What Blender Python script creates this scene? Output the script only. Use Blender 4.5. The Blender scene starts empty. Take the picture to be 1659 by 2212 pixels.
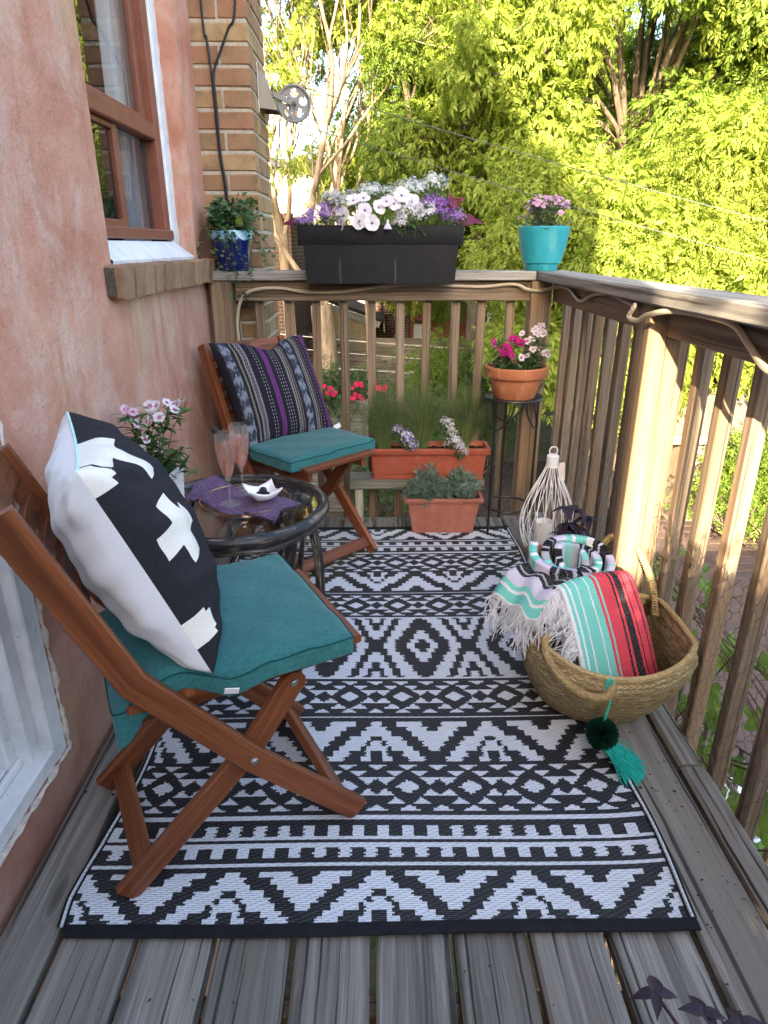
import bpy, math, random
import numpy as np
from mathutils import Vector, Matrix
sc = bpy.context.scene
R = math.radians
PI = math.pi
rng = random.Random(7)
nrg = np.random.default_rng(11)

# ------------------------------------------------------------------ camera, world, sun, exposure
cam = bpy.data.cameras.new('camera')
cam.sensor_fit = 'HORIZONTAL'; cam.sensor_width = 24.0
cam.lens = 24.0 * 1437 / 1659
cam.clip_start = 0.02; cam.clip_end = 600
cam_o = bpy.data.objects.new('camera', cam)
cam_o.location = (0, 0, 1.19)
cam_o.rotation_euler = (R(90 - 21.8), 0, R(-0.7))
sc.collection.objects.link(cam_o); sc.camera = cam_o

SUN_AZ, SUN_EL = 16.0, 22.0          # the light travels towards +y, a little towards +x
world = bpy.data.worlds.new('World'); sc.world = world
world.use_nodes = True
wn = world.node_tree
wbg = wn.nodes['Background']
sky = wn.nodes.new('ShaderNodeTexSky')
sky.sky_type = 'NISHITA'; sky.sun_disc = False
sky.sun_elevation = R(SUN_EL); sky.sun_rotation = R(180 + SUN_AZ)
sky.air_density = 1.0; sky.dust_density = 4.0; sky.ozone_density = 0.6
wn.links.new(sky.outputs[0], wbg.inputs[0])
wbg.inputs[1].default_value = 0.15
sun = bpy.data.lights.new('sun', 'SUN')
sun.energy = 5.0; sun.angle = R(0.5); sun.color = (1.0, 0.83, 0.58)
sun_o = bpy.data.objects.new('sun', sun)
sdir = Vector((math.sin(R(SUN_AZ)) * math.cos(R(SUN_EL)), math.cos(R(SUN_AZ)) * math.cos(R(SUN_EL)), -math.sin(R(SUN_EL))))
sun_o.rotation_euler = sdir.to_track_quat('-Z', 'Y').to_euler()
sun_o.location = (-3, -10, 8)
sc.collection.objects.link(sun_o)
vs = sc.view_settings
vs.view_transform = 'Standard'; vs.look = 'None'; vs.gamma = 1.0; vs.use_curve_mapping = False
vs.exposure = 2.85
sc.render.engine = 'CYCLES'
cy = sc.cycles
cy.max_bounces = 6; cy.diffuse_bounces = 3; cy.glossy_bounces = 3; cy.transmission_bounces = 6; cy.transparent_max_bounces = 12
cy.caustics_reflective = False; cy.caustics_refractive = False
cy.sample_clamp_indirect = 6.0
cy.use_denoising = True

# ------------------------------------------------------------------ helpers: objects
col = sc.collection

def link(o, parent=None, keep=True):
    col.objects.link(o)
    if parent is not None:
        o.parent = parent
        if keep and parent.type == 'EMPTY':
            o.matrix_parent_inverse = parent.matrix_basis.inverted()
    return o

def tag(o, label, cat, group=None):
    o['label'] = label; o['category'] = cat
    if group: o['group'] = group
    return o

def thing(name, label, cat, loc=(0, 0, 0), rotz=0.0, group=None):
    o = bpy.data.objects.new(name, None)
    o.empty_display_size = 0.1
    o.matrix_basis = Matrix.Translation(Vector(loc)) @ Matrix.Rotation(rotz, 4, 'Z')
    col.objects.link(o)
    return tag(o, label, cat, group)

def kind(o, k):
    o['kind'] = k
    return o

def copy_tree(o, parent=None):
    c = o.copy(); col.objects.link(c)
    if parent is not None: c.parent = parent
    for ch in list(o.children): copy_tree(ch, c)
    return c

def unit(v):
    v = np.asarray(v, float); n = np.linalg.norm(v)
    return v / n if n > 1e-9 else v

class MB:
    """collects geometry, builds one mesh object"""
    def __init__(s): s.v = []; s.f = []; s.m = []; s.uv = []
    def add(s, vs_, fs, mi=0, uvs=None):
        b = len(s.v); s.v += [tuple(map(float, p)) for p in vs_]
        for k, f in enumerate(fs):
            s.f.append(tuple(b + i for i in f)); s.m.append(mi)
            s.uv.append(uvs[k] if uvs is not None else [(0, 0)] * len(f))
        return s
    def bar(s, p0, p1, w, h, up=(0, 0, 1), ch=0.003, mi=0, seg=1, bow=None):
        """chamfered board from p0 to p1; w across (sideways), h along up"""
        p0 = np.array(p0, float); p1 = np.array(p1, float)
        d = unit(p1 - p0); up = np.array(up, float)
        side = unit(np.cross(d, up)); up = unit(np.cross(side, d))
        a, b = w / 2, h / 2; c = min(ch, a * .8, b * .8)
        sec = [(-a + c, -b), (a - c, -b), (a, -b + c), (a, b - c), (a - c, b), (-a + c, b), (-a, b - c), (-a, -b + c)]
        L = np.linalg.norm(p1 - p0); u0 = rng.uniform(0, 40); v0 = rng.uniform(0, 9)
        per = [0]
        for i in range(8):
            q = sec[(i + 1) % 8]; r_ = sec[i]; per.append(per[-1] + math.hypot(q[0] - r_[0], q[1] - r_[1]))
        vs_, fs, uvs = [], [], []
        for k in range(seg + 1):
            t = k / seg; c0 = p0 + d * L * t
            if bow is not None: c0 = c0 + np.array(bow) * (4 * t * (1 - t))
            for (x, y) in sec: vs_.append(c0 + side * x + up * y)
        for k in range(seg):
            for i in range(8):
                j = (i + 1) % 8; A = k * 8
                fs.append((A + i, A + j, A + 8 + j, A + 8 + i))
                ua, ub = u0 + L * k / seg, u0 + L * (k + 1) / seg
                uvs.append([(ua, v0 + per[i]), (ua, v0 + per[i + 1]), (ub, v0 + per[i + 1]), (ub, v0 + per[i])])
        e = seg * 8
        fs.append(tuple(reversed(range(8)))); uvs.append([(u0 + sec[i][1] * .3, v0 + sec[i][0]) for i in reversed(range(8))])
        fs.append(tuple(e + i for i in range(8))); uvs.append([(u0 + sec[i][1] * .3, v0 + sec[i][0]) for i in range(8)])
        return s.add(vs_, fs, mi, uvs)
    def box(s, c, size, rotz=0.0, ch=0.002, mi=0):
        sx, sy, sz = size; c = np.array(c, float)
        ca, sa = math.cos(rotz), math.sin(rotz)
        dx = np.array((ca, sa, 0)); dy = np.array((-sa, ca, 0))
        if sz >= sx and sz >= sy:
            return s.bar(c - (0, 0, sz / 2), c + (0, 0, sz / 2), sx, sy, dy, ch, mi)
        if sx >= sy: return s.bar(c - dx * sx / 2, c + dx * sx / 2, sy, sz, (0, 0, 1), ch, mi)
        return s.bar(c - dy * sy / 2, c + dy * sy / 2, sx, sz, (0, 0, 1), ch, mi)
    def tube(s, path, r, sides=8, closed=False, mi=0, cap=True, flat=1.0):
        P = np.array(path, float); n = len(P)
        rs = [r] * n if np.isscalar(r) else list(r)
        T = np.zeros_like(P)
        for i in range(n):
            a = P[(i - 1) % n] if (closed or i > 0) else P[i]
            b = P[(i + 1) % n] if (closed or i < n - 1) else P[i]
            T[i] = unit(b - a)
        ref = np.array((0, 0, 1.0)) if abs(T[0][2]) < .9 else np.array((1.0, 0, 0))
        N = unit(np.cross(T[0], ref)); vs_, fs, uvs = [], [], []
        u = 0.0; us = []; u0 = rng.uniform(0, 20)
        for i in range(n):
            N = unit(N - T[i] * np.dot(N, T[i])); B = np.cross(T[i], N)
            if i: u += np.linalg.norm(P[i] - P[i - 1])
            us.append(u0 + u)
            for k in range(sides):
                a = 2 * PI * k / sides
                vs_.append(P[i] + (N * math.cos(a) + B * math.sin(a) * flat) * rs[i])
        m = n if closed else n - 1
        for i in range(m):
            j = (i + 1) % n
            for k in range(sides):
                l = (k + 1) % sides
                fs.append((i * sides + k, i * sides + l, j * sides + l, j * sides + k))
                ra = max(rs[0], 1e-4) * 2 * PI / sides; uj = us[j] if j else us[-1] + .01
                uvs.append([(us[i], k * ra), (us[i], (k + 1) * ra), (uj, (k + 1) * ra), (uj, k * ra)])
        if cap and not closed:
            fs.append(tuple(reversed(range(sides)))); uvs.append([(0, 0)] * sides)
            fs.append(tuple((n - 1) * sides + k for k in range(sides))); uvs.append([(0, 0)] * sides)
        return s.add(vs_, fs, mi, uvs)
    def lathe(s, prof, c=(0, 0, 0), seg=32, mi=0, sx=1.0, sy=1.0, M=None):
        vs_, fs, uvs = [], [], []; n = len(prof)
        for (r_, z) in prof:
            for k in range(seg):
                a = 2 * PI * k / seg
                p = np.array((r_ * math.cos(a) * sx, r_ * math.sin(a) * sy, z))
                if M is not None: p = M @ p
                vs_.append(p + np.array(c, float))
        L = 0
        for i in range(n - 1):
            dl = math.hypot(prof[i + 1][0] - prof[i][0], prof[i + 1][1] - prof[i][1])
            for k in range(seg):
                l = (k + 1) % seg
                fs.append((i * seg + k, i * seg + l, (i + 1) * seg + l, (i + 1) * seg + k))
                uvs.append([(k / seg, L), ((k + 1) / seg, L), ((k + 1) / seg, L + dl), (k / seg, L + dl)])
            L += dl
        return s.add(vs_, fs, mi, uvs)
    def disc(s, c, r_, seg=24, mi=0, nz=1, sx=1.0, sy=1.0):
        vs_ = [(c[0] + r_ * math.cos(2 * PI * k / seg) * sx, c[1] + r_ * math.sin(2 * PI * k / seg) * sy, c[2]) for k in range(seg)]
        f = tuple(range(seg)) if nz > 0 else tuple(reversed(range(seg)))
        return s.add(vs_, [f], mi)
    def ball(s, c, r_, seg=12, ring=8, mi=0, sc3=(1, 1, 1)):
        prof = [(max(1e-4, math.sin(PI * i / ring)), -math.cos(PI * i / ring)) for i in range(ring + 1)]
        vs_, fs = [], []
        for (q, z) in prof:
            for k in range(seg):
                a = 2 * PI * k / seg
                vs_.append((c[0] + r_ * q * math.cos(a) * sc3[0], c[1] + r_ * q * math.sin(a) * sc3[1], c[2] + r_ * z * sc3[2]))
        for i in range(ring):
            for k in range(seg):
                l = (k + 1) % seg
                fs.append((i * seg + k, i * seg + l, (i + 1) * seg + l, (i + 1) * seg + k))
        return s.add(vs_, fs, mi)
    def mesh(s, name, mats, smooth=True, ang=38):
        me = bpy.data.meshes.new(name)
        me.from_pydata(s.v, [], s.f)
        for m in (mats if isinstance(mats, (list, tuple)) else [mats]): me.materials.append(m)
        me.polygons.foreach_set('material_index', s.m)
        uvl = me.uv_layers.new(name='UVMap')
        flat = np.array([c for f in s.uv for uv in f for c in uv], dtype=np.float32)
        uvl.data.foreach_set('uv', flat)
        if smooth:
            me.polygons.foreach_set('use_smooth', [True] * len(s.f))
            me.set_sharp_from_angle(angle=R(ang))
        me.update()
        return me
    def build(s, name, mats, parent=None, smooth=True, ang=38, keep=True):
        o = bpy.data.objects.new(name, s.mesh(name, mats, smooth, ang))
        return link(o, parent, keep)

def np_mesh(name, V, F, mats, mi=None, smooth=False, uv=None):
    V = np.asarray(V, np.float32); F = np.asarray(F, np.int32); k = F.shape[1]
    me = bpy.data.meshes.new(name)
    me.vertices.add(len(V)); me.vertices.foreach_set('co', V.ravel())
    me.loops.add(F.size); me.loops.foreach_set('vertex_index', F.ravel())
    me.polygons.add(len(F)); me.polygons.foreach_set('loop_start', np.arange(0, F.size, k, dtype=np.int32))
    me.polygons.foreach_set('loop_total', np.full(len(F), k, np.int32))
    for m in (mats if isinstance(mats, (list, tuple)) else [mats]): me.materials.append(m)
    if mi is not None: me.polygons.foreach_set('material_index', np.asarray(mi, np.int32))
    if uv is not None:
        l = me.uv_layers.new(name='UVMap'); l.data.foreach_set('uv', np.asarray(uv, np.float32).ravel())
    if smooth: me.polygons.foreach_set('use_smooth', np.ones(len(F), bool))
    me.update(calc_edges=True); me.validate()
    return me

def np_obj(name, V, F, mats, parent=None, **k):
    return link(bpy.data.objects.new(name, np_mesh(name, V, F, mats, **k)), parent)

def inst(name, me, M, parent=None):
    o = bpy.data.objects.new(name, me); o.matrix_basis = M
    return link(o, parent)

def frames(dirs, nrm):
    """rotation matrices whose x axis is dirs and whose z axis is near nrm"""
    X = dirs / np.linalg.norm(dirs, axis=1, keepdims=True)
    Z = nrm - X * np.sum(nrm * X, axis=1, keepdims=True)
    Z /= (np.linalg.norm(Z, axis=1, keepdims=True) + 1e-9)
    Y = np.cross(Z, X)
    return np.stack([X, Y, Z], axis=2)

def scatter(tv, tf, pos, rots, sizes):
    tv = np.asarray(tv, float); tf = np.asarray(tf, int); K = len(pos)
    sizes = np.asarray(sizes, float)
    if sizes.ndim == 1: sizes = sizes[:, None].repeat(3, 1)
    P = np.einsum('kij,knj->kni', rots, tv[None] * sizes[:, None, :]) + pos[:, None, :]
    F = tf[None] + (np.arange(K) * len(tv))[:, None, None]
    return P.reshape(-1, 3), F.reshape(-1, tf.shape[1])

class Acc:
    """accumulates numpy quads with material indices into one mesh"""
    def __init__(s): s.V = []; s.F = []; s.M = []; s.n = 0
    def add(s, V, F, mi=0):
        s.V.append(np.asarray(V, float)); s.F.append(np.asarray(F, int) + s.n); s.n += len(V)
        s.M.append(np.full(len(F), mi))
        return s
    def build(s, name, mats, parent=None, smooth=False):
        return np_obj(name, np.concatenate(s.V), np.concatenate(s.F), mats, parent, mi=np.concatenate(s.M), smooth=smooth)

def leaf_t(w=.4, fold=.10, curl=.12, n=3):
    """leaf template along +x, length 1; quads on both halves of a folded midrib"""
    vs_, fs = [], []
    for i in range(n + 1):
        t = i / n; ww = w * math.sin(PI * min(1, t ** .75 * .97 + .015)) / 2
        z = -curl * t * t
        vs_ += [(t, -ww, z + fold * ww * 2), (t, 0, z), (t, ww, z + fold * ww * 2)]
    for i in range(n):
        a = i * 3
        fs += [(a, a + 3, a + 4, a + 1), (a + 1, a + 4, a + 5, a + 2)]
    return np.array(vs_), np.array(fs)

def rand_dirs(n, zmin=-1, zmax=1):
    z = nrg.uniform(zmin, zmax, n); a = nrg.uniform(0, 2 * PI, n); r_ = np.sqrt(np.maximum(0, 1 - z * z))
    return np.stack([r_ * np.cos(a), r_ * np.sin(a), z], 1)

def tubes_np(paths, rad, sides=4, taper=.4):
    """many thin tubes in one go: paths is (K,n,3)"""
    P = np.asarray(paths, float); K, n, _ = P.shape
    T = np.gradient(P, axis=1); T /= (np.linalg.norm(T, axis=2, keepdims=True) + 1e-9)
    ref = np.where(np.abs(T[:, :, 2:3]) < .9, np.array([0, 0, 1.0]), np.array([1.0, 0, 0]))
    N = np.cross(T, ref); N /= (np.linalg.norm(N, axis=2, keepdims=True) + 1e-9)
    B = np.cross(T, N)
    rad = np.broadcast_to(np.asarray(rad, float), (K,))
    rr = rad[:, None] * np.linspace(1, taper, n)[None, :]
    a = np.arange(sides) * 2 * PI / sides
    V = P[:, :, None, :] + rr[:, :, None, None] * (N[:, :, None, :] * np.cos(a)[None, None, :, None] + B[:, :, None, :] * np.sin(a)[None, None, :, None])
    idx = np.arange(K * n * sides).reshape(K, n, sides)
    F = np.stack([idx[:, :-1, :], np.roll(idx, -1, 2)[:, :-1, :], np.roll(idx, -1, 2)[:, 1:, :], idx[:, 1:, :]], -1)
    return V.reshape(-1, 3), F.reshape(-1, 4)

# ------------------------------------------------------------------ helpers: materials
class NT:
    def __init__(s, name, rough=.6, spec=.3):
        s.mat = bpy.data.materials.new(name); s.mat.use_nodes = True
        s.nt = s.mat.node_tree; s.b = s.nt.nodes['Principled BSDF']
        s.b.inputs['Roughness'].default_value = rough
        s.b.inputs['Specular IOR Level'].default_value = spec
    def n(s, t, ins=None, **pr):
        nd = s.nt.nodes.new('ShaderNode' + t)
        for k, v in pr.items(): setattr(nd, k, v)
        for k, v in (ins or {}).items(): s.set(nd.inputs[k], v)
        return nd
    def set(s, sock, v):
        if isinstance(v, bpy.types.NodeSocket): s.nt.links.new(v, sock)
        else:
            if sock.type == 'RGBA' and len(v) == 3: v = (*v, 1)
            sock.default_value = v
    def coord(s, which='Object'): return s.n('TexCoord').outputs[which]
    def rnd(s): return s.n('ObjectInfo').outputs['Random']
    def vmul(s, vec, k):
        return s.n('VectorMath', {0: vec, 1: k}, operation='MULTIPLY').outputs[0]
    def vadd(s, a, b): return s.n('VectorMath', {0: a, 1: b}, operation='ADD').outputs[0]
    def m(s, op, a, b=0.0, clamp=False):
        nd = s.n('Math', {0: a, 1: b}, operation=op); nd.use_clamp = clamp
        return nd.outputs[0]
    def xyz(s, x=0.0, y=0.0, z=0.0): return s.n('CombineXYZ', {0: x, 1: y, 2: z}).outputs[0]
    def sep(s, v): return s.n('SeparateXYZ', {0: v}).outputs
    def noise(s, vec, scale=1.0, detail=4.0, rough=.55, dist=0.0, out=0):
        return s.n('TexNoise', {'Vector': vec, 'Scale': scale, 'Detail': detail, 'Roughness': rough, 'Distortion': dist}).outputs[out]
    def vor(s, vec, scale=1.0, feature='F1', out=0, rand=1.0):
        return s.n('TexVoronoi', {'Vector': vec, 'Scale': scale, 'Randomness': rand}, feature=feature).outputs[out]
    def ramp(s, fac, stops, interp='LINEAR'):
        nd = s.n('ValToRGB', {0: fac}); cr = nd.color_ramp; cr.interpolation = interp
        while len(cr.elements) < len(stops): cr.elements.new(0.5)
        for e, (p, c) in zip(cr.elements, stops):
            e.position = p; e.color = (*c, 1) if len(c) == 3 else c
        return nd.outputs[0]
    def step(s, fac, a, b, lo=0.0, hi=1.0):
        return s.n('MapRange', {0: fac, 1: a, 2: b, 3: lo, 4: hi}, clamp=True).outputs[0]
    def mix(s, fac, a, b, blend='MIX'):
        nd = s.n('Mix', None, data_type='RGBA', blend_type=blend)
        s.set(nd.inputs[0], fac); s.set(nd.inputs[6], a); s.set(nd.inputs[7], b)
        return nd.outputs[2]
    def bump(s, h, strength=.3, dist=.002):
        s.set(s.b.inputs['Normal'], s.n('Bump', {'Height': h, 'Strength': strength, 'Distance': dist}).outputs[0])
    def col(s, c): s.set(s.b.inputs['Base Color'], c); return s
    def p(s, **k):
        for kk, v in k.items(): s.set(s.b.inputs[kk.replace('_', ' ')], v)
        return s

def flat(name, c, rough=.6, spec=.3, var=.12, scale=30, bump=0.0, **k):
    """plain material with a little grain and wear in its colour"""
    t = NT(name, rough, spec); o = t.coord()
    nz = t.noise(t.vadd(o, t.vmul(t.xyz(t.rnd(), t.rnd(), 0.0), (9, 7, 0))), scale, 5)
    d = tuple(x * (1 - var) for x in c); u = tuple(min(1, x * (1 + var)) for x in c)
    t.col(t.ramp(nz, [(.3, d), (.7, u)]))
    if bump: t.bump(nz, bump, .002)
    if k: t.p(**k)
    return t.mat

def wood(name, dark, mid, light, crack=.5, rough=.75, spec=.2, gs=45.0, knots=True, bump=.5, tint=.25, brown=None):
    t = NT(name, rough, spec)
    uv = t.coord('UV'); s_ = t.sep(uv); r_ = t.rnd()
    off = t.m('MULTIPLY', r_, 60.0)
    base = t.xyz(s_[0], s_[1], off)
    warp = t.noise(t.vmul(base, (2.2, 9, 1)), 1.0, 3)
    u = t.m('MULTIPLY', s_[0], 1.3)
    v = t.m('ADD', t.m('MULTIPLY', s_[1], gs), t.m('MULTIPLY', warp, 1.5))
    g = t.noise(t.xyz(u, v, off), 1.0, 6, .62)
    fine = t.noise(t.xyz(t.m('MULTIPLY', s_[0], 7.0), t.m('MULTIPLY', s_[1], gs * 9), off), 1.0, 3)
    big = t.noise(t.vmul(base, (1.1, 6, 1)), 1.0, 4)
    c = t.ramp(g, [(.34, dark), (.49, mid), (.64, light)])
    c = t.mix(t.step(fine, .45, .62, 0, .5), c, tuple(x * .5 for x in mid))
    if brown is not None: c = t.mix(t.step(big, .42, .66, 0, .85), c, brown)
    lum = t.m('ADD', t.m('MULTIPLY', r_, tint * 2), 1 - tint)
    c = t.mix(1.0, c, t.n('CombineColor', {0: lum, 1: lum, 2: lum}).outputs[0], 'MULTIPLY')
    h = g
    if crack:
        cr = t.noise(t.xyz(t.m('MULTIPLY', s_[0], 1.0), t.m('ADD', t.m('MULTIPLY', s_[1], gs * 1.7), t.m('MULTIPLY', warp, 2.4)), t.m('ADD', off, 7.3)), 1.0, 2, .5)
        ck = t.step(cr, .60, .65, 0, crack)
        c = t.mix(ck, c, tuple(x * .18 for x in mid))
        h = t.m('SUBTRACT', g, ck)
    if knots:
        kv = t.vor(t.xyz(t.m('MULTIPLY', s_[0], 2.1), t.m('MULTIPLY', s_[1], 9.0), off), 1.0)
        rings = t.m('SINE', t.m('MULTIPLY', kv, 95.0))
        kf = t.step(kv, .05, .11, 1, 0)
        c = t.mix(t.m('MULTIPLY', kf, .8), c, tuple(x * .4 for x in mid))
        c = t.mix(t.m('MULTIPLY', t.step(kv, .10, .2, .4, 0), t.step(rings, -.2, .6)), c, tuple(x * .5 for x in mid))
    t.col(c); t.bump(h, bump, .003)
    return t.mat

def leafmat(name, a, b, trans=.35, rough=.5, spec=.35, scale=3.0, under=None):
    t = NT(name, rough, spec)
    nz = t.noise(t.coord(), scale, 3)
    isl = t.n('NewGeometry').outputs['Random Per Island']
    c = t.ramp(t.m('ADD', t.m('MULTIPLY', nz, .6), t.m('MULTIPLY', isl, .4)), [(.3, a), (.72, b)])
    t.col(c)
    if trans:
        tr = t.n('BsdfTranslucent', {'Color': t.mix(1.0, c, (1.25, 1.3, .7), 'MULTIPLY')})
        mx = t.n('MixShader', {0: trans, 1: t.b.outputs[0], 2: tr.outputs[0]})
        out = [n for n in t.nt.nodes if n.type == 'OUTPUT_MATERIAL'][0]
        t.nt.links.new(mx.outputs[0], out.inputs[0])
    return t.mat

def glassmat(name, tint=(1, 1, 1), rough=0.0, ior=1.45):
    t = NT(name, rough, .5)
    t.p(Base_Color=tint, Transmission_Weight=1.0, IOR=ior)
    return t.mat

def catmull(P, n=8, closed=False):
    P = [np.array(p, float) for p in P]; out = []; m = len(P)
    rngk = range(m) if closed else range(m - 1)
    for i in rngk:
        if closed: a, b, c, d = P[(i - 1) % m], P[i], P[(i + 1) % m], P[(i + 2) % m]
        else: a, b, c, d = P[max(0, i - 1)], P[i], P[i + 1], P[min(m - 1, i + 2)]
        for k in range(n):
            t = k / n
            out.append(.5 * ((2 * b) + (c - a) * t + (2 * a - 5 * b + 4 * c - d) * t * t + (3 * b - a - 3 * c + d) * t ** 3))
    if not closed: out.append(P[-1])
    return np.array(out)
# ------------------------------------------------------------------ materials of the structure
W_DECK = wood('weathered_grey_wood', (.092, .083, .073), (.215, .198, .175), (.34, .318, .285), crack=.9, gs=54, bump=1.0, tint=.2, brown=(.205, .18, .15))
W_RAIL = wood('weathered_brown_wood', (.115, .085, .06), (.22, .165, .118), (.32, .25, .185), crack=.7, gs=62, bump=.5, tint=.16, brown=(.26, .165, .09))
W_CAP = wood('silvered_rail_wood', (.18, .165, .15), (.27, .25, .23), (.37, .35, .325), crack=.7, gs=60, bump=.6, tint=.1)
W_TEAK = wood('oiled_red_brown_wood', (.10, .030, .011), (.19, .057, .020), (.28, .096, .037), crack=.0, gs=44, rough=.42, spec=.4, knots=False, bump=.12, tint=.12)
METAL_BLK = flat('black_painted_metal', (.012, .012, .013), .38, .5, .3)
STEEL = flat('bolt_steel', (.55, .54, .52), .3, .5, .1, Metallic=1.0)
WHITE_PAINT = flat('white_paint', (.78, .79, .80), .35, .4, .06, 9)
SOIL = flat('potting_soil', (.035, .020, .013), .95, .1, .7, 160, bump=1.0)

def stucco():
    t = NT('pink_stucco', .85, .2); o = t.coord(); s_ = t.sep(o)
    base = t.noise(o, 2.6, 9, .66, .6)
    c = t.ramp(base, [(.34, (.46, .195, .13)), (.5, (.56, .285, .205)), (.64, (.62, .38, .285))])
    drip = t.noise(t.xyz(t.m('MULTIPLY', s_[0], 6), t.m('MULTIPLY', s_[1], 6.5), t.m('MULTIPLY', s_[2], 1.9)), 1.0, 8, .66, .8)
    c = t.mix(t.step(drip, .52, .66, 0, .7), c, (.40, .15, .085))
    bloom = t.noise(t.xyz(t.m('MULTIPLY', s_[0], 5), t.m('MULTIPLY', s_[1], 4.6), t.m('ADD', t.m('MULTIPLY', s_[2], 2.7), 8.0)), 1.0, 8, .68, .9)
    c = t.mix(t.step(bloom, .50, .68, 0, .55), c, (.64, .50, .44))
    och = t.noise(t.vadd(o, (4.1, 2.2, 9.0)), 3.1, 4)
    c = t.mix(t.step(och, .55, .68, 0, .5), c, (.46, .30, .16))
    # grime from splashing near the deck and faded streaks under the brick sill
    low = t.step(t.m('ADD', s_[2], t.m('MULTIPLY', base, .25)), .62, .05, 0, .55)
    c = t.mix(low, c, (.21, .10, .08))
    su = t.m('MULTIPLY', t.step(s_[2], .72, 1.05), t.step(s_[2], 1.07, 1.055))
    su = t.m('MULTIPLY', su, t.step(s_[1], 1.85, 1.95))
    st = t.noise(t.xyz(0.0, t.m('MULTIPLY', s_[1], 17), t.m('MULTIPLY', s_[2], .7)), 1.0, 3)
    c = t.mix(t.m('MULTIPLY', su, t.step(st, .4, .62, 0, .65)), c, (.62, .46, .35))
    f = t.noise(o, 110, 4, .75); lump = t.noise(o, 26, 4, .6)
    ck_ = t.n('TexVoronoi', {'Vector': t.vadd(o, t.vmul(t.noise(o, 3.0, 4, .6, 0, 1), (.5, .5, .5))), 'Scale': 1.7}, feature='DISTANCE_TO_EDGE').outputs[0]
    ckm = t.m('MULTIPLY', t.step(ck_, .0035, .0012), t.step(t.noise(o, 1.1, 3), .48, .56))
    c = t.mix(t.m('MULTIPLY', ckm, .08), c, (.26, .12, .09))
    spk = t.step(t.noise(o, 70, 4), .60, .70, 0, .4)
    c = t.mix(spk, c, (.30, .14, .11))
    t.col(c); t.bump(t.m('SUBTRACT', t.m('ADD', t.m('MULTIPLY', f, .7), t.m('MULTIPLY', lump, 1.2)), 0.0), .75, .006)
    return t.mat
STUCCO = stucco()

def brickmat(name, cols, soot=.5):
    t = NT(name, .88, .15); o = t.coord(); r_ = t.rnd()
    o2 = t.vadd(o, t.xyz(t.m('MULTIPLY', r_, 31.0), t.m('MULTIPLY', r_, 17.0), 0.0))
    n_ = len(cols)
    c = t.ramp(r_, [(i / max(1, n_ - 1), cc) for i, cc in enumerate(cols)])
    k = t.noise(o2, 14, 6, .65)
    c = t.mix(t.step(k, .42, .68, 0, .7), c, tuple(x * .62 for x in cols[0]))
    so = t.noise(t.vadd(o2, (3, 3, 3)), 7, 4)
    c = t.mix(t.step(so, .56, .7, 0, soot), c, (.12, .10, .075))
    pit = t.noise(o2, 220, 2); c = t.mix(t.step(pit, .66, .72, 0, .6), c, (.08, .06, .045))
    t.col(c); t.bump(t.m('ADD', t.noise(o2, 60, 5, .7), t.m('MULTIPLY', pit, .6)), .5, .004)
    return t.mat
BRICK = brickmat('buff_brick', [(.30, .20, .11), (.34, .18, .11), (.40, .27, .145), (.31, .15, .10), (.45, .32, .17), (.27, .18, .10)])
BRICK_SILL = brickmat('sill_brick', [(.30, .18, .115), (.36, .215, .135), (.38, .25, .15), (.27, .17, .12)], .5)
MORTAR = flat('mortar', (.46, .42, .345), .95, .1, .2, 90, bump=.8)
FRAME_BRN = flat('red_brown_window_frame', (.22, .075, .045), .5, .35, .15, 18)
def trim_white():
    t = NT('weathered_white_trim', .42, .4); o = t.coord(); s_ = t.sep(o)
    g = t.noise(o, 13, 5, .65)
    c = t.ramp(g, [(.3, (.62, .63, .65)), (.6, (.78, .79, .81))])
    d = t.noise(t.vadd(o, (5, 1, 2)), 46, 4, .7)
    c = t.mix(t.step(d, .62, .72, 0, .55), c, (.28, .25, .24)); t.col(c)
    return t.mat
TRIM = trim_white()
CAULK = flat('ragged_plaster_edge', (.62, .56, .50), .9, .1, .25, 60, bump=.8)

def panemat(name, tint=(.96, .98, .97), ior=1.5, dust=.0, dustcol=(.7, .7, .7)):
    t = NT(name, 0, .5)
    tr = t.n('BsdfTransparent', {'Color': tint}); gl = t.n('BsdfGlossy', {'Color': (1, 1, 1), 'Roughness': .004})
    f0 = ((ior - 1) / (ior + 1)) ** 2; lw = t.n('LayerWeight', {'Blend': .5}).outputs['Facing']
    fr = t.m('ADD', f0, t.m('MULTIPLY', 1 - f0, t.m('POWER', lw, 5.0))); mx = t.n('MixShader', {0: fr, 1: tr.outputs[0], 2: gl.outputs[0]})
    last = mx.outputs[0]
    if dust:
        df = t.n('BsdfDiffuse', {'Color': dustcol})
        last = t.n('MixShader', {0: t.step(t.noise(t.coord(), 7, 5), .3, .8, dust * .4, dust), 1: last, 2: df.outputs[0]}).outputs[0]
    out = [n for n in t.nt.nodes if n.type == 'OUTPUT_MATERIAL'][0]
    t.nt.links.new(last, out.inputs[0])
    return t.mat
PANE = panemat('window_glass', (.8, .82, .82), ior=1.8, dust=.01)
TABLE_GLASS = panemat('table_glass', (.90, .93, .92), 1.55)
CURTAIN = flat('white_curtain', (.74, .75, .78), .9, .1, .05)
DARK_ROOM = flat('dim_room', (.10, .09, .08), .9, .1)

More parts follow.
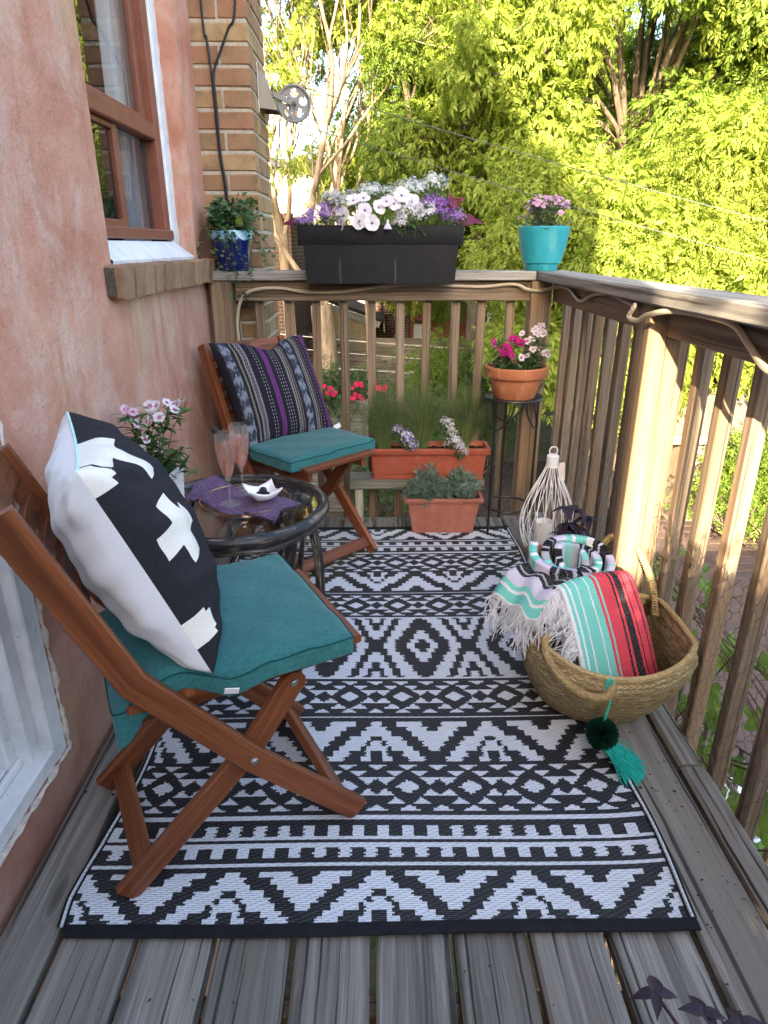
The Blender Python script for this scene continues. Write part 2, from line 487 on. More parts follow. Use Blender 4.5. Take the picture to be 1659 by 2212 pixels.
# ------------------------------------------------------------------ the house
WX = -.715
house = thing('house', 'pink stucco house wall with a brown framed window, brick sill and yellow brick pillar', 'house', (WX, 1.2, -2.6))
def quad_wall(mb, x0, x1, y0, y1, z0, z1, mi=0):
    mb.add([(x0, y0, z0), (x1, y0, z0), (x1, y1, z0), (x0, y1, z0), (x0, y0, z1), (x1, y0, z1), (x1, y1, z1), (x0, y1, z1)],
           [(3, 2, 1, 0), (4, 5, 6, 7), (0, 1, 5, 4), (1, 2, 6, 5), (2, 3, 7, 6), (3, 0, 4, 7)], mi)
w = MB(); XB = WX - .16
WY0, WY1, WZ0, WZ1 = 1.93, 2.86, 1.145, 2.62
DY0, DY1, DZ0, DZ1 = .18, 1.235, .115, 2.15
# one sheet of stucco with two openings, cut into panels that share edges
ys = [-1.3, DY0, DY1, WY0, WY1, 3.098]; zs = [-2.6, DZ0, WZ0, DZ1, WZ1, 6.3]
for i in range(5):
    for j in range(5):
        if i == 1 and 1 <= j < 3: continue
        if i == 3 and 2 <= j < 4: continue
        a, b, c, d = ys[i], ys[i + 1], zs[j], zs[j + 1]
        ny, nz = max(1, int((b - a) / .12)), max(1, int((d - c) / .16))
        vv = [(WX, a + (b - a) * p / ny, c + (d - c) * q / nz) for q in range(nz + 1) for p in range(ny + 1)]
        ff = [(q * (ny + 1) + p, q * (ny + 1) + p + 1, (q + 1) * (ny + 1) + p + 1, (q + 1) * (ny + 1) + p) for q in range(nz) for p in range(ny)]
        w.add(vv, ff)
def reveal(y0, y1, z0, z1):
    w.add([(WX, y0, z0), (XB, y0, z0), (XB, y0, z1), (WX, y0, z1)], [(3, 2, 1, 0)])
    w.add([(WX, y1, z0), (XB, y1, z0), (XB, y1, z1), (WX, y1, z1)], [(0, 1, 2, 3)])
    w.add([(WX, y0, z1), (WX, y1, z1), (XB, y1, z1), (XB, y0, z1)], [(0, 1, 2, 3)])
    w.add([(WX, y0, z0), (WX, y1, z0), (XB, y1, z0), (XB, y0, z0)], [(3, 2, 1, 0)])
reveal(WY0, WY1, WZ0, WZ1); reveal(DY0, DY1, DZ0, DZ1)
w.build('stucco_wall', STUCCO, house, smooth=False)
sh = MB()   # the rest of the house behind that wall
quad_wall(sh, -6, WX - .001, -1.31, -1.301, -2.6, 6.3); quad_wall(sh, -6, -.72, 3.49, 3.50, -2.6, 6.3)
quad_wall(sh, -6.01, -6.0, -1.31, 3.5, -2.6, 6.3); quad_wall(sh, -6.02, -.5, -1.32, 3.51, 6.301, 6.4)
sh.build('outer_wall', STUCCO, house, smooth=False)
rm = MB()
quad_wall(rm, -2.6, -2.59, -1.2, 3.4, -.1, 3); quad_wall(rm, -2.59, XB - .03, 3.2, 3.21, -.1, 3); quad_wall(rm, -2.59, XB - .03, -1.2, 3.2, 2.8, 2.81)
quad_wall(rm, -2.59, XB - .03, -1.2, 3.2, -.02, -.01)
rm.build('room', DARK_ROOM, house, smooth=False)
pj = MB(); quad_wall(pj, WX + .001, -.235, -1.52, -1.22, -2.6, 6.3); pj.build('added_shade_wall', STUCCO, house, smooth=False)  # added out of view; its edge throws the upright shadow line onto the post

# the yellow brick pillar at the far end: every brick by itself
PX0, PX1, PY0, PY1 = -.722, -.492, 3.10, 3.50
core = MB(); quad_wall(core, PX0 - .02, PX1 - .005, PY0 + .005, PY1, -2.6, 6.3); core.build('mortar', MORTAR, house, smooth=False)
def brick_mesh(name, sx, sy, sz, mat, seed):
    q = random.Random(seed); b = MB(); b.box((0, 0, 0), (sx, sy, sz), ch=.004)
    b.v = [(x + q.uniform(-.0012, .0012), y + q.uniform(-.0012, .0012), z + q.uniform(-.0012, .0012)) for x, y, z in b.v]
    return b.mesh(name, mat, True, 25)
H = .062; PIT = .0752
bm = {k: [brick_mesh('brick', *d, H, BRICK, s + i) for i in range(3)] for k, d, s in
      (('full', (.228, .10), 1), ('halfA', (.105, .10), 5), ('halfB', (.111, .10), 9), ('side', (.10, .196), 13), ('sideh', (.10, .096), 17))}
def lay(kk, x, y, z):
    inst('brick', rng.choice(bm[kk]), Matrix.Translation((x, y, z)) @ Matrix.Rotation(R(rng.uniform(-.5, .5)), 4, 'Z'), house)
nb0 = -2.55
k = 0; z = nb0 + PIT * 16
while z < 3.0:
    j = rng.uniform(-.0015, .002)
    if k % 2:
        lay('halfA', PX0 + .052 + .003, PY0 + .05 + j, z); lay('halfB', PX1 - .0555, PY0 + .05 - j, z)
        lay('side', PX1 - .05 + j, PY0 + .112 + .098, z); lay('sideh', PX1 - .05, PY0 + .112 + .196 + .012 + .046, z)
    else:
        lay('full', (PX0 + PX1) / 2, PY0 + .05 + j, z)
        lay('sideh', PX1 - .05 + j, PY0 + .112 + .048, z); lay('side', PX1 - .05, PY0 + .112 + .096 + .012 + .086, z)
    z += PIT; k += 1

# brick sill under the window
sm = [brick_mesh('sill_brick', .115, .083, .085, BRICK_SILL, 40 + i) for i in range(4)]
y = 1.875
sb = MB(); sb.bar((WX + .012, 1.87, 1.10), (WX + .012, 3.09, 1.10), .024, .072, ch=.002); sb.build('sill_mortar', flat('dark_sill_joint', (.10, .085, .07), .95, .1, .3, 70, bump=.8), house)
while y < 3.06:
    inst('sill_brick', rng.choice(sm), Matrix.Translation((WX - .012 + rng.uniform(-.003, .003), y + .045, 1.101 + rng.uniform(-.002, .003))) @ Matrix.Rotation(R(5), 4, 'Y'), house)
    y += .0965

# window: frame with two sashes, trim, panes, curtain
win = MB()
XF = -.80
win.bar((XF, 2.72, 1.205), (XF, 2.72, 2.62), .06, .05, up=(1, 0, 0), ch=.004)
win.bar((XF, 1.96, 1.205), (XF, 1.96, 2.62), .06, .05, up=(1, 0, 0), ch=.004)
win.bar((XF, 1.99, 2.59), (XF, 2.69, 2.59), .05, .06, ch=.004)
win.bar((XF + .004, 1.99, 1.228), (XF + .004, 2.75, 1.228), .06, .034, ch=.004)
win.bar((XF - .003, 1.99, 1.563), (XF - .003, 2.69, 1.563), .052, .05, ch=.004)
wo = win.build('window', FRAME_BRN, house)
ls = MB()
for yy in (2.335, 2.02): ls.bar((XF - .006, yy, 1.246), (XF - .006, yy, 1.538), .04, .02, up=(1, 0, 0), ch=.003)
ls.bar((XF - .006, 2.04, 1.255), (XF - .006, 2.315, 1.255), .018, .024, ch=.003)
ls.bar((XF - .006, 2.04, 1.529), (XF - .006, 2.315, 1.529), .018, .016, ch=.003)
us = MB()
for yy in (2.665, 2.01): us.bar((XF - .012, yy, 1.59), (XF - .012, yy, 2.56), .05, .022, up=(1, 0, 0), ch=.003)
us.bar((XF - .012, 2.035, 1.601), (XF - .012, 2.64, 1.601), .02, .022, ch=.003)
for nm, m_ in (('sash', ls), ('sash', us)): o = m_.build(nm, FRAME_BRN, wo)
def pane(y0, y1, z0, z1, x, par, mat):
    p = MB(); p.add([(x, y0, z0), (x, y1, z0), (x, y1, z1), (x, y0, z1)], [(0, 1, 2, 3)]); return p.build('pane', mat, par, smooth=False)
pane(2.03, 2.642, 1.60, 2.56, XF - .014, wo, PANE)
pane(2.035, 2.318, 1.26, 1.53, XF - .008, wo, PANE)
SCREEN = panemat('dusty_screened_glass', (.55, .55, .56), 1.6, .10, (.35, .36, .38))
pane(2.355, 2.69, 1.246, 1.538, XF - .016, wo, SCREEN)
cu = MB(); vv, ff = [], []
for i in range(90):
    t = i / 89; yy = 2.60 + .20 * t
    for j in range(8):
        zz = 1.2 + 1.4 * j / 7
        vv.append((-.885 + .022 * math.sin(t * 46 + .3 * math.sin(zz * 3)) + .006 * math.sin(t * 17), yy - .04 * (1 - t) * (2.4 - zz), zz))
for i in range(89):
    for j in range(7):
        a = i * 8 + j; ff.append((a, a + 8, a + 9, a + 1))
cu.add(vv, ff); tag(cu.build('curtain', CURTAIN), 'white pleated curtain hanging behind the window glass', 'curtain')
tr = MB()
tr.bar((XF + .008, 2.805, 1.15), (XF + .008, 2.805, 2.62), .106, .03, up=(1, 0, 0), ch=.004)
tr.bar((XF + .024, 2.775, 1.15), (XF + .024, 2.775, 2.62), .03, .012, up=(1, 0, 0), ch=.003)
tr.add([(XF + .028, WY0 + .002, 1.205), (XF + .028, 2.752, 1.205), (WX + .006, 2.80, 1.152), (WX + .006, WY0 + .002, 1.152), (WX + .004, WY0 + .002, 1.142), (WX + .004, 2.80, 1.142)], [(0, 3, 2, 1), (3, 4, 5, 2)])
tr.build('window_trim', TRIM, house)
# the ragged plaster edge along the trim of window and door
def ragged(path, r0):
    P = catmull(path, 26); rg = MB()
    rg.tube(P + nrg.normal(0, .0012, P.shape), [max(.0008, r0 * (1 + .5 * nrg.normal())) for _ in P], 6); rg.build('plaster_edge', CAULK, house)
ragged([(XF + .02, 2.859, 1.15), (XF + .02, 2.857, 1.9), (XF + .02, 2.859, 2.6)], .004)
ragged([(WX + .001, 1.237, .112), (WX + .001, 1.238, .6), (WX + .001, 1.236, 1.3), (WX + .001, 1.237, 2.15)], .005)
ragged([(WX + .001, .2, .112), (WX + .001, .7, .111), (WX + .001, 1.237, .112)], .005)
# white door in its weathered frame
dr = MB()
for (xx, yy, w_, d_) in ((-.738, 1.205, .058, .045), (-.762, 1.155, .044, .04), (-.79, 1.118, .034, .04)):
    dr.bar((xx, yy, .12), (xx, yy, 2.15), w_, d_, up=(1, 0, 0), ch=.004)
dr.bar((-.738, .2, .138), (-.738, 1.174, .138), .045, .044, ch=.005)
dr.bar((-.765, .2, .150), (-.765, 1.132, .150), .012, .05, ch=.003)
dr.bar((-.795, .2, .160), (-.795, 1.1, .160), .04, .03, ch=.003)
do = dr.build('door_frame', TRIM, house)
dl = MB(); dl.bar((-.83, .64, .18), (-.83, .64, 2.12), .92, .04, up=(1, 0, 0), ch=.004)
for yy in (.35, .9): dl.bar((-.808, yy, .4), (-.808, yy, 1.0), .28, .008, up=(1, 0, 0), ch=.003)
dl.build('door', WHITE_PAINT, house)

# ------------------------------------------------------------------ the deck: every board by itself
deck = kind(bpy.data.objects.new('deck', None), 'structure'); col.objects.link(deck)
gaps = [-.592, -.447, -.299, -.157, -.011, .136, .279, .424, .588, .737]
edges = [-.708] + gaps
bw = MB()
for i in range(len(edges) - 1):
    a, b = edges[i] + .0055, edges[i + 1] - .0055
    m = MB(); y0 = -1.18 if a < -.05 else -3.2
    y1 = 2.925 + rng.uniform(-.02, .005)
    cup = .0 if i else .004
    dz = rng.uniform(-.002, .002) + cup
    m.bar((0, y0, -.019 + dz), (rng.uniform(-.002, .002), y1, -.019 + dz), b - a, .036, ch=.006, seg=6)
    m.v = [(x + (a + b) / 2, y, z) for x, y, z in m.v]
    m.build('deck_board', W_DECK, deck)
m = MB(); m.bar((.778, -3.2, -.026), (.778, 1.28, -.026), .063, .05, ch=.007); m.build('edge_board', W_DECK, deck)
m = MB(); m.bar((.777, 1.285, -.024), (.777, 2.96, -.024), .061, .05, ch=.007); m.build('edge_board', W_DECK, deck)
m = MB(); m.bar((-.70, 2.945, -.11), (.74, 2.945, -.11), .034, .18, ch=.004); m.build('rim_joist', W_RAIL, deck)
for yy in (.35, .76, 1.2, 1.65, 2.1, 2.55):
    m = MB(); m.bar((-.70, yy, -.115), (.735, yy, -.115), .04, .15, ch=.004); m.build('joist', W_RAIL, deck)
m = MB(); m.bar((.79, -3.2, -.17), (.79, 2.96, -.17), .036, .23, ch=.004); m.build('side_joist', W_RAIL, deck)
NAIL = flat('rusty_nail_head', (.03, .022, .018), .7, .3)
nl = MB()
for i in range(len(edges) - 1):
    for yy in (.35, 1.2, 2.55, 2.86):
        for s_ in (.25, .75):
            nl.disc((edges[i] + (edges[i + 1] - edges[i]) * s_ + rng.uniform(-.006, .006), yy + rng.uniform(-.01, .01), .0063 if i == 0 else .0026), .0042, 8)
kind(nl.build('nail_heads', NAIL, deck), 'stuff')

# ------------------------------------------------------------------ the railing
CZ = 1.0745
rb = thing('railing', 'brown wooden end railing that carries the black flower trough', 'railing', (0, 2.97, 0), group=None)
rs = thing('railing', 'long weathered side railing with sun patches, right of the rug', 'railing', (.76, 1.2, 0))
def part(name, mat, parent, *bars):
    m = MB()
    for b in bars:
        b = dict(b); m.bar(b.pop('a'), b.pop('b'), b.pop('w'), b.pop('h'), **b)
    return m.build(name, mat, parent)
part('cap_rail', W_CAP, rb, dict(a=(-.70, 2.99, CZ), b=(.668, 2.99, CZ), w=.14, h=.037, ch=.004, seg=4))
part('cap_rail', W_CAP, rs, dict(a=(.745, 3.06, CZ), b=(.745, -2.6, CZ), w=.14, h=.037, ch=.004, seg=8))
part('top_rail', W_RAIL, rb, dict(a=(-.59, 2.975, 1.014), b=(.655, 2.975, 1.014), w=.036, h=.082, ch=.004))
part('post', W_RAIL, rb, dict(a=(-.645, 2.975, -.25), b=(-.645, 2.975, 1.054), w=.089, h=.089, up=(0, 1, 0), ch=.004))
part('post', W_RAIL, rb, dict(a=(.70, 2.975, -.25), b=(.70, 2.975, 1.054), w=.089, h=.089, up=(0, 1, 0), ch=.004))
part('top_rail', W_RAIL, rs, dict(a=(.765, 2.93, 1.014), b=(.765, 1.842, 1.014), w=.036, h=.082, ch=.004))
part('top_rail', W_RAIL, rs, dict(a=(.765, 1.746, 1.014), b=(.765, -2.6, 1.014), w=.036, h=.082, ch=.004))
part('post', W_RAIL, rs, dict(a=(.748, 1.794, -.25), b=(.748, 1.794, 1.054), w=.092, h=.092, up=(0, 1, 0), ch=.005))
part('post', W_RAIL, rs, dict(a=(.748, -.9, -.25), b=(.748, -.9, 1.054), w=.092, h=.092, up=(0, 1, 0), ch=.005))
bal = []
for i in range(4):
    m = MB(); m.bar((0, 0, -.16), (0, 0, 1.054), .036, .036, up=(0, 1, 0), ch=.003, seg=5, bow=(rng.uniform(-.004, .004), rng.uniform(-.004, .004), 0))
    bal.append(m.mesh('baluster', W_RAIL))
for i in range(10):
    inst('baluster', rng.choice(bal), Matrix.Translation((-.50 + .1205 * i + rng.uniform(-.004, .004), 3.013, 0)) @ Matrix.Rotation(R(rng.uniform(-6, 6)) + PI / 2 * rng.randrange(4), 4, 'Z'), rb)
y = 2.98
while y > -2.4:
    inst('baluster', rng.choice(bal), Matrix.Translation((.831 + rng.uniform(-.003, .003), y + rng.uniform(-.006, .006), 0)) @ Matrix.Rotation(R(rng.uniform(-5, 5)) + PI / 2 * rng.randrange(4), 4, 'Z'), rs)
    y -= .1425
# ------------------------------------------------------------------ the rug
def tri(a): return abs(((a + 1) % 2) - 1)          # 0 at even integers, 1 at odd ones
RP = .295
def rugA(x, r, q=11):                                # big zigzag band, r = 0 at its inner edge, 1 at the outer
    t = tri((x - RP / 2) / (RP / 2)); t = (math.floor(t * q) + .5) / q; r = (math.floor(r * 8) + .5) / 8
    if t < .66 * (1 - r / .76): return not (t < .2 and r < .15 or t < .1 and r < .3)
    if .95 - .85 * r < t < 1.27 - .85 * r: return True
    if t > 1.22 - .55 * r and r > .45: return not (t > .92 and r > .75)
    return False
def rugB(x, v):                                      # rows of small triangles round diamonds, v in -1..1
    u = tri((x - RP / 4) / (RP / 4)); a = abs(v)
    if u / .38 + a / .30 < 1: return True
    for uc, b0, b1, hw in ((0, .72, .97, .36), (1, .72, .97, .36), (.40, .42, .70, .30), (.72, .06, .38, .30), (1.28, .06, .38, .30)):
        if b0 < a < b1 and abs(u - uc) < hw * (a - b0) / (b1 - b0): return not (u / .62 + a / .50 < 1)
    return False
def rugD(x, v):                                      # wide diamonds and crosses, v in 0..9.5
    t = tri((x - RP / 2) / (RP / 2)) * 12; t = math.floor(t) + .5; v = math.floor(v) + .5
    X = 12 - t
    if t < 1 and v < 2 or t < 2 and v < 1: return False
    if t < 4.2 - .72 * v: return True
    if t < 7.6 - .66 * v: return False
    if t < 10.4 - .62 * v: return True
    if X > .52 * v - .3 and X < .52 * v + 2.0: return False
    if v > 4 and X < (v - 4) * .55: return X < 1 and v > 8
    return True
def rugrow(d, x):
    """d: distance from the rug's middle line"""
    if d < .168: return rugD(x, d / .168 * 9.5)
    if d < .176: return True
    if d < .186: return False
    if d < .332: return rugB(x, (d - .259) / .073)
    if d < .343: return False
    if d < .351: return True
    if d < .366: return False
    if d < .515: return rugA(x, (d - .366) / .149)
    if d < .522: return False
    if d < .672: return rugB(x, (d - .597) / .075)
    if d < .682: return False
    if d < .694: return True
    if d < .710: return False
    if d < .746:
        return d > .737 or (x / .0536) % 1 < .45
    if d < .757: return False
    if d < .793: return d < .766 or (x / .0536 + .5) % 1 < .45
    if d < .803: return False
    if d < .813: return True
    if d < .824: return False
    return rugA(x, (d - .824) / .115)
RW, RH, RC = .590, .958, 1.811
def rug_edge(x, y):
    w_ = .010 * math.sin(y * 5.1 + .4) + .007 * math.sin(y * 11.3) - .010 * max(0, 1 - abs(y - .93) / .12) + .018 if x < 0 else .005 * math.sin(y * 6.2 + 1) + .004 * math.sin(y * 13)
    return x + w_ * (abs(x) / RW) ** 4
def rug_z(x, y):
    e = max(0, (abs(x) - .48) / .12) ** 2
    return .0065 + .0016 * (1 + math.sin(y * 8.3 + x * 2.1)) * (.35 + .65 * abs(x) / .6) + e * (.004 + .004 * math.sin(y * 5.1 + (0 if x < 0 else 2)))
def rugmat(name, c, k):
    t = NT(name, .5, .35); o = t.coord(); s_ = t.sep(o)
    # plaited straw: slanting stitches
    a = t.m('ADD', t.m('MULTIPLY', s_[0], 118.0), t.m('MULTIPLY', s_[1], -260.0))
    st = t.m('SINE', t.m('MULTIPLY', a, 2.4)); rw = t.m('SINE', t.m('MULTIPLY', s_[1], 1550.0))
    h = t.m('ADD', t.m('MULTIPLY', st, .5), t.m('MULTIPLY', rw, .6))
    nz = t.noise(t.vmul(o, (40, 300, 1)), 1.0, 4)
    cc = t.ramp(nz, [(.3, tuple(q * (1 - k) for q in c)), (.7, c)])
    gap = t.m('MULTIPLY', t.step(st, .35, .95, 0, 1), t.step(rw, .1, .9, 0, 1))
    cc = t.mix(t.m('MULTIPLY', gap, .65 if c[0] > .3 else .25), cc, (.05, .052, .06) if c[0] > .3 else (.35, .36, .38))
    t.col(cc); t.bump(h, .45, .0016)
    return t.mat
RUG_W = rugmat('rug_white_straw', (.74, .77, .82), .2); RUG_K = rugmat('rug_black_straw', (.020, .020, .024), .4)
RUG_BIND = flat('black_binding', (.012, .012, .015), .75, .2, .3, 60)
NX, dyr = 240, .0041
V, F, MI = [], [], []
NYr = int(2 * (RH - .022) / dyr)
ys_ = np.linspace(RC - RH + .022, RC + RH - .022, NYr + 1)
xs_ = np.linspace(-RW, RW, NX + 1)
for j in range(NYr + 1):
    sk = nrg.normal(0, .0005)
    for i in range(NX + 1):
        x, y = xs_[i], ys_[j]
        V.append((rug_edge(x, y) + sk + .004 * math.sin(y * 3) , y + .0022 * math.sin(x * 7 + y * 2), rug_z(x, y)))
for j in range(NYr):
    yc = (ys_[j] + ys_[j + 1]) / 2; d = abs(yc - RC)
    for i in range(NX):
        xc = (xs_[i] + xs_[i + 1]) / 2
        F.append((j * (NX + 1) + i, j * (NX + 1) + i + 1, (j + 1) * (NX + 1) + i + 1, (j + 1) * (NX + 1) + i))
        # each row of straw shifts the colour change a little, like the real weave
        MI.append(0 if rugrow(d, xc + .0012 * math.sin(j * 2.4) + nrg.normal(0, .0004)) else 1)
rug = thing('rug', 'black and white woven outdoor rug with zigzag and diamond pattern', 'rug', (0, RC, 0))
np_obj('woven_field', V, F, [RUG_W, RUG_K], rug, mi=MI)
for s_ in (-1, 1):
    m = MB(); yb = RC + s_ * (RH - .010)
    P = [(x, yb + .0022 * math.sin(x * 7), rug_z(x, yb) + .001) for x in np.linspace(-RW + .008, RW + .008, 40)]
    for i in range(39): m.bar(P[i], P[i + 1], .026, .005, ch=.0015)
    m.build('end_binding', RUG_BIND, rug)
for s_ in (-1, 1):
    m = MB()
    P = [(rug_edge(s_ * RW, y) + s_ * .004 + .004 * math.sin(y * 3), y, rug_z(s_ * RW, y) + .0015) for y in np.linspace(RC - RH + .02, RC + RH - .02, 160)]
    m.tube(P, .0032, 6); m.build('side_selvedge', RUG_W, rug)
    for q in (.006, -.006): m = MB(); m.tube([(x + s_ * q, y, z) for x, y, z in P], .0021, 6); m.build('side_cord', RUG_BIND, rug)

# ------------------------------------------------------------------ two folding chairs
def make_chair(label):
    t = thing('folding_chair', label, 'chair', (0, 0, 0), 0, 'folding wooden chairs')
    HW = .193                                         # half width to the outside of the frame
    X0 = -.2335                                       # rear foot; profile below is measured from it
    px = lambda a, z: (a + X0, z)
    def leg(name, pts, y, w_, th=.021, parent=t):
        """flat board cut to a polyline in the side plane"""
        prof = [np.array(p, float) for p in pts]; n = len(prof); up_, dn = [], []
        for i in range(n):
            d0 = unit(prof[i] - prof[i - 1]) if i else unit(prof[1] - prof[0])
            d1 = unit(prof[i + 1] - prof[i]) if i < n - 1 else d0
            b = unit(d0 + d1); nrm = np.array((-b[1], b[0])); k = w_ / 2 / max(.5, float(np.dot(b, d0)))
            up_.append(prof[i] + nrm * k); dn.append(prof[i] - nrm * k)
        mb = MB(); c = .003
        L = [0]
        for i in range(1, n): L.append(L[-1] + float(np.linalg.norm(prof[i] - prof[i - 1])))
        u0, v0 = rng.uniform(0, 30), rng.uniform(0, 9)
        sec = [(-1, -th / 2 + c, 0), (-1, th / 2 - c, 0), (-1 , th / 2, 1), (1, th / 2, 1), (1, th / 2 - c, 0), (1, -th / 2 + c, 0), (1, -th / 2, 1), (-1, -th / 2, 1)]
        vv, ff, uu = [], [], []
        off = [0, th - 2 * c, th, th + w_, th + w_ + c, w_ + 2 * th, w_ + 2 * th + c, 2 * w_ + 2 * th, 2 * w_ + 3 * th]
        for i in range(n):
            for (sd, yy, ins) in sec:
                p = dn[i] if sd < 0 else up_[i]
                q = prof[i] + (p - prof[i]) * (1 - (c / (w_ / 2) if ins else 0))
                vv.append((q[0] + X0, y + yy, q[1]))
        for i in range(n - 1):
            for k in range(8):
                l = (k + 1) % 8
                ff.append((i * 8 + k, i * 8 + l, i * 8 + 8 + l, i * 8 + 8 + k))
                uu.append([(u0 + L[i], v0 + off[k]), (u0 + L[i], v0 + off[k + 1]), (u0 + L[i + 1], v0 + off[k + 1]), (u0 + L[i + 1], v0 + off[k])])
        ff += [tuple(reversed(range(8))), tuple((n - 1) * 8 + k for k in range(8))]; uu += [[(0, 0)] * 8] * 2
        mb.add(vv, ff, 0, uu)
        return mb
    bent = [(.478, .012), (.253, .25), (.06, .492), (-.082, .828)]
    rear = [(-.012, .012), (.253, .25), (.352, .383)]
    for s_ in (-1, 1):
        mb = leg('leg', bent, s_ * (HW - .0105), .052); mb.build('back_leg', W_TEAK, t)
        mb = leg('leg', rear, s_ * (HW - .034), .05)
        e = []                                        # the rounded top of the leg
        c0 = np.array((.352, .383)); ax = unit(np.array((.352 - .253, .383 - .25))); nn = np.array((-ax[1], ax[0]))
        for k in range(9):
            a = PI * k / 8; q = c0 + nn * .025 * math.cos(a) + ax * .025 * math.sin(a); e.append(q)
        y0, y1 = s_ * (HW - .034) - .0105, s_ * (HW - .034) + .0105
        mb.add([(q[0] + X0, y0, q[1]) for q in e] + [(q[0] + X0, y1, q[1]) for q in e],
               [tuple(range(9)), tuple(reversed(range(9, 18)))] + [(k + 1, k, 9 + k, 10 + k) for k in range(8)])
        mb.build('front_leg', W_TEAK, t)
        for (a, z, yy) in ((.253, .25, HW + .0005), (.352, .385, HW - .023)):
            b = MB(); M = np.array(((1, 0, 0), (0, 0, s_), (0, -1 * s_, 0)), float)
            b.lathe([(.0001, .004), (.0035, .0042), (.004, .0028), (.0068, .0034), (.0085, .001), (.0085, -.002)], (a + X0, s_ * yy, z), 16, M=np.array(((1, 0, 0), (0, 0, s_), (0, 1, 0)), float))
            b.build('bolt', STEEL, t)
        b = MB(); b.bar((X0 + .05, s_ * (HW - .058), .398), (X0 + .475, s_ * (HW - .058), .412), .022, .038, ch=.003); b.build('seat_rail', W_TEAK, t)
    for i in range(6):                                # seat slats
        a = .075 + i * .079
        b = MB(); b.bar((X0 + a, -HW + .024, .4265 + a * .033), (X0 + a, HW - .024, .4265 + a * .033), .062, .018, ch=.003); b.build('seat_slat', W_TEAK, t)
    def backpt(z): k = (z - .492) / (.828 - .492); return .06 + (-.142) * k
    for (z0, h_, off) in ((.798, .062, 0), (.724, .036, 0), (.672, .036, 0), (.620, .036, 0), (.568, .036, 0)):
        b = MB(); n = 8; hw = HW - .0215
        for i in range(n):
            ya, yb_ = -hw + 2 * hw * i / n, -hw + 2 * hw * (i + 1) / n
            da, db = -.016 * (1 - (ya / hw) ** 2), -.016 * (1 - (yb_ / hw) ** 2)
            b.bar((X0 + backpt(z0) + da, ya, z0), (X0 + backpt(z0) + db, yb_, z0), .016, h_, up=(-.38, 0, .92), ch=.002)
        b.build('top_slat' if h_ > .05 else 'back_slat', W_TEAK, t)
    for (a, z, yy) in ((.028, .045, HW - .045), (.445, .05, HW - .0215)):
        b = MB(); b.bar((X0 + a, -yy, z), (X0 + a, yy, z), .020, .045, up=(.68 if a < .2 else -.68, 0, .73), ch=.003); b.build('stretcher', W_TEAK, t)
    return t
C1, A1 = (-.347, 1.19, .006), R(27.6)
C2, A2 = (-.315, 2.535, .006), R(-44.5)
ch1 = make_chair('folding red-brown wooden chair nearest the camera, holding the cross pillow')
ch2 = copy_tree(ch1); ch2['label'] = 'folding red-brown wooden chair in the far corner, holding the striped pillow'
for c_, L_, A_ in ((ch1, C1, A1), (ch2, C2, A2)): c_.location = L_; c_.rotation_euler = (0, 0, A_)

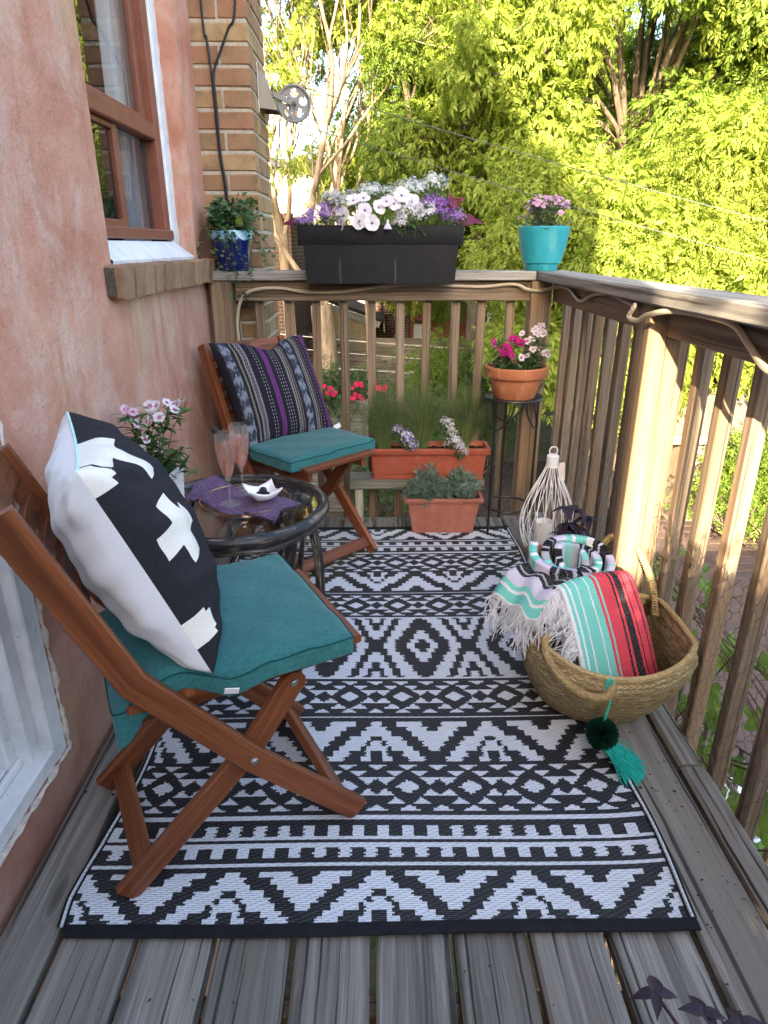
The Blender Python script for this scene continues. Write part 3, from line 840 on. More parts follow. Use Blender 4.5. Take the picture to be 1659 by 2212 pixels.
# seat cushions
def cushmat(name, a, b):
    t = NT(name, .9, .15); o = t.coord()
    th = t.noise(t.vmul(o, (330, 55, 150)), 1.0, 4, .7); th2 = t.noise(t.vmul(o, (40, 300, 150)), 1.0, 4, .7)
    c = t.ramp(t.m('ADD', t.m('MULTIPLY', th, .5), t.m('MULTIPLY', th2, .5)), [(.36, a), (.62, b)])
    wr = t.noise(o, 9, 3)
    c = t.mix(t.step(wr, .35, .7, 0, .25), c, tuple(q * .8 for q in a)); t.col(c)
    t.bump(t.m('ADD', th, th2), .25, .001); t.p(Sheen_Weight=.15)
    return t.mat
TEAL = cushmat('teal_canvas', (.022, .105, .112), (.045, .185, .185))
SEAM = flat('cushion_seam', (.012, .07, .075), .9, .1)
def cushion(label, loc, ang, droop):
    t = thing('seat_cushion', label, 'cushion', loc, ang, 'teal seat cushions')
    NU, NV_ = 56, 52; vv, ff = [], []
    q = random.Random(int(loc[1] * 1000))
    ph = [q.uniform(0, 6) for _ in range(6)]
    def pt(u, v, top):
        # trapezoid, wider at the front; u front-back, v side-side, both -1..1
        rx = abs(u) ** 7; ry = abs(v) ** 7
        sm_ = min(1, max(0, (u + .5) / .45)); sm_ = sm_ * sm_ * (3 - 2 * sm_); hw = .167 + .045 * sm_
        x = .016 + .217 * u * (1 - .012 * ry); y = hw * v * (1 - .014 * rx)
        e = max(abs(u), abs(v)); rim = max(0.0, (e - .9) / .1)
        cr = max(0, 1 - u * u) * max(0, 1 - v * v)
        zt = .488 + .008 * cr ** .6 - .010 * rim ** 2.5 + .0022 * math.sin(u * 9 + ph[0]) * math.sin(v * 7 + ph[1]) + .0006 * rim * math.sin(u * 31 + ph[2]) * math.sin(v * 27 + ph[3]) + .0010 * max(0, (e - .6) / .4) * math.sin(u * 17 + v * 13 + ph[4])
        zb = .4405 + .003 * rim ** 2
        z = zt if top else zb
        if droop:
            k = max(0, (-u - .45) / .55); kk = k * k * (.55 + .45 * max(0, -v))
            z -= .062 * kk; x -= .014 * kk
            if v < -.6: z += kk * .010 * math.sin(u * 30 + v * 12)
            if not top: z -= .040 * kk
            z -= .018 * max(0, (-v - .8) / .2) * max(0, 1 - abs(u + .15) / .35)
        return (x, y, z)
    for top in (1, 0):
        for i in range(NU + 1):
            for j in range(NV_ + 1): vv.append(pt(2 * i / NU - 1, 2 * j / NV_ - 1, top))
    n = (NU + 1) * (NV_ + 1); g = lambda i, j, o_=0: o_ + i * (NV_ + 1) + j
    for i in range(NU):
        for j in range(NV_):
            ff.append((g(i, j), g(i + 1, j), g(i + 1, j + 1), g(i, j + 1)))
            ff.append((g(i, j, n), g(i, j + 1, n), g(i + 1, j + 1, n), g(i + 1, j, n)))
    for i in range(NU):
        ff.append((g(i, 0), g(i, 0, n), g(i + 1, 0, n), g(i + 1, 0))); ff.append((g(i, NV_), g(i + 1, NV_), g(i + 1, NV_, n), g(i, NV_, n)))
    for j in range(NV_):
        ff.append((g(0, j), g(0, j + 1), g(0, j + 1, n), g(0, j, n))); ff.append((g(NU, j), g(NU, j, n), g(NU, j + 1, n), g(NU, j + 1)))
    b = MB(); b.add(vv, ff); o = b.build('cover', TEAL, t, ang=60, keep=False)
    ring = [pt(-1 + 2 * k / NU, -1, 1) for k in range(NU)] + [pt(1, -1 + 2 * k / NV_, 1) for k in range(NV_)] + [pt(1 - 2 * k / NU, 1, 1) for k in range(NU)] + [pt(-1, 1 - 2 * k / NV_, 1) for k in range(NV_)]
    m = MB(); m.tube([(x * 1.0, y, z + .001) for x, y, z in ring], .0018, 5, closed=True); m.build('seam', SEAM, t, keep=False)
    tg = MB(); tg.bar((-.03, -.222, .452), (-.005, -.226, .447), .002, .014, up=(0, -.3, 1), ch=.0003)
    if droop: tg.build('care_tag', WHITE_PAINT, t, keep=False)
    return t
cushion('teal canvas seat cushion on the near chair, its back corner sagging', C1, A1, True)
cushion('teal canvas seat cushion on the far chair, flat and square', C2, A2, False)

# throw pillows
def pillow(name, label, size, thick, P, Xa, Ya, colfun, mats, notch=0.0, seed=1, wr=.0025, N=84):
    """P centre, Xa sideways, Ya up the pillow, both world unit vectors; front is Xa x Ya"""
    q = random.Random(seed); ph = [q.uniform(0, 6.3) for _ in range(12)]
    Xa = unit(Xa); Za = unit(np.cross(Xa, Ya)); Ya = np.cross(Za, Xa); P = np.array(P, float)
    vv, ff, mi = [], [], []
    def pt(u, v, side):
        e = max(0.0, (1 - u * u) * (1 - v * v))
        t = thick / 2 * e ** .42
        pin = 1 - .075 * (1 - u * u) * v * v ** 2 - .0
        x = size / 2 * u * (1 - .07 * (1 - v * v) * u * u); y = size / 2 * v * (1 - .07 * (1 - u * u) * v * v)
        if v > 0: y -= notch * math.exp(-((u - .05) / .33) ** 2) * v ** 3
        ed = 1 - e ** .5
        z = side * t + wr * (math.sin(u * 5 + v * 11 + ph[0] + side) + .8 * math.sin(u * 17 - v * 6 + ph[1]) + .6 * math.sin(v * 23 + u * 9 + ph[2])) * (.3 + ed) * e ** .3
        # creases that run in from the corners
        for a, b, k in ((-1, -1, 3), (1, -1, 4), (-1, 1, 5), (1, 1, 6)):
            du, dv = u - a, v - b; d = math.hypot(du, dv); an = math.atan2(dv, du)
            z += side * (.008 if size < .431 and thick > .2 else .006) * math.sin(an * 11 + ph[k]) * max(0, 1 - d / .9) ** 1.5 * min(1, d * 4) * e ** .2
        return P + Xa * x + Ya * y + Za * z
    n = (N + 1) ** 2
    for side in (1, -1):
        for j in range(N + 1):
            for i in range(N + 1): vv.append(pt(2 * i / N - 1, 2 * j / N - 1, side))
    for j in range(N):
        for i in range(N):
            a = j * (N + 1) + i; u, v = (2 * i + 1) / N - 1, (2 * j + 1) / N - 1
            ff.append((a, a + 1, a + N + 2, a + N + 1)); mi.append(colfun(u, v, 1))
            ff.append((n + a, n + a + N + 1, n + a + N + 2, n + a + 1)); mi.append(colfun(u, v, -1))
    uv = []
    for f in ff:
        for k in f:
            k2 = k % n; uv.append(((k2 % (N + 1)) / N, (k2 // (N + 1)) / N))
    o = np_obj(name, vv, ff, mats, None, mi=mi, smooth=True, uv=uv)
    return o, pt
def fabric(name, c, v=.12):
    t = NT(name, .85, .15); o = t.coord()
    th = t.noise(o, 420, 2); w_ = t.noise(o, 11, 4)
    t.col(t.mix(t.step(w_, .35, .7, 0, .2), t.ramp(th, [(.3, tuple(q * (1 - v) for q in c)), (.7, c)]), tuple(q * .85 for q in c)))
    t.bump(t.m('ADD', t.m('MULTIPLY', th, .25), w_), .22, .004); return t.mat
def crossmat():
    t = NT('black_cotton_with_crosses', .85, .15); uv = t.coord('UV'); s_ = t.sep(uv)
    wv = t.noise(t.coord(), 9, 3); u = t.m('ADD', t.m('SUBTRACT', t.m('MULTIPLY', s_[0], 2.0), 1.0), t.m('MULTIPLY', t.m('SUBTRACT', wv, .5), .02)); v = t.m('SUBTRACT', t.m('MULTIPLY', s_[1], 2.0), 1.0)
    k = None
    for (cx, cy_, L_, w_) in ((-.685, .14, .27, .105), (-1.0, -.61, .12, .085), (-1.0, .93, .15, .10), (-.42, 1.0, .40, .12), (.35, -.55, .33, .12), (.55, .35, .33, .12)):
        a = t.m('ABSOLUTE', t.m('SUBTRACT', u, cx)); b = t.m('ABSOLUTE', t.m('SUBTRACT', v, cy_))
        i1 = t.m('MULTIPLY', t.m('LESS_THAN', a, w_), t.m('LESS_THAN', b, L_ * 1.08)); i2 = t.m('MULTIPLY', t.m('LESS_THAN', b, w_), t.m('LESS_THAN', a, L_))
        q = t.m('MAXIMUM', i1, i2); k = q if k is None else t.m('MAXIMUM', k, q)
    th = t.noise(t.coord(), 420, 2)
    t.col(t.mix(k, t.ramp(th, [(.3, (.017, .017, .022)), (.7, (.028, .027, .034))]), t.ramp(th, [(.3, (.70, .66, .60)), (.7, (.82, .79, .73))])))
    t.bump(t.m('ADD', t.m('MULTIPLY', th, .4), wv), .3, .004); return t.mat
P_WHITE = fabric('white_cotton', (.80, .81, .86)); P_BLACK = fabric('charcoal_cotton', (.022, .022, .028)); P_CREAM = fabric('cream_print', (.80, .76, .70))
def crosses(u, v, side):
    return 0 if side < 0 else 1
    for (cx, cy_, L_) in ((-.53, .15, .33), (-1.0, -.68, .25), (-1.0, .95, .20), (-.42, 1.0, .40), (.45, -.62, .36), (.70, .25, .36)):
        a, b = abs(u - cx), abs(v - cy_)
        if (a < .13 and b < L_) or (b < .13 and a < L_): return 2
    return 1
d1 = np.array((math.cos(A1), math.sin(A1), 0)); n1 = np.array((-d1[1], d1[0], 0))
up1 = unit(-.30 * d1 + np.array((0, 0, .95)))
pil1, _ = pillow('throw_pillow', 'large pillow with white crosses on black, white behind, on near chair', .43, .225, (-.455, 1.155, .684), np.array((-math.sin(R(25)), math.cos(R(25)), 0)), unit(-.37 * np.array((math.cos(R(25)), math.sin(R(25)), 0)) + np.array((0, 0, .93))), crosses, [P_WHITE, crossmat()], seed=4, wr=.006)
tag(pil1, 'large pillow with white crosses on a black front and white back, on the near chair', 'pillow')
z_ = MB(); ZP = [_(-.95 + 1.9 * k / 30, 1.0, 0.2) for k in range(31)]; z_.tube(ZP, .003, 6)
z_.build('zipper', flat('mint_zipper', (.50, .78, .74), .5, .3), pil1)

def stripemat():
    t = NT('woven_stripes', .9, .15); uv = t.coord('UV'); s_ = t.sep(uv)
    x = s_[0]; y = s_[1]
    def band(c, w_): return t.step(t.m('ABSOLUTE', t.m('SUBTRACT', x, c)), w_ * .85, w_, 1, 0)
    c = t.ramp(t.noise(t.vmul(uv, (300, 300, 1)), 1.0, 2), [(.3, (.010, .009, .014)), (.7, (.022, .018, .028))])
    def chain(c, xc, w_, col_, f, lw=.35):
        # twisted chain: two strands that cross
        ph = t.m('SINE', t.m('MULTIPLY', y, f)); dx = t.m('SUBTRACT', x, xc)
        a = t.m('ABSOLUTE', t.m('SUBTRACT', dx, t.m('MULTIPLY', ph, w_ * .55))); b = t.m('ABSOLUTE', t.m('ADD', dx, t.m('MULTIPLY', ph, w_ * .55)))
        return t.mix(t.step(t.m('MINIMUM', a, b), w_ * lw * .6, w_ * lw, .95, 0), c, col_)
    def dash(c, xc, w_, col_, f):
        on_ = t.m('MULTIPLY', t.step(t.m('ABSOLUTE', t.m('SUBTRACT', x, xc)), w_ * .6, w_, 1, 0), t.step(t.m('SINE', t.m('MULTIPLY', y, f)), -.2, .2, 0, 1))
        return t.mix(on_, c, col_)
    ik = t.noise(t.xyz(t.m('MULTIPLY', x, 70.0), t.m('MULTIPLY', y, 12.0), 0.0), 1.0, 3)
    blk = t.m('SINE', t.m('ADD', t.m('MULTIPLY', y, 44.0), t.m('MULTIPLY', ik, 13.0)))
    for xc in (.08, .70):
        bd = band(xc, .043)
        figure = t.step(t.m('SUBTRACT', blk, t.m('MULTIPLY', t.m('ABSOLUTE', t.m('SUBTRACT', x, xc)), 16.0)), -.5, -.2, 0, 1)
        c = t.mix(bd, c, t.mix(figure, (.035, .04, .055), (.18, .20, .25)))
    gr, ol, br = (.27, .27, .29), (.22, .225, .15), (.20, .14, .13)
    for xc in (.155, .60, .775): c = chain(c, xc, .011, ol, 105.0)
    for xc in (.195, .185 + .05, .575, .80): c = chain(c, xc, .011, gr, 90.0)
    for xc in (.215, .625, .83): c = chain(c, xc, .008, br, 120.0)
    for xc in (.405, .93): c = chain(c, xc, .030, (.15, .04, .17), 150.0, .42); c = chain(c, xc, .012, (.10, .025, .12), 150.0, .4)
    for xc in (.31, .335, .475, .50, .525, .87, .965): c = dash(c, xc, .003, (.34, .34, .37), 190.0)
    h = t.noise(t.vmul(uv, (260, 420, 1)), 1.0, 2)
    t.col(c); t.bump(h, .4, .0015); return t.mat
STRIPE = stripemat()
d2 = np.array((math.cos(A2), math.sin(A2), 0)); n2 = np.array((-d2[1], d2[0], 0))
up2 = unit(-.30 * d2 + .03 * n2 + np.array((0, 0, .95)))
pil2, pf = pillow('throw_pillow', '', .43, .15, (-.40, 2.632, .662), np.array((math.sin(.85), math.cos(.85), 0)), unit(-.48 * np.array((math.cos(.85), -math.sin(.85), 0)) + np.array((0, 0, .88))), lambda u, v, s: 0, [STRIPE], notch=.045, seed=9, wr=.002)
tag(pil2, 'dark woven pillow with purple and grey stripes on the far chair', 'pillow')
q_ = pf(1.0, -.93, 0)
tg = MB(); tg.bar(q_, q_ + np.array((.028, .012, .012)), .002, .02, ch=.0003); tg.build('care_tag', WHITE_PAINT, pil2)
# ------------------------------------------------------------------ the rattan table and what stands on it
def rattanmat():
    t = NT('black_worn_rattan', .42, .45); uv = t.coord('UV'); o = t.coord()
    w_ = t.noise(t.vmul(uv, (7, 70, 1)), 1.0, 5, .7); g = t.noise(o, 22, 4)
    c = t.mix(t.m('MULTIPLY', t.step(w_, .50, .60, 0, .9), t.step(g, .40, .56)), (.012, .012, .014), (.24, .20, .155))
    t.col(c); t.bump(w_, .4, .002); return t.mat
RATTAN = rattanmat()
TC = np.array((-.42, 1.85, 0)); TZ = .48
table = thing('rattan_table', 'low round black rattan table with a glass top', 'table', tuple(TC))
m = MB(); m.tube([TC + (.262 * math.cos(a), .262 * math.sin(a), TZ - .016) for a in np.linspace(0, 2 * PI, 49)[:-1]], .020, 10, closed=True); m.build('rim', RATTAN, table)
m = MB(); m.tube([TC + (.246 * math.cos(a), .246 * math.sin(a), TZ - .048 + .004 * math.sin(a * 8)) for a in np.linspace(0, 2 * PI, 49)[:-1]], .013, 8, closed=True); m.build('apron_ring', RATTAN, table)
m = MB(); m.tube([TC + (.15 * math.cos(a), .15 * math.sin(a), .17) for a in np.linspace(0, 2 * PI, 33)[:-1]], .012, 8, closed=True); m.build('lower_ring', RATTAN, table)
m = MB(); m.lathe([(.0001, TZ - .016), (.245, TZ - .016), (.248, TZ - .013), (.245, TZ - .010), (.0001, TZ - .010)], TC, 64); m.build('glass_top', TABLE_GLASS, table)
def pol(r_, a, z): return TC + (r_ * math.cos(R(a)), r_ * math.sin(R(a)), z)
for a in (-38, 52, 142, 232):
    m = MB(); m.tube(catmull([pol(.235, a, .45), pol(.215, a, .34), pol(.165, a, .2), pol(.175, a, .09), pol(.225, a, .02)], 8), .0165, 9); m.build('leg', RATTAN, table)
    m = MB(); m.tube(catmull([pol(.236, a + 24, .445), pol(.262, a + 20, .33), pol(.268, a + 16, .2), pol(.235, a + 10, .10), pol(.18, a + 4, .085), pol(.17, a - 3, .13)], 8), .0145, 9); m.build('curved_brace', RATTAN, table)
    m = MB(); m.tube(catmull([pol(.238, a + 12, .445), pol(.22, a + 8, .28), pol(.20, a + 3, .12)], 8), .008, 8); m.build('thin_brace', RATTAN, table)
    wz = MB(); wz.tube([pol(.233, a, .452 - .0026 * k / 8) + np.array((.0205 * math.cos(k * PI / 4), .0205 * math.sin(k * PI / 4), 0)) for k in range(96)], .0024, 4); wz.build('binding', RATTAN, table)
tray = thing('glass_tray', 'round clear tray with a thin shining metal rim on the glass table', 'tray', (-.395, 1.885, TZ - .01))
m = MB(); m.lathe([(.0001, .003), (.125, .003), (.132, .006)], (-.395, 1.885, TZ - .009), 56); m.build('tray_plate', TABLE_GLASS, tray)
m = MB(); m.tube([(-.395 + .134 * math.cos(a), 1.885 + .134 * math.sin(a), TZ - .001) for a in np.linspace(0, 2 * PI, 65)[:-1]], .0032, 6, closed=True, flat=2.0)
m.build('tray_rim', flat('rose_gold_rim', (.75, .55, .42), .18, .5, .05, Metallic=1.0), tray)
# napkin, folded double
def napmat():
    t = NT('purple_slub_cloth', .95, .1); uv = t.coord('UV')
    a = t.noise(t.vmul(uv, (6, 75, 1)), 1.0, 4, .7); b = t.noise(t.vmul(uv, (75, 6, 1)), 1.0, 4, .7)
    c = t.ramp(a, [(.36, (.07, .045, .09)), (.5, (.14, .09, .165)), (.64, (.25, .18, .27))])
    c = t.mix(t.step(b, .5, .66, 0, .6), c, (.045, .025, .07)); c = t.mix(t.step(b, .68, .74, 0, .5), c, (.30, .22, .28))
    t.col(c); t.bump(t.m('ADD', a, b), .5, .002); return t.mat
A_, B_, C_, D_ = np.array((-.588, 1.90)), np.array((-.535, 2.05)), np.array((-.232, 1.835)), np.array((-.292, 1.705))
vv, ff, uv = [], [], []
NN = 44
def nap(u, v, lay):
    p = A_ * (1 - u) * (1 - v) + B_ * (1 - u) * v + C_ * u * v + D_ * u * (1 - v)
    p = p + np.array((.010 * math.sin(v * 7 + 1), .012 * math.sin(u * 9 + lay))) * (1 if lay else .9) + (np.array((-.004, -.014)) if lay == 0 else 0)
    z = TZ - .003 + lay * .004 + .0035 * (1 + math.sin(u * 11 + v * 4)) * (.4 + abs(u - .5)) + .018 * max(0, 1 - u * 6) * v * lay + .010 * max(0, u * 5 - 4) * (1 - v) * lay
    if lay and v < .06: z -= .004
    return (*p, z)
for lay in (0, 1):
    b0 = len(vv)
    for i in range(NN + 1):
        for j in range(NN + 1): vv.append(nap(i / NN, j / NN, lay))
    for i in range(NN):
        for j in range(NN):
            a = b0 + i * (NN + 1) + j; ff.append((a, a + NN + 1, a + NN + 2, a + 1))
            uv += [(i / NN * 1.8, j / NN), ((i + 1) / NN * 1.8, j / NN), ((i + 1) / NN * 1.8, (j + 1) / NN), (i / NN * 1.8, (j + 1) / NN)]
n1_ = (NN + 1) ** 2
for i in range(NN):   # the rolled fold joining the layers
    a = i * (NN + 1); ff.append((a, n1_ + a, n1_ + a + NN + 1, a + NN + 1)); uv += [(i / NN * 1.8, 0), (i / NN * 1.8, .02), ((i + 1) / NN * 1.8, .02), ((i + 1) / NN * 1.8, 0)]
tag(np_obj('napkin', vv, ff, napmat(), None, smooth=True, uv=uv), 'folded purple slub napkin lying on the glass table under the drinks', 'napkin')

FLUTE = panemat('flute_glass', (.985, .985, .985), 1.5, .07, (.9, .9, .92))
DRINK = panemat('pink_wine', (.93, .66, .52), 1.3, .26, (.95, .48, .34))
BERRY = flat('blackberry_skin', (.008, .006, .012), .28, .5, .3, 80)
THYME = leafmat('thyme_green', (.06, .075, .025), (.17, .17, .07), .2)
berry_me = MB()
for k in range(46):
    ph = math.acos(1 - 2 * (k + .5) / 46); th = k * 2.39996
    berry_me.ball((.0068 * math.sin(ph) * math.cos(th), .0068 * math.sin(ph) * math.sin(th), .0085 * math.cos(ph)), .0027, 6, 4)
berry_me = berry_me.mesh('blackberry', BERRY)
def sprig(name, label, p0, p1, n=46, s_=.006, grp=None):
    t = thing(name, label, 'herb sprig', p0, 0, grp)
    p0 = np.array(p0, float); p1 = np.array(p1, float)
    m = MB(); mid = (p0 + p1) / 2 + np.array((0, 0, .012)); P = catmull([p0, mid, p1], 6); m.tube(P, .0007, 4)
    m.tube(catmull([mid, mid + (p1 - p0) * .35 + np.array((.012, -.008, .006))], 5), .0005, 4)
    m.build('stem', THYME, t)
    tv, tf = leaf_t(.5, .1, .2, 2); k = nrg.integers(0, len(P), n)
    pos = P[k] + nrg.normal(0, .0035, (n, 3)); V_, F_ = scatter(tv, tf, pos, frames(rand_dirs(n), rand_dirs(n)), nrg.uniform(.6, 1.2, n) * s_)
    np_obj('leaves', V_, F_, THYME, t)
def flute(lab, x, y, z0, bl, ang):
    t = thing('champagne_flute', lab, 'glass', (x, y, z0), 0, 'champagne flutes')
    c = (x, y, z0)
    m = MB(); m.lathe([(.0001, .0012), (.031, .0012), (.032, .002), (.012, .004), (.0045, .010), (.0035, .03), (.0035, .07), (.006, .078), (.016, .098), (.024, .13), (.0285, .17), (.0282, .218), (.0275, .2185), (.0275, .17), (.023, .131), (.015, .10), (.0045, .082), (.0001, .081)], c, 28)
    m.build('glass', FLUTE, t)
    m = MB(); m.lathe([(.0001, .082), (.0042, .083), (.0146, .1005), (.0226, .131), (.0268, .168), (.0268, .184), (.0001, .184)], c, 28); m.build('drink', DRINK, t)
    o = inst('blackberry', berry_me, Matrix.Translation((x + .030 * math.cos(ang), y + .030 * math.sin(ang), z0 + .221)))
    tag(o, bl, 'blackberry', 'blackberries')
    sprig('thyme_sprig', 'thyme sprig poking out of the ' + ('front' if y < 1.88 else 'rear') + ' champagne flute', (x, y, z0 + .13), (x + .028 * math.cos(ang + .4), y + .028 * math.sin(ang + .4), z0 + .24), grp='thyme sprigs')
flute('pink filled champagne flute in front, blackberry on its left rim', -.430, 1.835, TZ + .003, 'blackberry on the left rim of the front flute', 2.9)
flute('pink filled champagne flute behind the other, blackberry on its right rim', -.408, 1.925, TZ + .003, 'blackberry on the right rim of the rear flute', .3)
# square dish
dish = []
N_ = 16; vv, ff = [], []
for sgn in (0, 1):
    for i in range(N_ + 1):
        for j in range(N_ + 1):
            u, v = 2 * i / N_ - 1, 2 * j / N_ - 1
            e = max(abs(u), abs(v)); r_ = .7 * e + .3 * math.hypot(u, v)
            z = .003 + .026 * r_ ** 2.4 + .008 * (abs(u * v)) ** 1.5
            s_ = .047 * (1 - .10 * (1 - abs(u * v)) * e * e)
            vv.append((u * s_ * (1 if not sgn else .97), v * s_ * (1 if not sgn else .97), z + (-.003 if not sgn else .0012)))
nn_ = (N_ + 1) ** 2
for i in range(N_):
    for j in range(N_):
        a = i * (N_ + 1) + j; ff += [(a, a + 1, a + N_ + 2, a + N_ + 1), (nn_ + a, nn_ + a + N_ + 1, nn_ + a + N_ + 2, nn_ + a + 1)]
for i in range(N_):
    for a, b in ((i, i + 1), (N_ * (N_ + 1) + i + 1, N_ * (N_ + 1) + i)): ff.append((a, nn_ + a, nn_ + b, b))
    for a, b in (((i + 1) * (N_ + 1), i * (N_ + 1)), (i * (N_ + 1) + N_, (i + 1) * (N_ + 1) + N_)): ff.append((a, nn_ + a, nn_ + b, b))
me = np_mesh('square_dish', vv, ff, flat('white_porcelain', (.85, .85, .86), .12, .5, .02), smooth=True)
dz = TZ + .007
tag(inst('square_dish', me, Matrix.Translation((-.338, 1.86, dz)) @ Matrix.Rotation(R(28), 4, 'Z')), 'small square white dish with turned-up corners holding blackberries', 'dish')
for (dx, dy, dzz, lb) in ((-.008, -.004, .012, 'blackberry lying in the white dish, front left'), (.010, -.002, .012, 'blackberry lying in the white dish, front right'), (.001, .006, .024, 'blackberry heaped on top in the white dish'), (-.002, .014, .016, 'blackberry lying at the back of the white dish')):
    tag(inst('blackberry', berry_me, Matrix.Translation((-.338 + dx * 1.2, 1.86 + dy, dz + dzz + .003)) @ Matrix.Rotation(R(60 + dx * 4000), 4, 'X') @ Matrix.Scale(1.3, 4)), lb, 'blackberry', 'blackberries')
sprig('thyme_sprig', 'loose thyme sprig lying on the purple napkin beside the dish', (-.385, 1.80, TZ + .006), (-.31, 1.785, TZ + .008), 60, .006, 'thyme sprigs')

# ------------------------------------------------------------------ pots and planters
def stained(name, c, rough, spec):
    t = NT(name, rough, spec); o = t.coord(); s_ = t.sep(o); n_ = t.noise(o, 16, 6, .62); d = t.noise(t.xyz(t.m('MULTIPLY', s_[0], 30), t.m('MULTIPLY', s_[1], 30), t.m('MULTIPLY', s_[2], 6)), 1.0, 5)
    cc = t.ramp(n_, [(.34, tuple(q * .86 for q in c)), (.66, tuple(min(1, q * 1.1) for q in c))])
    cc = t.mix(t.step(d, .54, .68, 0, .28), cc, tuple(min(1, q * .6 + .16) for q in c)); sp = t.noise(o, 130, 3)
    cc = t.mix(t.m('MULTIPLY', t.step(sp, .60, .68, 0, .6), t.step(t.noise(o, 7, 3), .45, .6)), cc, (.06, .04, .028)); t.col(cc); t.bump(n_, .12, .002); return t.mat
TERRA = stained('terracotta', (.42, .155, .075), .8, .2)
def terra_old():
    t = NT('chalky_terracotta', .85, .15); o = t.coord(); s_ = t.sep(o)
    n_ = t.noise(o, 13, 5); d = t.noise(t.xyz(t.m('MULTIPLY', s_[0], 38), t.m('MULTIPLY', s_[1], 38), t.m('MULTIPLY', s_[2], 7)), 1.0, 4)
    c = t.ramp(n_, [(.3, (.36, .125, .06)), (.7, (.47, .185, .095))]); c = t.mix(t.step(d, .55, .7, 0, .5), c, (.52, .33, .23)); t.col(c); t.bump(n_, .2); return t.mat
TERRA_OLD = terra_old()
PLASTIC_RED = stained('brick_red_plastic', (.36, .085, .045), .5, .35)
PLASTIC_PINK = stained('faded_terracotta_plastic', (.38, .14, .095), .55, .3)
def troughmat():
    t = NT('black_plastic', .6, .22); o = t.coord(); s_ = t.sep(o)
    n_ = t.noise(o, 30, 4); c = t.ramp(n_, [(.3, (.006, .0065, .008)), (.7, (.011, .0115, .014))])
    st = None
    for xc in (-.165, .055):
        k = t.m('MULTIPLY', t.step(t.m('ABSOLUTE', t.m('SUBTRACT', s_[0], t.m('ADD', xc, t.m('MULTIPLY', n_, .006)))), .002, .005, 1, 0), t.step(t.m('ADD', s_[2], t.m('MULTIPLY', n_, .03)), .07, .05))
        st = k if st is None else t.m('MAXIMUM', st, k)
    c = t.mix(t.m('MULTIPLY', st, .3), c, (.12, .12, .12)); t.col(c); t.bump(t.noise(o, 400, 2), .15, .001); return t.mat
def box_planter(name, label, cat, c, top, bot, h, lip, mat, rotz=0.0, ribs=False, group=None, soil=True, feet=False):
    """tapered box on its base; top and bot are (length, depth)"""
    t = thing(name, label, cat, c, rotz, group)
    m = MB()
    def ring(lx, ly, z, r_=.012, n=4):
        P = []
        for (sx, sy, a0) in ((1, 1, 0), (-1, 1, 90), (-1, -1, 180), (1, -1, 270)):
            for k in range(n + 1):
                a = R(a0 + 90 * k / n); P.append((sx * (lx / 2 - r_) + r_ * math.cos(a), sy * (ly / 2 - r_) + r_ * math.sin(a), z))
        return P
    L = lambda f: (bot[0] + (top[0] - bot[0]) * f, bot[1] + (top[1] - bot[1]) * f)
    secs = [ring(*bot, .0)]
    hs = [(0, 0), (.004, .0)]
    steps = [(0.0, 0), (.06, 0), (.07, -.002 if ribs else 0), (.16, -.002 if ribs else 0), (.17, 0)] if ribs else [(0.0, 0)]
    for f, off in steps + [((h - lip) / h, 0)]:
        a = L(f); secs.append(ring(a[0] + off * 2, a[1] + off * 2, h * f))
    if ribs:
        a = L((h - lip) / h - .02); secs.append(ring(a[0] + .004, a[1] + .004, h - lip - .001))
    e = .012
    secs += [ring(top[0] + 2 * e - .004, top[1] + 2 * e - .004, h - lip), ring(top[0] + 2 * e, top[1] + 2 * e, h - lip + .003), ring(top[0] + 2 * e, top[1] + 2 * e, h - .003), ring(top[0] + 2 * e - .005, top[1] + 2 * e - .005, h),
             ring(top[0] - .006, top[1] - .006, h), ring(top[0] - .012, top[1] - .012, h - .03), ring(top[0] - .016, top[1] - .016, h - .045)]
    n = len(secs[0]); vv = [p for s_ in secs for p in s_]; ff = []
    for i in range(len(secs) - 1):
        for k in range(n): ff.append((i * n + k, i * n + (k + 1) % n, (i + 1) * n + (k + 1) % n, (i + 1) * n + k))
    ff.append(tuple(reversed(range(n)))); m.add(vv, ff); m.build('box', mat, t, keep=False)
    if feet:
        m = MB(); m.bar((-bot[0] * .3, 0, .001), (-bot[0] * .46, 0, .001), bot[1] + .004, .012, ch=.002); m.build('foot', mat, t, keep=False)
        m = MB(); m.bar((bot[0] * .3, 0, .001), (bot[0] * .46, 0, .001), bot[1] + .004, .012, ch=.002); m.build('foot', mat, t, keep=False)
    if soil:
        N1, N2 = 60, 18; lx, ly = top[0] - .013, top[1] - .013
        V_ = [(lx * (i / N1 - .5), ly * (j / N2 - .5), h - .022 + .004 * math.sin(i * .9) * math.sin(j * 1.3) + nrg.normal(0, .0022)) for i in range(N1 + 1) for j in range(N2 + 1)]
        F_ = [(i * (N2 + 1) + j, (i + 1) * (N2 + 1) + j, (i + 1) * (N2 + 1) + j + 1, i * (N2 + 1) + j + 1) for i in range(N1) for j in range(N2)]
        o = np_obj('soil', V_, F_, SOIL, None); o.parent = t; kind(o, 'stuff')
    return t
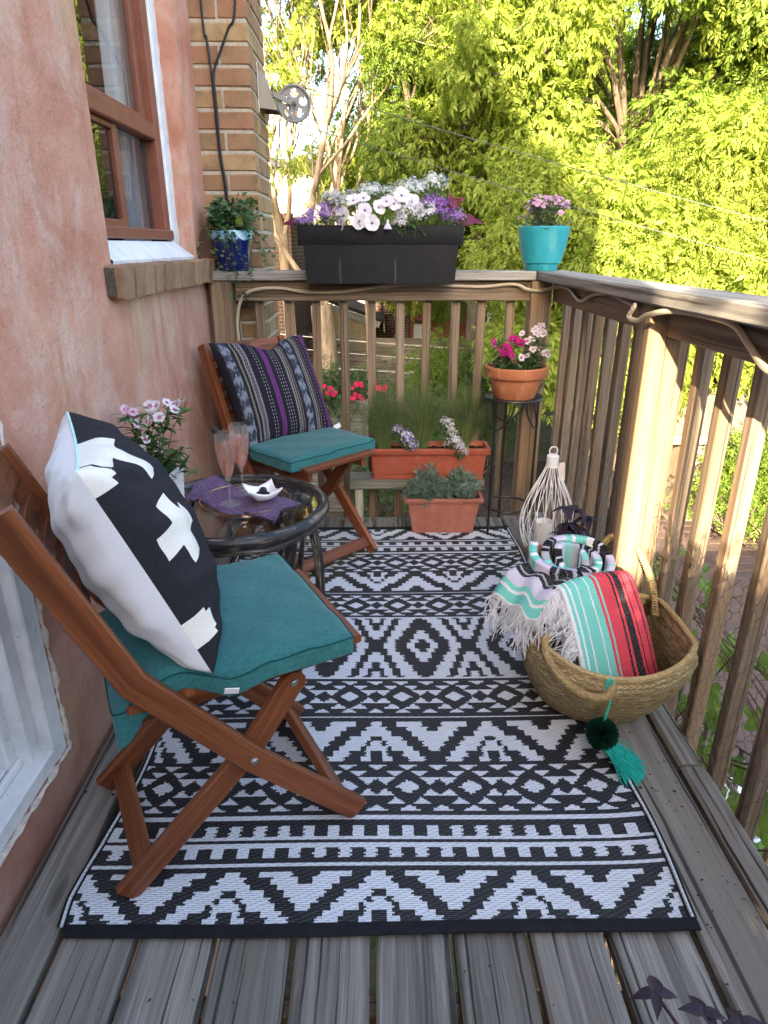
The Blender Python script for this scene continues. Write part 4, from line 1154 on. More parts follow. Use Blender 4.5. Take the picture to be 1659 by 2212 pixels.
def round_pot(name, label, c, prof, mat, soil_z, soil_r, group=None):
    t = thing(name, label, 'pot', c, 0, group)
    m = MB(); m.lathe(prof, (0, 0, 0), 48); m.build('pot_body', mat, t, keep=False)
    m = MB(); n = 28
    vv = [(0, 0, soil_z + .006)] + [(soil_r * f * math.cos(2 * PI * k / n), soil_r * f * math.sin(2 * PI * k / n), soil_z + nrg.normal(0, .002)) for f in (.35, .7, 1) for k in range(n)]
    ff = [(0, 1 + k, 1 + (k + 1) % n) for k in range(n)] + [(1 + r_ * n + k, 1 + (r_ + 1) * n + k, 1 + (r_ + 1) * n + (k + 1) % n, 1 + r_ * n + (k + 1) % n) for r_ in range(2) for k in range(n)]
    m.add(vv, ff); kind(m.build('soil', SOIL, t, keep=False), 'stuff')
    return t
# black trough hooked over the end rail
tr_ = box_planter('rail_planter', 'long black plastic flower trough hooked over the end railing', 'planter', (.022, 2.935, 1.0935), (.632, .19), (.60, .175), .172, .075, troughmat())
m = MB(); vv = [(-.305, -.118, .10), (.305, -.118, .10), (.305, -.02, .10), (-.305, -.02, .10), (-.297, -.108, -.044), (.297, -.108, -.044), (.297, -.022, -.044), (-.297, -.022, -.044)]
m.add(vv, [(4, 5, 1, 0), (5, 6, 2, 1), (6, 7, 3, 2), (7, 4, 0, 3), (7, 6, 5, 4)]); m.build('front_skirt', tr_.children[0].data.materials[0], tr_, smooth=False, keep=False)
# wooden bench with the red planter, the smaller planter in front of it
bench = thing('plank_bench', 'rough low plank bench under the brick red planter', 'bench', (.18, 2.86, 0))
def bpart(name, mat, par, *a, **k):
    b = MB(); b.bar(*a, **k); return b.build(name, mat, par)
OLDW = wood('mossy_grey_wood', (.10, .10, .075), (.19, .18, .135), (.28, .26, .20), crack=.6, gs=34)
PALE = wood('pale_cut_wood', (.30, .26, .18), (.42, .37, .27), (.52, .47, .36), crack=.2, gs=40)
bpart('bench_top', OLDW, bench, (-.118, 2.858, .201), (.482, 2.858, .201), .125, .045, ch=.003)
for x_, mt in ((-.078, PALE), (.43, OLDW)):
    bpart('leg', mt, bench, (x_, 2.815, 0), (x_, 2.815, .178), .036, .03, up=(0, 1, 0))
    bpart('leg', OLDW, bench, (x_ - .03, 2.89, 0), (x_ - .03, 2.89, .178), .036, .036, up=(0, 1, 0))
box_planter('window_box', 'brick red plastic planter box on the plank bench, planted with grass', 'planter', (.230, 2.862, .2237), (.522, .118), (.49, .105), .142, .026, PLASTIC_RED, ribs=True)
box_planter('window_box', 'small faded terracotta planter box with two lavenders at the end of the rug', 'planter', (.293, 2.752, .0075), (.325, .105), (.272, .085), .163, .018, PLASTIC_PINK, feet=True)
# terracotta bowl on the black stand
SX, SY = .582, 2.775
stand = thing('plant_stand', 'tall black metal plant stand in the corner by the railing', 'plant stand', (SX, SY, 0))
def ringm(name, r_, z, rad, par, c=(SX, SY)): 
    b = MB(); b.tube([(c[0] + r_ * math.cos(a), c[1] + r_ * math.sin(a), z) for a in np.linspace(0, 2 * PI, 41)[:-1]], rad, 8, closed=True); return b.build(name, METAL_BLK, par)
ringm('top_ring', .116, .600, .0065, stand); ringm('lower_ring', .100, .115, .005, stand)
b = MB(); b.lathe([(.0001, .596), (.112, .596), (.112, .601), (.0001, .601)], (SX, SY, 0), 32); b.build('top_plate', METAL_BLK, stand)
for a in (215, 335, 95):
    ca, sa = math.cos(R(a)), math.sin(R(a))
    b = MB(); b.tube([(SX + .104 * ca, SY + .104 * sa, .6), (SX + .106 * ca, SY + .106 * sa, .0075)], .0058, 8); b.build('leg', METAL_BLK, stand)
    for s_ in (-1, 1):
        P = []
        for k in range(9):
            f = k / 8; aa = R(a + s_ * 46 * math.sin(f * PI / 2)); zz = .47 + .118 * (1 - math.cos(f * PI / 2)) ** .8
            P.append((SX + .103 * math.cos(aa), SY + .103 * math.sin(aa), zz))
        b = MB(); b.tube(P, .004, 7); b.build('curved_brace', METAL_BLK, stand)
POT3 = (SX, SY, .6015)
round_pot('flower_pot', 'wide terracotta bowl pot with a thick rim on the black stand', POT3, [(.0001, 0), (.083, 0), (.086, .004), (.112, .088), (.126, .088), (.129, .092), (.131, .128), (.128, .131), (.120, .131), (.116, .110), (.114, .10)], TERRA_OLD, .108, .116)
# turquoise pot on the corner, glazed blue pot at the wall
TURQ = stained('turquoise_plastic', (.018, .24, .31), .55, .3)
round_pot('flower_pot', 'turquoise pot on the corner of the railing, with pink flowers', (.70, 2.985, 1.0935), [(.0001, 0), (.064, 0), (.066, .003), (.069, .028), (.074, .0285), (.078, .03), (.094, .09), (.104, .150), (.107, .168), (.105, .171), (.102, .170), (.098, .14)], TURQ, .150, .1005)
def glaze():
    t = NT('blue_glaze', .12, .5); o = t.coord(); s_ = t.sep(o)
    a = t.n('Math', {0: s_[1], 1: s_[0]}, operation='ARCTAN2').outputs[0]
    e = t.m('ADD', .112, t.m('MULTIPLY', t.m('SINE', t.m('MULTIPLY', a, 11.0)), .004))
    e = t.m('ADD', e, t.m('MULTIPLY', t.noise(o, 30, 2), .02))
    c = t.mix(t.step(t.m('SUBTRACT', s_[2], e), -.002, .002), (.006, .016, .115), t.ramp(t.noise(o, 18, 3), [(.35, (.09, .42, .62)), (.65, (.55, .75, .85))]))
    t.col(c); t.p(Coat_Weight=.4); return t.mat
round_pot('flower_pot', 'glossy dark blue pot with pale dripping rim beside the brick pillar', (-.592, 2.975, 1.0935), [(.0001, 0), (.060, 0), (.064, .004), (.080, .09), (.089, .150), (.087, .155), (.081, .153), (.078, .12)], glaze(), .138, .0805)
# white slatted planter on the table
wp = thing('slatted_planter', 'square white planter with grooved boards on the table by the wall', 'planter', (-.642, 1.78, TZ + .002), R(-5))
for (x, y, lx, ly) in ((.066, 0, .008, .145), (-.060, 0, .008, .145), (0, .0765, .118, .008), (0, -.0765, .118, .008)):
    for k in range(5):
        b = MB(); b.box((x + .006 * k / 4 * (1 if x > 0 else 0), y, .0125 + k * .0245), (lx, ly, .0225), ch=.002); b.build('board', WHITE_PAINT, wp, keep=False)
b = MB(); b.add([(-.06, -.072, .108), (.064, -.072, .108), (.064, .072, .108), (-.06, .072, .108)], [(0, 1, 2, 3)]); kind(b.build('soil', SOIL, wp, keep=False), 'stuff')
# small pot of purple basil behind the basket
box_planter('window_box', 'small terracotta planter with purple basil behind the straw basket', 'planter', (.665, 2.165, .0015), (.20, .115), (.17, .09), .165, .018, PLASTIC_PINK, R(4))

# white wire lantern with its candle
LX, LY = .695, 2.50
lan = thing('wire_lantern', 'white teardrop wire lantern standing by the railing', 'lantern', (LX, LY, 0))
prof = [(.060, .006), (.088, .05), (.105, .105), (.108, .150), (.098, .205), (.076, .265), (.050, .320), (.030, .362), (.021, .395)]
PP = catmull([(a, 0, b) for a, b in prof], 5)
LANW = flat('white_wire_paint', (.80, .80, .82), .35, .4, .03)
wires = MB()
for s_ in (-1, 1):
    for k in range(18):
        pts = []
        for i, p in enumerate(PP):
            f = i / (len(PP) - 1); a = 2 * PI * k / 18 + s_ * .55 * max(0, 1 - f * 1.25)
            pts.append((LX + p[0] * math.cos(a), LY + p[0] * math.sin(a), p[2]))
        b = MB(); b.tube(pts, .0016, 4); b.build('wire', LANW, lan)
b = MB(); b.lathe([(.062, .0), (.064, .004), (.062, .010), (.0001, .010)], (LX, LY, .001), 32); b.build('base_plate', LANW, lan)
b = MB(); b.lathe([(.024, .38), (.024, .425), (.020, .428), (.0001, .428)], (LX, LY, 0), 24); b.build('collar', LANW, lan)
b = MB(); b.tube([(LX + .016 * math.cos(a), LY, .445 + .016 * math.sin(a)) for a in np.linspace(0, 2 * PI, 25)[:-1]], .0022, 6, closed=True); b.build('hanging_ring', LANW, lan)
b = MB(); b.bar((LX + .034, LY - .012, .40), (LX + .040, LY - .014, .325), .026, .0015, up=(.3, -1, 0), ch=.0003); b.build('price_tag', flat('pale_tag', (.72, .62, .58), .7, .2, .05), lan)
can = MB(); can.lathe([(.0001, 0), (.034, 0), (.035, .003), (.035, .132), (.033, .14), (.026, .137), (.015, .128), (.0001, .124)], (LX - .012, LY - .01, .0125), 28)
cm = NT('ivory_wax', .5, .4).col((.78, .75, .70, 1)); cm.p(Subsurface_Weight=.25, Subsurface_Radius=(.02, .015, .01))
tag(can.build('candle', cm.mat), 'ivory pillar candle standing inside the white wire lantern', 'candle')

# ------------------------------------------------------------------ straw basket, blankets, tassel
def strawmat():
    t = NT('woven_straw', .8, .2); uv = t.coord('UV'); s_ = t.sep(uv)
    # herringbone plait in bands 14 mm high; u runs round (0..1), v is metres along the wall
    v = t.m('DIVIDE', s_[1], .0135); fr = t.m('FRACT', v)
    zz = t.m('ABSOLUTE', t.m('SUBTRACT', fr, .5))
    ang = t.m('ADD', t.m('MULTIPLY', s_[0], 92.0), t.m('MULTIPLY', zz, 1.7)); cell = t.m('FRACT', ang)
    r1 = t.n('TexWhiteNoise', {0: t.xyz(t.m('FLOOR', ang), t.m('FLOOR', t.m('MULTIPLY', v, 2.0)), 0.0)}, noise_dimensions='2D').outputs[0]
    c = t.ramp(r1, [(0, (.27, .20, .10)), (.5, (.40, .31, .165)), (1, (.54, .44, .25))])
    groove = t.m('MAXIMUM', t.step(t.m('ABSOLUTE', t.m('SUBTRACT', cell, .5)), .36, .5), t.step(t.m('ABSOLUTE', t.m('SUBTRACT', fr, .5)), .42, .5))
    c = t.mix(t.m('MULTIPLY', groove, .55), c, (.09, .06, .025))
    c = t.mix(t.step(t.noise(t.coord(), 11, 4), .45, .7, 0, .4), c, (.20, .14, .07))
    f = t.noise(t.xyz(t.m('MULTIPLY', s_[0], 900), t.m('MULTIPLY', s_[1], 300), 0.0), 1.0, 3)
    t.col(c); t.bump(t.m('SUBTRACT', t.m('MULTIPLY', f, .25), groove), .9, .003); return t.mat
STRAW = strawmat(); STRAW2 = flat('twisted_straw', (.40, .30, .15), .8, .2, .3, 120)
BX, BY = .610, 1.575
bas = thing('straw_basket', 'round straw basket with two wrapped handles holding striped blankets', 'basket', (BX, BY, 0))
def bas_r(a, f, inner=0):
    """wall radius at angle a and height fraction f; a soft sagging shape"""
    r0 = .150; r1 = .232
    r_ = r0 + (r1 - r0) * (math.sin(f * PI / 2) ** .8) - (.018 * max(0, f - .85) / .15)
    r_ *= 1 + .035 * math.cos(2 * (a - R(118))) * f + .012 * math.sin(3 * a + 1) * f
    return r_ - inner
def bas_h(a): return .235 + .018 * math.cos(a - R(20)) + .010 * math.cos(2 * a + .5)
def bas_pt(a, f, inner=0):
    r_ = bas_r(a, f, inner); k = .055 * f * f
    cx = BX + .012 * f; cy_ = BY - .045 * f
    x = min(cx + r_ * math.cos(a), .800 - inner * .8)
    return (x, cy_ + r_ * math.sin(a), .009 + bas_h(a) * f)
SEG, RW_ = 96, 22
for inner in (0, 1):
    vv, ff, uu = [], [], []
    for i in range(RW_ + 1):
        f = i / RW_
        for k in range(SEG): 
            rip = .0022 * math.sin(f * 16 * 2 * PI) 
            vv.append(bas_pt(2 * PI * k / SEG, f, .011 * inner + (rip if not inner else -rip)))
    for i in range(RW_):
        for k in range(SEG):
            q = (i * SEG + k, i * SEG + (k + 1) % SEG, (i + 1) * SEG + (k + 1) % SEG, (i + 1) * SEG + k)
            u_ = [(k / SEG, i / RW_ * .28), ((k + 1) / SEG, i / RW_ * .28), ((k + 1) / SEG, (i + 1) / RW_ * .28), (k / SEG, (i + 1) / RW_ * .28)]
            if inner: q = q[::-1]; u_ = u_[::-1]
            ff.append(q); uu.append(u_)
    b = MB(); b.add(vv, ff, 0, uu)
    if not inner: b.disc((BX, BY, .012), .152, 40)
    b.build('basket_wall' if not inner else 'inner_wall', STRAW, bas, ang=60)
b = MB(); b.tube([np.array(bas_pt(2 * PI * k / 96, 1, .005)) + (0, 0, .002) for k in range(96)], .0072, 8, closed=True); b.build('rim', STRAW2, bas)
def handle(a0, pts):
    P = catmull(pts, 12); b = MB(); b.tube(P, .0075, 8)
    for i in range(1, len(P)):                       # the wrapping cord
        d = unit(P[i] - P[i - 1]); s_ = unit(np.cross(d, (0.3, .2, .9))); u_ = np.cross(s_, d)
    n = len(P) * 9; Q = []
    for k in range(n):
        f = k / n * (len(P) - 1); i = min(len(P) - 2, int(f)); d = unit(P[i + 1] - P[i]); s_ = unit(np.cross(d, (.31, .2, .93))); u_ = np.cross(s_, d); c_ = P[i] + (P[i + 1] - P[i]) * (f - i)
        a = k * 2 * PI / 7; Q.append(c_ + (s_ * math.cos(a) + u_ * math.sin(a)) * .0086)
    b.tube(Q, .0026, 4); b.build('handle', STRAW2, bas)
handle(0, [(.640, 1.735, .235), (.655, 1.785, .32), (.70, 1.805, .385), (.750, 1.755, .382), (.778, 1.67, .31), (.774, 1.60, .235)])
handle(1, [(.462, 1.525, .225), (.440, 1.480, .245), (.432, 1.430, .222), (.458, 1.372, .195), (.505, 1.325, .180), (.548, 1.305, .190), (.566, 1.320, .215)])
def serape(name, stripes):
    """bands across u; u and v are metres"""
    t = NT(name, .95, .1); uv = t.coord('UV'); s_ = t.sep(uv)
    wob = t.m('MULTIPLY', t.noise(t.vmul(uv, (20, 160, 1)), 1.0, 2), .010)
    u = t.m('ADD', s_[0], wob)
    nd = t.n('ValToRGB', {0: t.m('FRACT', t.m('DIVIDE', u, .36))}); cr = nd.color_ramp; cr.interpolation = 'CONSTANT'
    while len(cr.elements) < len(stripes): cr.elements.new(.5)
    for e, (p, c_) in zip(cr.elements, stripes): e.position = p; e.color = (*c_, 1)
    wv = t.noise(t.vmul(uv, (260, 620, 1)), 1.0, 2); c = t.mix(t.step(wv, .55, .68, 0, .38), nd.outputs[0], (.72, .74, .78)); c = t.mix(t.step(wv, .42, .3, 0, .45), c, (.02, .02, .025))
    t.col(c); t.bump(t.m('ADD', wv, t.m('MULTIPLY', t.m('SINE', t.m('MULTIPLY', s_[1], 1900.0)), .3)), .6, .002); return t.mat
AQ, RD, BK, WH, GY, LA = (.16, .58, .53), (.66, .055, .085), (.012, .012, .016), (.74, .75, .80), (.36, .37, .44), (.55, .53, .68)
SER_RED = serape('red_serape', [(0, WH), (.055, AQ), (.10, WH), (.125, AQ), (.20, WH), (.215, AQ), (.34, WH), (.355, AQ), (.43, RD), (.47, AQ), (.495, RD), (.66, BK), (.685, RD), (.715, BK), (.80, RD), (.83, BK), (.845, RD), (.93, BK), (.95, RD)])
SER_AQ = serape('aqua_serape', [(0, WH), (.05, AQ), (.13, WH), (.16, AQ), (.2, LA), (.30, BK), (.33, GY), (.345, BK), (.42, GY), (.44, BK), (.47, GY), (.56, AQ), (.60, GY), (.62, AQ), (.68, LA), (.74, AQ), (.76, LA), (.84, BK), (.93, LA), (.95, BK)])
FRINGE = flat('white_cotton_fringe', (.72, .73, .79), .9, .1, .1, 60)
def sheet(name, mat, fun, nu, nv, thick, parent, uvs):
    """cloth with thickness: fun(u,v) -> point; uvs scales the uv map in metres"""
    P = np.array([[fun(i / nu, j / nv) for j in range(nv + 1)] for i in range(nu + 1)], float)
    du = np.gradient(P, axis=0); dv = np.gradient(P, axis=1); Nn = np.cross(du, dv); Nn /= (np.linalg.norm(Nn, axis=2, keepdims=True) + 1e-9)
    A = P + Nn * thick / 2; B = P - Nn * thick / 2; n = (nu + 1) * (nv + 1)
    V_ = np.concatenate([A.reshape(-1, 3), B.reshape(-1, 3)]); F_ = []
    g = lambda i, j: i * (nv + 1) + j
    for i in range(nu):
        for j in range(nv):
            F_.append((g(i, j), g(i + 1, j), g(i + 1, j + 1), g(i, j + 1))); F_.append((n + g(i, j), n + g(i, j + 1), n + g(i + 1, j + 1), n + g(i + 1, j)))
    for i in range(nu): F_ += [(g(i, 0), n + g(i, 0), n + g(i + 1, 0), g(i + 1, 0)), (g(i, nv), g(i + 1, nv), n + g(i + 1, nv), n + g(i, nv))]
    for j in range(nv): F_ += [(g(0, j), g(0, j + 1), n + g(0, j + 1), n + g(0, j)), (g(nu, j), n + g(nu, j), n + g(nu, j + 1), g(nu, j + 1))]
    uv = [(((k % n) // (nv + 1)) / nu * uvs[0], ((k % n) % (nv + 1)) / nv * uvs[1]) for f in F_ for k in f]
    return np_obj(name, V_, F_, mat, parent, smooth=True, uv=uv)
def fringe(P0, dirs, n, L, par, spread=.35, knots=True):
    """twisted tassels from an edge path P0(t) hanging along dirs(t)"""
    S = []
    for k in range(n):
        t = (k + .5) / n; p = np.array(P0(t), float); d = unit(np.array(dirs(t), float) + nrg.normal(0, spread * .5, 3))
        for q in range(6):
            e = d + nrg.normal(0, .14, 3); l = L * nrg.uniform(.75, 1.15); side = nrg.normal(0, .012, 3)
            b0 = p + nrg.normal(0, .002, 3); pts = []
            for i in range(7):
                f = i / 6; tight = max(0, f - .45)
                pts.append(b0 + d * l * f * min(1, f * 2) * .6 + (d * .4 + (e - d) * tight * 2.0) * l * f + side * math.sin(f * 5) * f + np.array((0, 0, -.02 * f * f)) * (L / .06))
            S.append(pts)
    V_, F_ = tubes_np(S, .0013, 5, .8)
    o = np_obj('fringe', V_, F_, FRINGE, par, smooth=True); return kind(o, 'stuff')
# folded red blanket leaning in the basket
bl1 = thing('folded_blanket', 'red, black and aqua striped blanket with white fringe, folded upright in the straw basket', 'blanket', (.62, 1.52, .1))
O_ = np.array((.470, 1.535, .338)); RU = unit(np.array((.90, .30, .10))); DN = unit(np.array((.20, -.42, -.86)))
FW = unit(np.cross(RU, DN))
if FW[1] > 0: FW = -FW
def redf(u, v):
    # v runs over the folded top: behind, over the fold, then down the front
    W_ = .215; s_ = v * .56 - .22
    fold = .026
    if s_ < 0: p = DN * (-s_ * .9) - FW * fold
    elif s_ < .06: a = s_ / .06 * PI; p = -FW * fold * math.cos(a) - DN * fold * .8 * math.sin(a)
    else: p = DN * (s_ - .06) + FW * fold
    bul = FW * (.010 * math.sin(PI * min(1, max(0, (s_ - .03) / .26))) + .005 * math.sin(u * 14 + v * 3) * max(0, s_) * 3)
    sh_ = RU * (.020 * (s_ if s_ > 0 else 0) * 1.0)
    return O_ + RU * (u * W_) * (1 + .16 * max(0, s_)) + p + bul + sh_ + np.array((0, 0, -.012 * u + .010 * math.sin(u * 3.3)))
sheet('cloth', SER_RED, redf, 40, 60, .012, bl1, (.355, .56))
sheet('cloth', SER_RED, lambda u, v: redf(u, v) - FW * .016 + DN * .01 + RU * .012, 24, 36, .010, bl1, (.355, .56))
fringe(lambda t: redf(0, .42 + .36 * t), lambda t: (-.55, -.12, -.5), 26, .055, bl1, .3)
# aqua blanket: a standing roll with one end thrown over the basket's edge
bl2 = thing('folded_blanket', 'aqua, grey and black striped blanket, rolled up with its fringed end over the basket edge', 'blanket', (.55, 1.62, .1))
def rollf(u, v):
    # u: height of the roll, v: along the spiral, loose outer turn first
    a = R(150) + v * 2 * PI * 2.7; r_ = .106 - .084 * v
    c = np.array((.548, 1.655, 0)); x = c[0] + r_ * 1.12 * math.cos(a); y = c[1] + r_ * .84 * math.sin(a)
    z = .402 - .21 * u + .026 * math.cos(a - R(100)) - .012 * v + .006 * math.sin(a * 1.7 + 1) + .004 * math.sin(a * 3)
    return (x, y, z)
sheet('cloth', SER_AQ, lambda u, v: rollf(u, v), 26, 190, .021, bl2, (.20, 1.35))
# stripes of the roll run up and down: swap its uv
ml = bl2.children[-1].data.uv_layers[0].data
arr = np.zeros(len(ml) * 2, np.float32); ml.foreach_get('uv', arr); arr = arr.reshape(-1, 2)[:, ::-1].copy(); ml.foreach_set('uv', arr.ravel())
E0 = np.array((.655, 1.560, .345)); E1 = np.array((.455, 1.600, .352)); 
def drape(u, v):
    # u: from the roll outwards and down over the rim, v: across the cloth
    a = np.array((.525, 1.555, .360)); b = np.array((.445, 1.655, .372))
    base = a + (b - a) * v
    out = unit(np.array((-.80, -.42 + .22 * v, 0)))
    s_ = u * .155; R0 = .085
    if s_ < R0: q = out * s_ + np.array((0, 0, -.022 * (s_ / R0) ** 2))
    else: k = s_ - R0; q = out * (R0 + k * .55) + np.array((0, 0, -.022 - k * .8))
    return base + q + np.array((0, 0, .007 * math.sin(v * 13 + u * 3))) + out * .007 * math.sin(v * 9)
sheet('cloth', SER_AQ, drape, 36, 26, .010, bl2, (.02, .16))
ml = bl2.children[-1].data.uv_layers[0].data
arr = np.zeros(len(ml) * 2, np.float32); ml.foreach_get('uv', arr); arr = arr.reshape(-1, 2); arr2 = np.stack([.17 - arr[:, 0] / .02 * .165, arr[:, 1]], 1).astype(np.float32); ml.foreach_set('uv', arr2.ravel())
fringe(lambda t: drape(.985, t), lambda t: (-.28, -.12, -.9), 30, .060, bl2)
fringe(lambda t: drape(.35 + .63 * t, 0), lambda t: (.10, -.45, -.5), 18, .045, bl2)
# green tassel with a pompom hung on the basket handle
tas = thing('pompom_tassel', 'turquoise tassel with a dark green pompom hanging from the basket handle', 'tassel', (.55, 1.29, .1))
b = MB(); GT = flat('turquoise_thread', (.02, .42, .35), .8, .2, .2, 90); GD = flat('dark_green_wool', (.004, .040, .022), .95, .1, .4, 200)
b.tube(catmull([(.560, 1.316, .212), (.556, 1.300, .18), (.552, 1.300, .15), (.547, 1.300, .115)], 6), .0022, 5); b.tube(catmull([(.562, 1.312, .205), (.555, 1.300, .16), (.549, 1.302, .115)], 6), .0020, 5)
b.tube([(.558 + .009 * math.cos(k), 1.318 + .004 * math.sin(k * 1.3), .198 + .010 * math.sin(k) + .001 * k) for k in np.linspace(0, 22, 60)], .0024, 5)
b.build('cord', GT, tas)
pc = np.array((.546, 1.296, .088)); D = rand_dirs(2600); pos = pc + D * .024
V_, F_ = tubes_np(np.stack([pc + D * .012, pc + D * .03, pc + D * nrg.uniform(.035, .041, (2600, 1))], 1), .0014, 3, .6)
np_obj('pompom', V_, F_, GD, tas)
S = []
for k in range(240):
    a = nrg.normal(0, .30); l = nrg.uniform(.070, .100); h0 = nrg.uniform(.002, .024); s0 = nrg.normal(0, .010)
    d = np.array((math.cos(R(-32) + a), math.sin(R(-32) + a), 0)); n_ = np.array((-d[1], d[0], 0))
    st = np.array((.556, 1.290, .066)) + n_ * s0
    S.append([st + d * l * f + np.array((0, 0, -.056 * f ** .7 + h0 * math.sin(PI * min(1, f * 1.15)) * .9 - (.0 if f < 1 else .002))) + n_ * .006 * math.sin(f * 6 + k) * f for f in np.linspace(0, 1, 8)])
S = np.array(S); S[:, :, 2] = np.maximum(S[:, :, 2], .009)
V_, F_ = tubes_np(S, .0013, 4, .8); kind(np_obj('tassel_threads', V_, F_, GT, tas), 'stuff')
# ------------------------------------------------------------------ plants on the balcony
G_DARK = leafmat('pot_leaf_green', (.035, .085, .025), (.085, .16, .05), .25, scale=25)
G_STEM = leafmat('stem_green', (.06, .11, .035), (.12, .17, .06), .15, scale=20)
def fmat(name, c, tr=.3):
    t = NT(name, .75, .2); n_ = t.noise(t.coord(), 90, 3); cc = t.ramp(n_, [(.3, tuple(q * .85 for q in c)), (.7, c)]); t.col(cc)
    b = t.n('BsdfTranslucent', {'Color': c}); mx = t.n('MixShader', {0: tr, 1: t.b.outputs[0], 2: b.outputs[0]})
    out = [n for n in t.nt.nodes if n.type == 'OUTPUT_MATERIAL'][0]; t.nt.links.new(mx.outputs[0], out.inputs[0]); return t.mat
F_MAG, F_MAGD = fmat('magenta_petal', (.48, .012, .20)), fmat('deep_magenta_petal', (.22, .004, .08))
F_PINK, F_WHT = fmat('pink_petal', (.72, .24, .45)), fmat('white_petal', (.84, .80, .84))
F_ROSE, F_PALE = fmat('pink_centre', (.50, .06, .22)), fmat('pale_pink_petal', (.82, .60, .72))
F_PUR, F_LIL = fmat('purple_blossom', (.26, .09, .45)), fmat('lilac_blossom', (.50, .34, .68))
F_PETU, F_THROAT = fmat('petunia_petal', (.80, .74, .88)), fmat('petunia_throat', (.05, .015, .08))
F_BLUE, F_YEL = fmat('violet_blue_petal', (.10, .06, .55)), fmat('yellow_eye', (.70, .50, .08))
F_MUM = fmat('mauve_petal', (.66, .42, .60))

def flower_mesh(name, petals, mats, r_=1.0, tooth=.10, eye=.36, cup=.18, wave=.06, width=1.0):
    """mats: outer, ring, eye"""
    b = MB(); n = 6
    for k in range(petals):
        a0 = 2 * PI * k / petals; hw = PI / petals * width
        rows = []
        for (f, wf) in ((.06, .35), (eye * .45, .7), (eye, .85), (.72, 1.0), (1.0, .92)):
            row = []
            for i in range(n + 1):
                s_ = i / n * 2 - 1; rr = f
                if f == 1.0: rr = 1.0 - .10 * s_ * s_ - (tooth if i % 2 else 0)
                a = a0 + s_ * hw * wf
                z = cup * rr * rr * (.6 + .4 * math.cos(k * 2.3)) + wave * math.sin(i * 1.9 + k) * rr * rr - .05 * s_ * s_
                row.append((r_ * rr * math.cos(a), r_ * rr * math.sin(a), r_ * z))
            rows.append(row)
        vv = [p for r2 in rows for p in r2]
        for j in range(4):
            ff = [(j * (n + 1) + i, j * (n + 1) + i + 1, (j + 1) * (n + 1) + i + 1, (j + 1) * (n + 1) + i) for i in range(n)]
            b.add(vv if False else vv, ff, (2 if j == 0 else 1 if j == 1 else 0)) if j == 0 else None
            if j:
                base = len(b.v) - len(vv)
                for f in ff: b.f.append(tuple(base + q for q in f)); b.m.append(1 if j == 1 else 0); b.uv.append([(0, 0)] * 4)
    return b.mesh(name, mats, True, 80)
FL_MAG = [flower_mesh('flower', 5, [F_MAG, F_MAGD, F_WHT], tooth=.12, wave=w_) for w_ in (.06, .1)]
FL_PALE = [flower_mesh('flower', 5, [F_WHT, F_PINK, F_ROSE], tooth=.10, wave=w_) for w_ in (.05, .09)]
FL_PINK = [flower_mesh('flower', 5, [F_PALE, F_PINK, F_ROSE], tooth=.14, wave=.09)]
FL_PETU = [flower_mesh('flower', 5, [F_PETU, F_PETU, F_THROAT], tooth=.0, eye=.34, cup=.22, wave=.05, width=1.08), flower_mesh('flower', 5, [F_WHT, F_PETU, F_THROAT], tooth=.0, eye=.3, cup=.30, wave=.07, width=1.08)]
mb_ = MB()
for lay, (rr, zz, nn) in enumerate(((1, .1, 13), (.75, .35, 11), (.45, .5, 8))):
    for k in range(nn):
        a = 2 * PI * (k + .5 * lay) / nn; c_, s_ = math.cos(a), math.sin(a); w_ = .17
        mb_.add([(.1 * c_, .1 * s_, zz * .6), (rr * .6 * c_ - w_ * s_, rr * .6 * s_ + w_ * c_, zz), (rr * c_, rr * s_, zz + .05), (rr * .6 * c_ + w_ * s_, rr * .6 * s_ - w_ * c_, zz)], [(0, 3, 2, 1)])
FL_MUM = [mb_.mesh('flower', [F_MUM, F_PINK], False)]

def face_to(nrm, spin=0.0, s_=1.0, p=(0, 0, 0)):
    q = Vector(nrm).to_track_quat('Z', 'Y')
    return Matrix.Translation(Vector(p)) @ q.to_matrix().to_4x4() @ Matrix.Rotation(spin, 4, 'Z') @ Matrix.Diagonal((s_, s_, s_, 1))

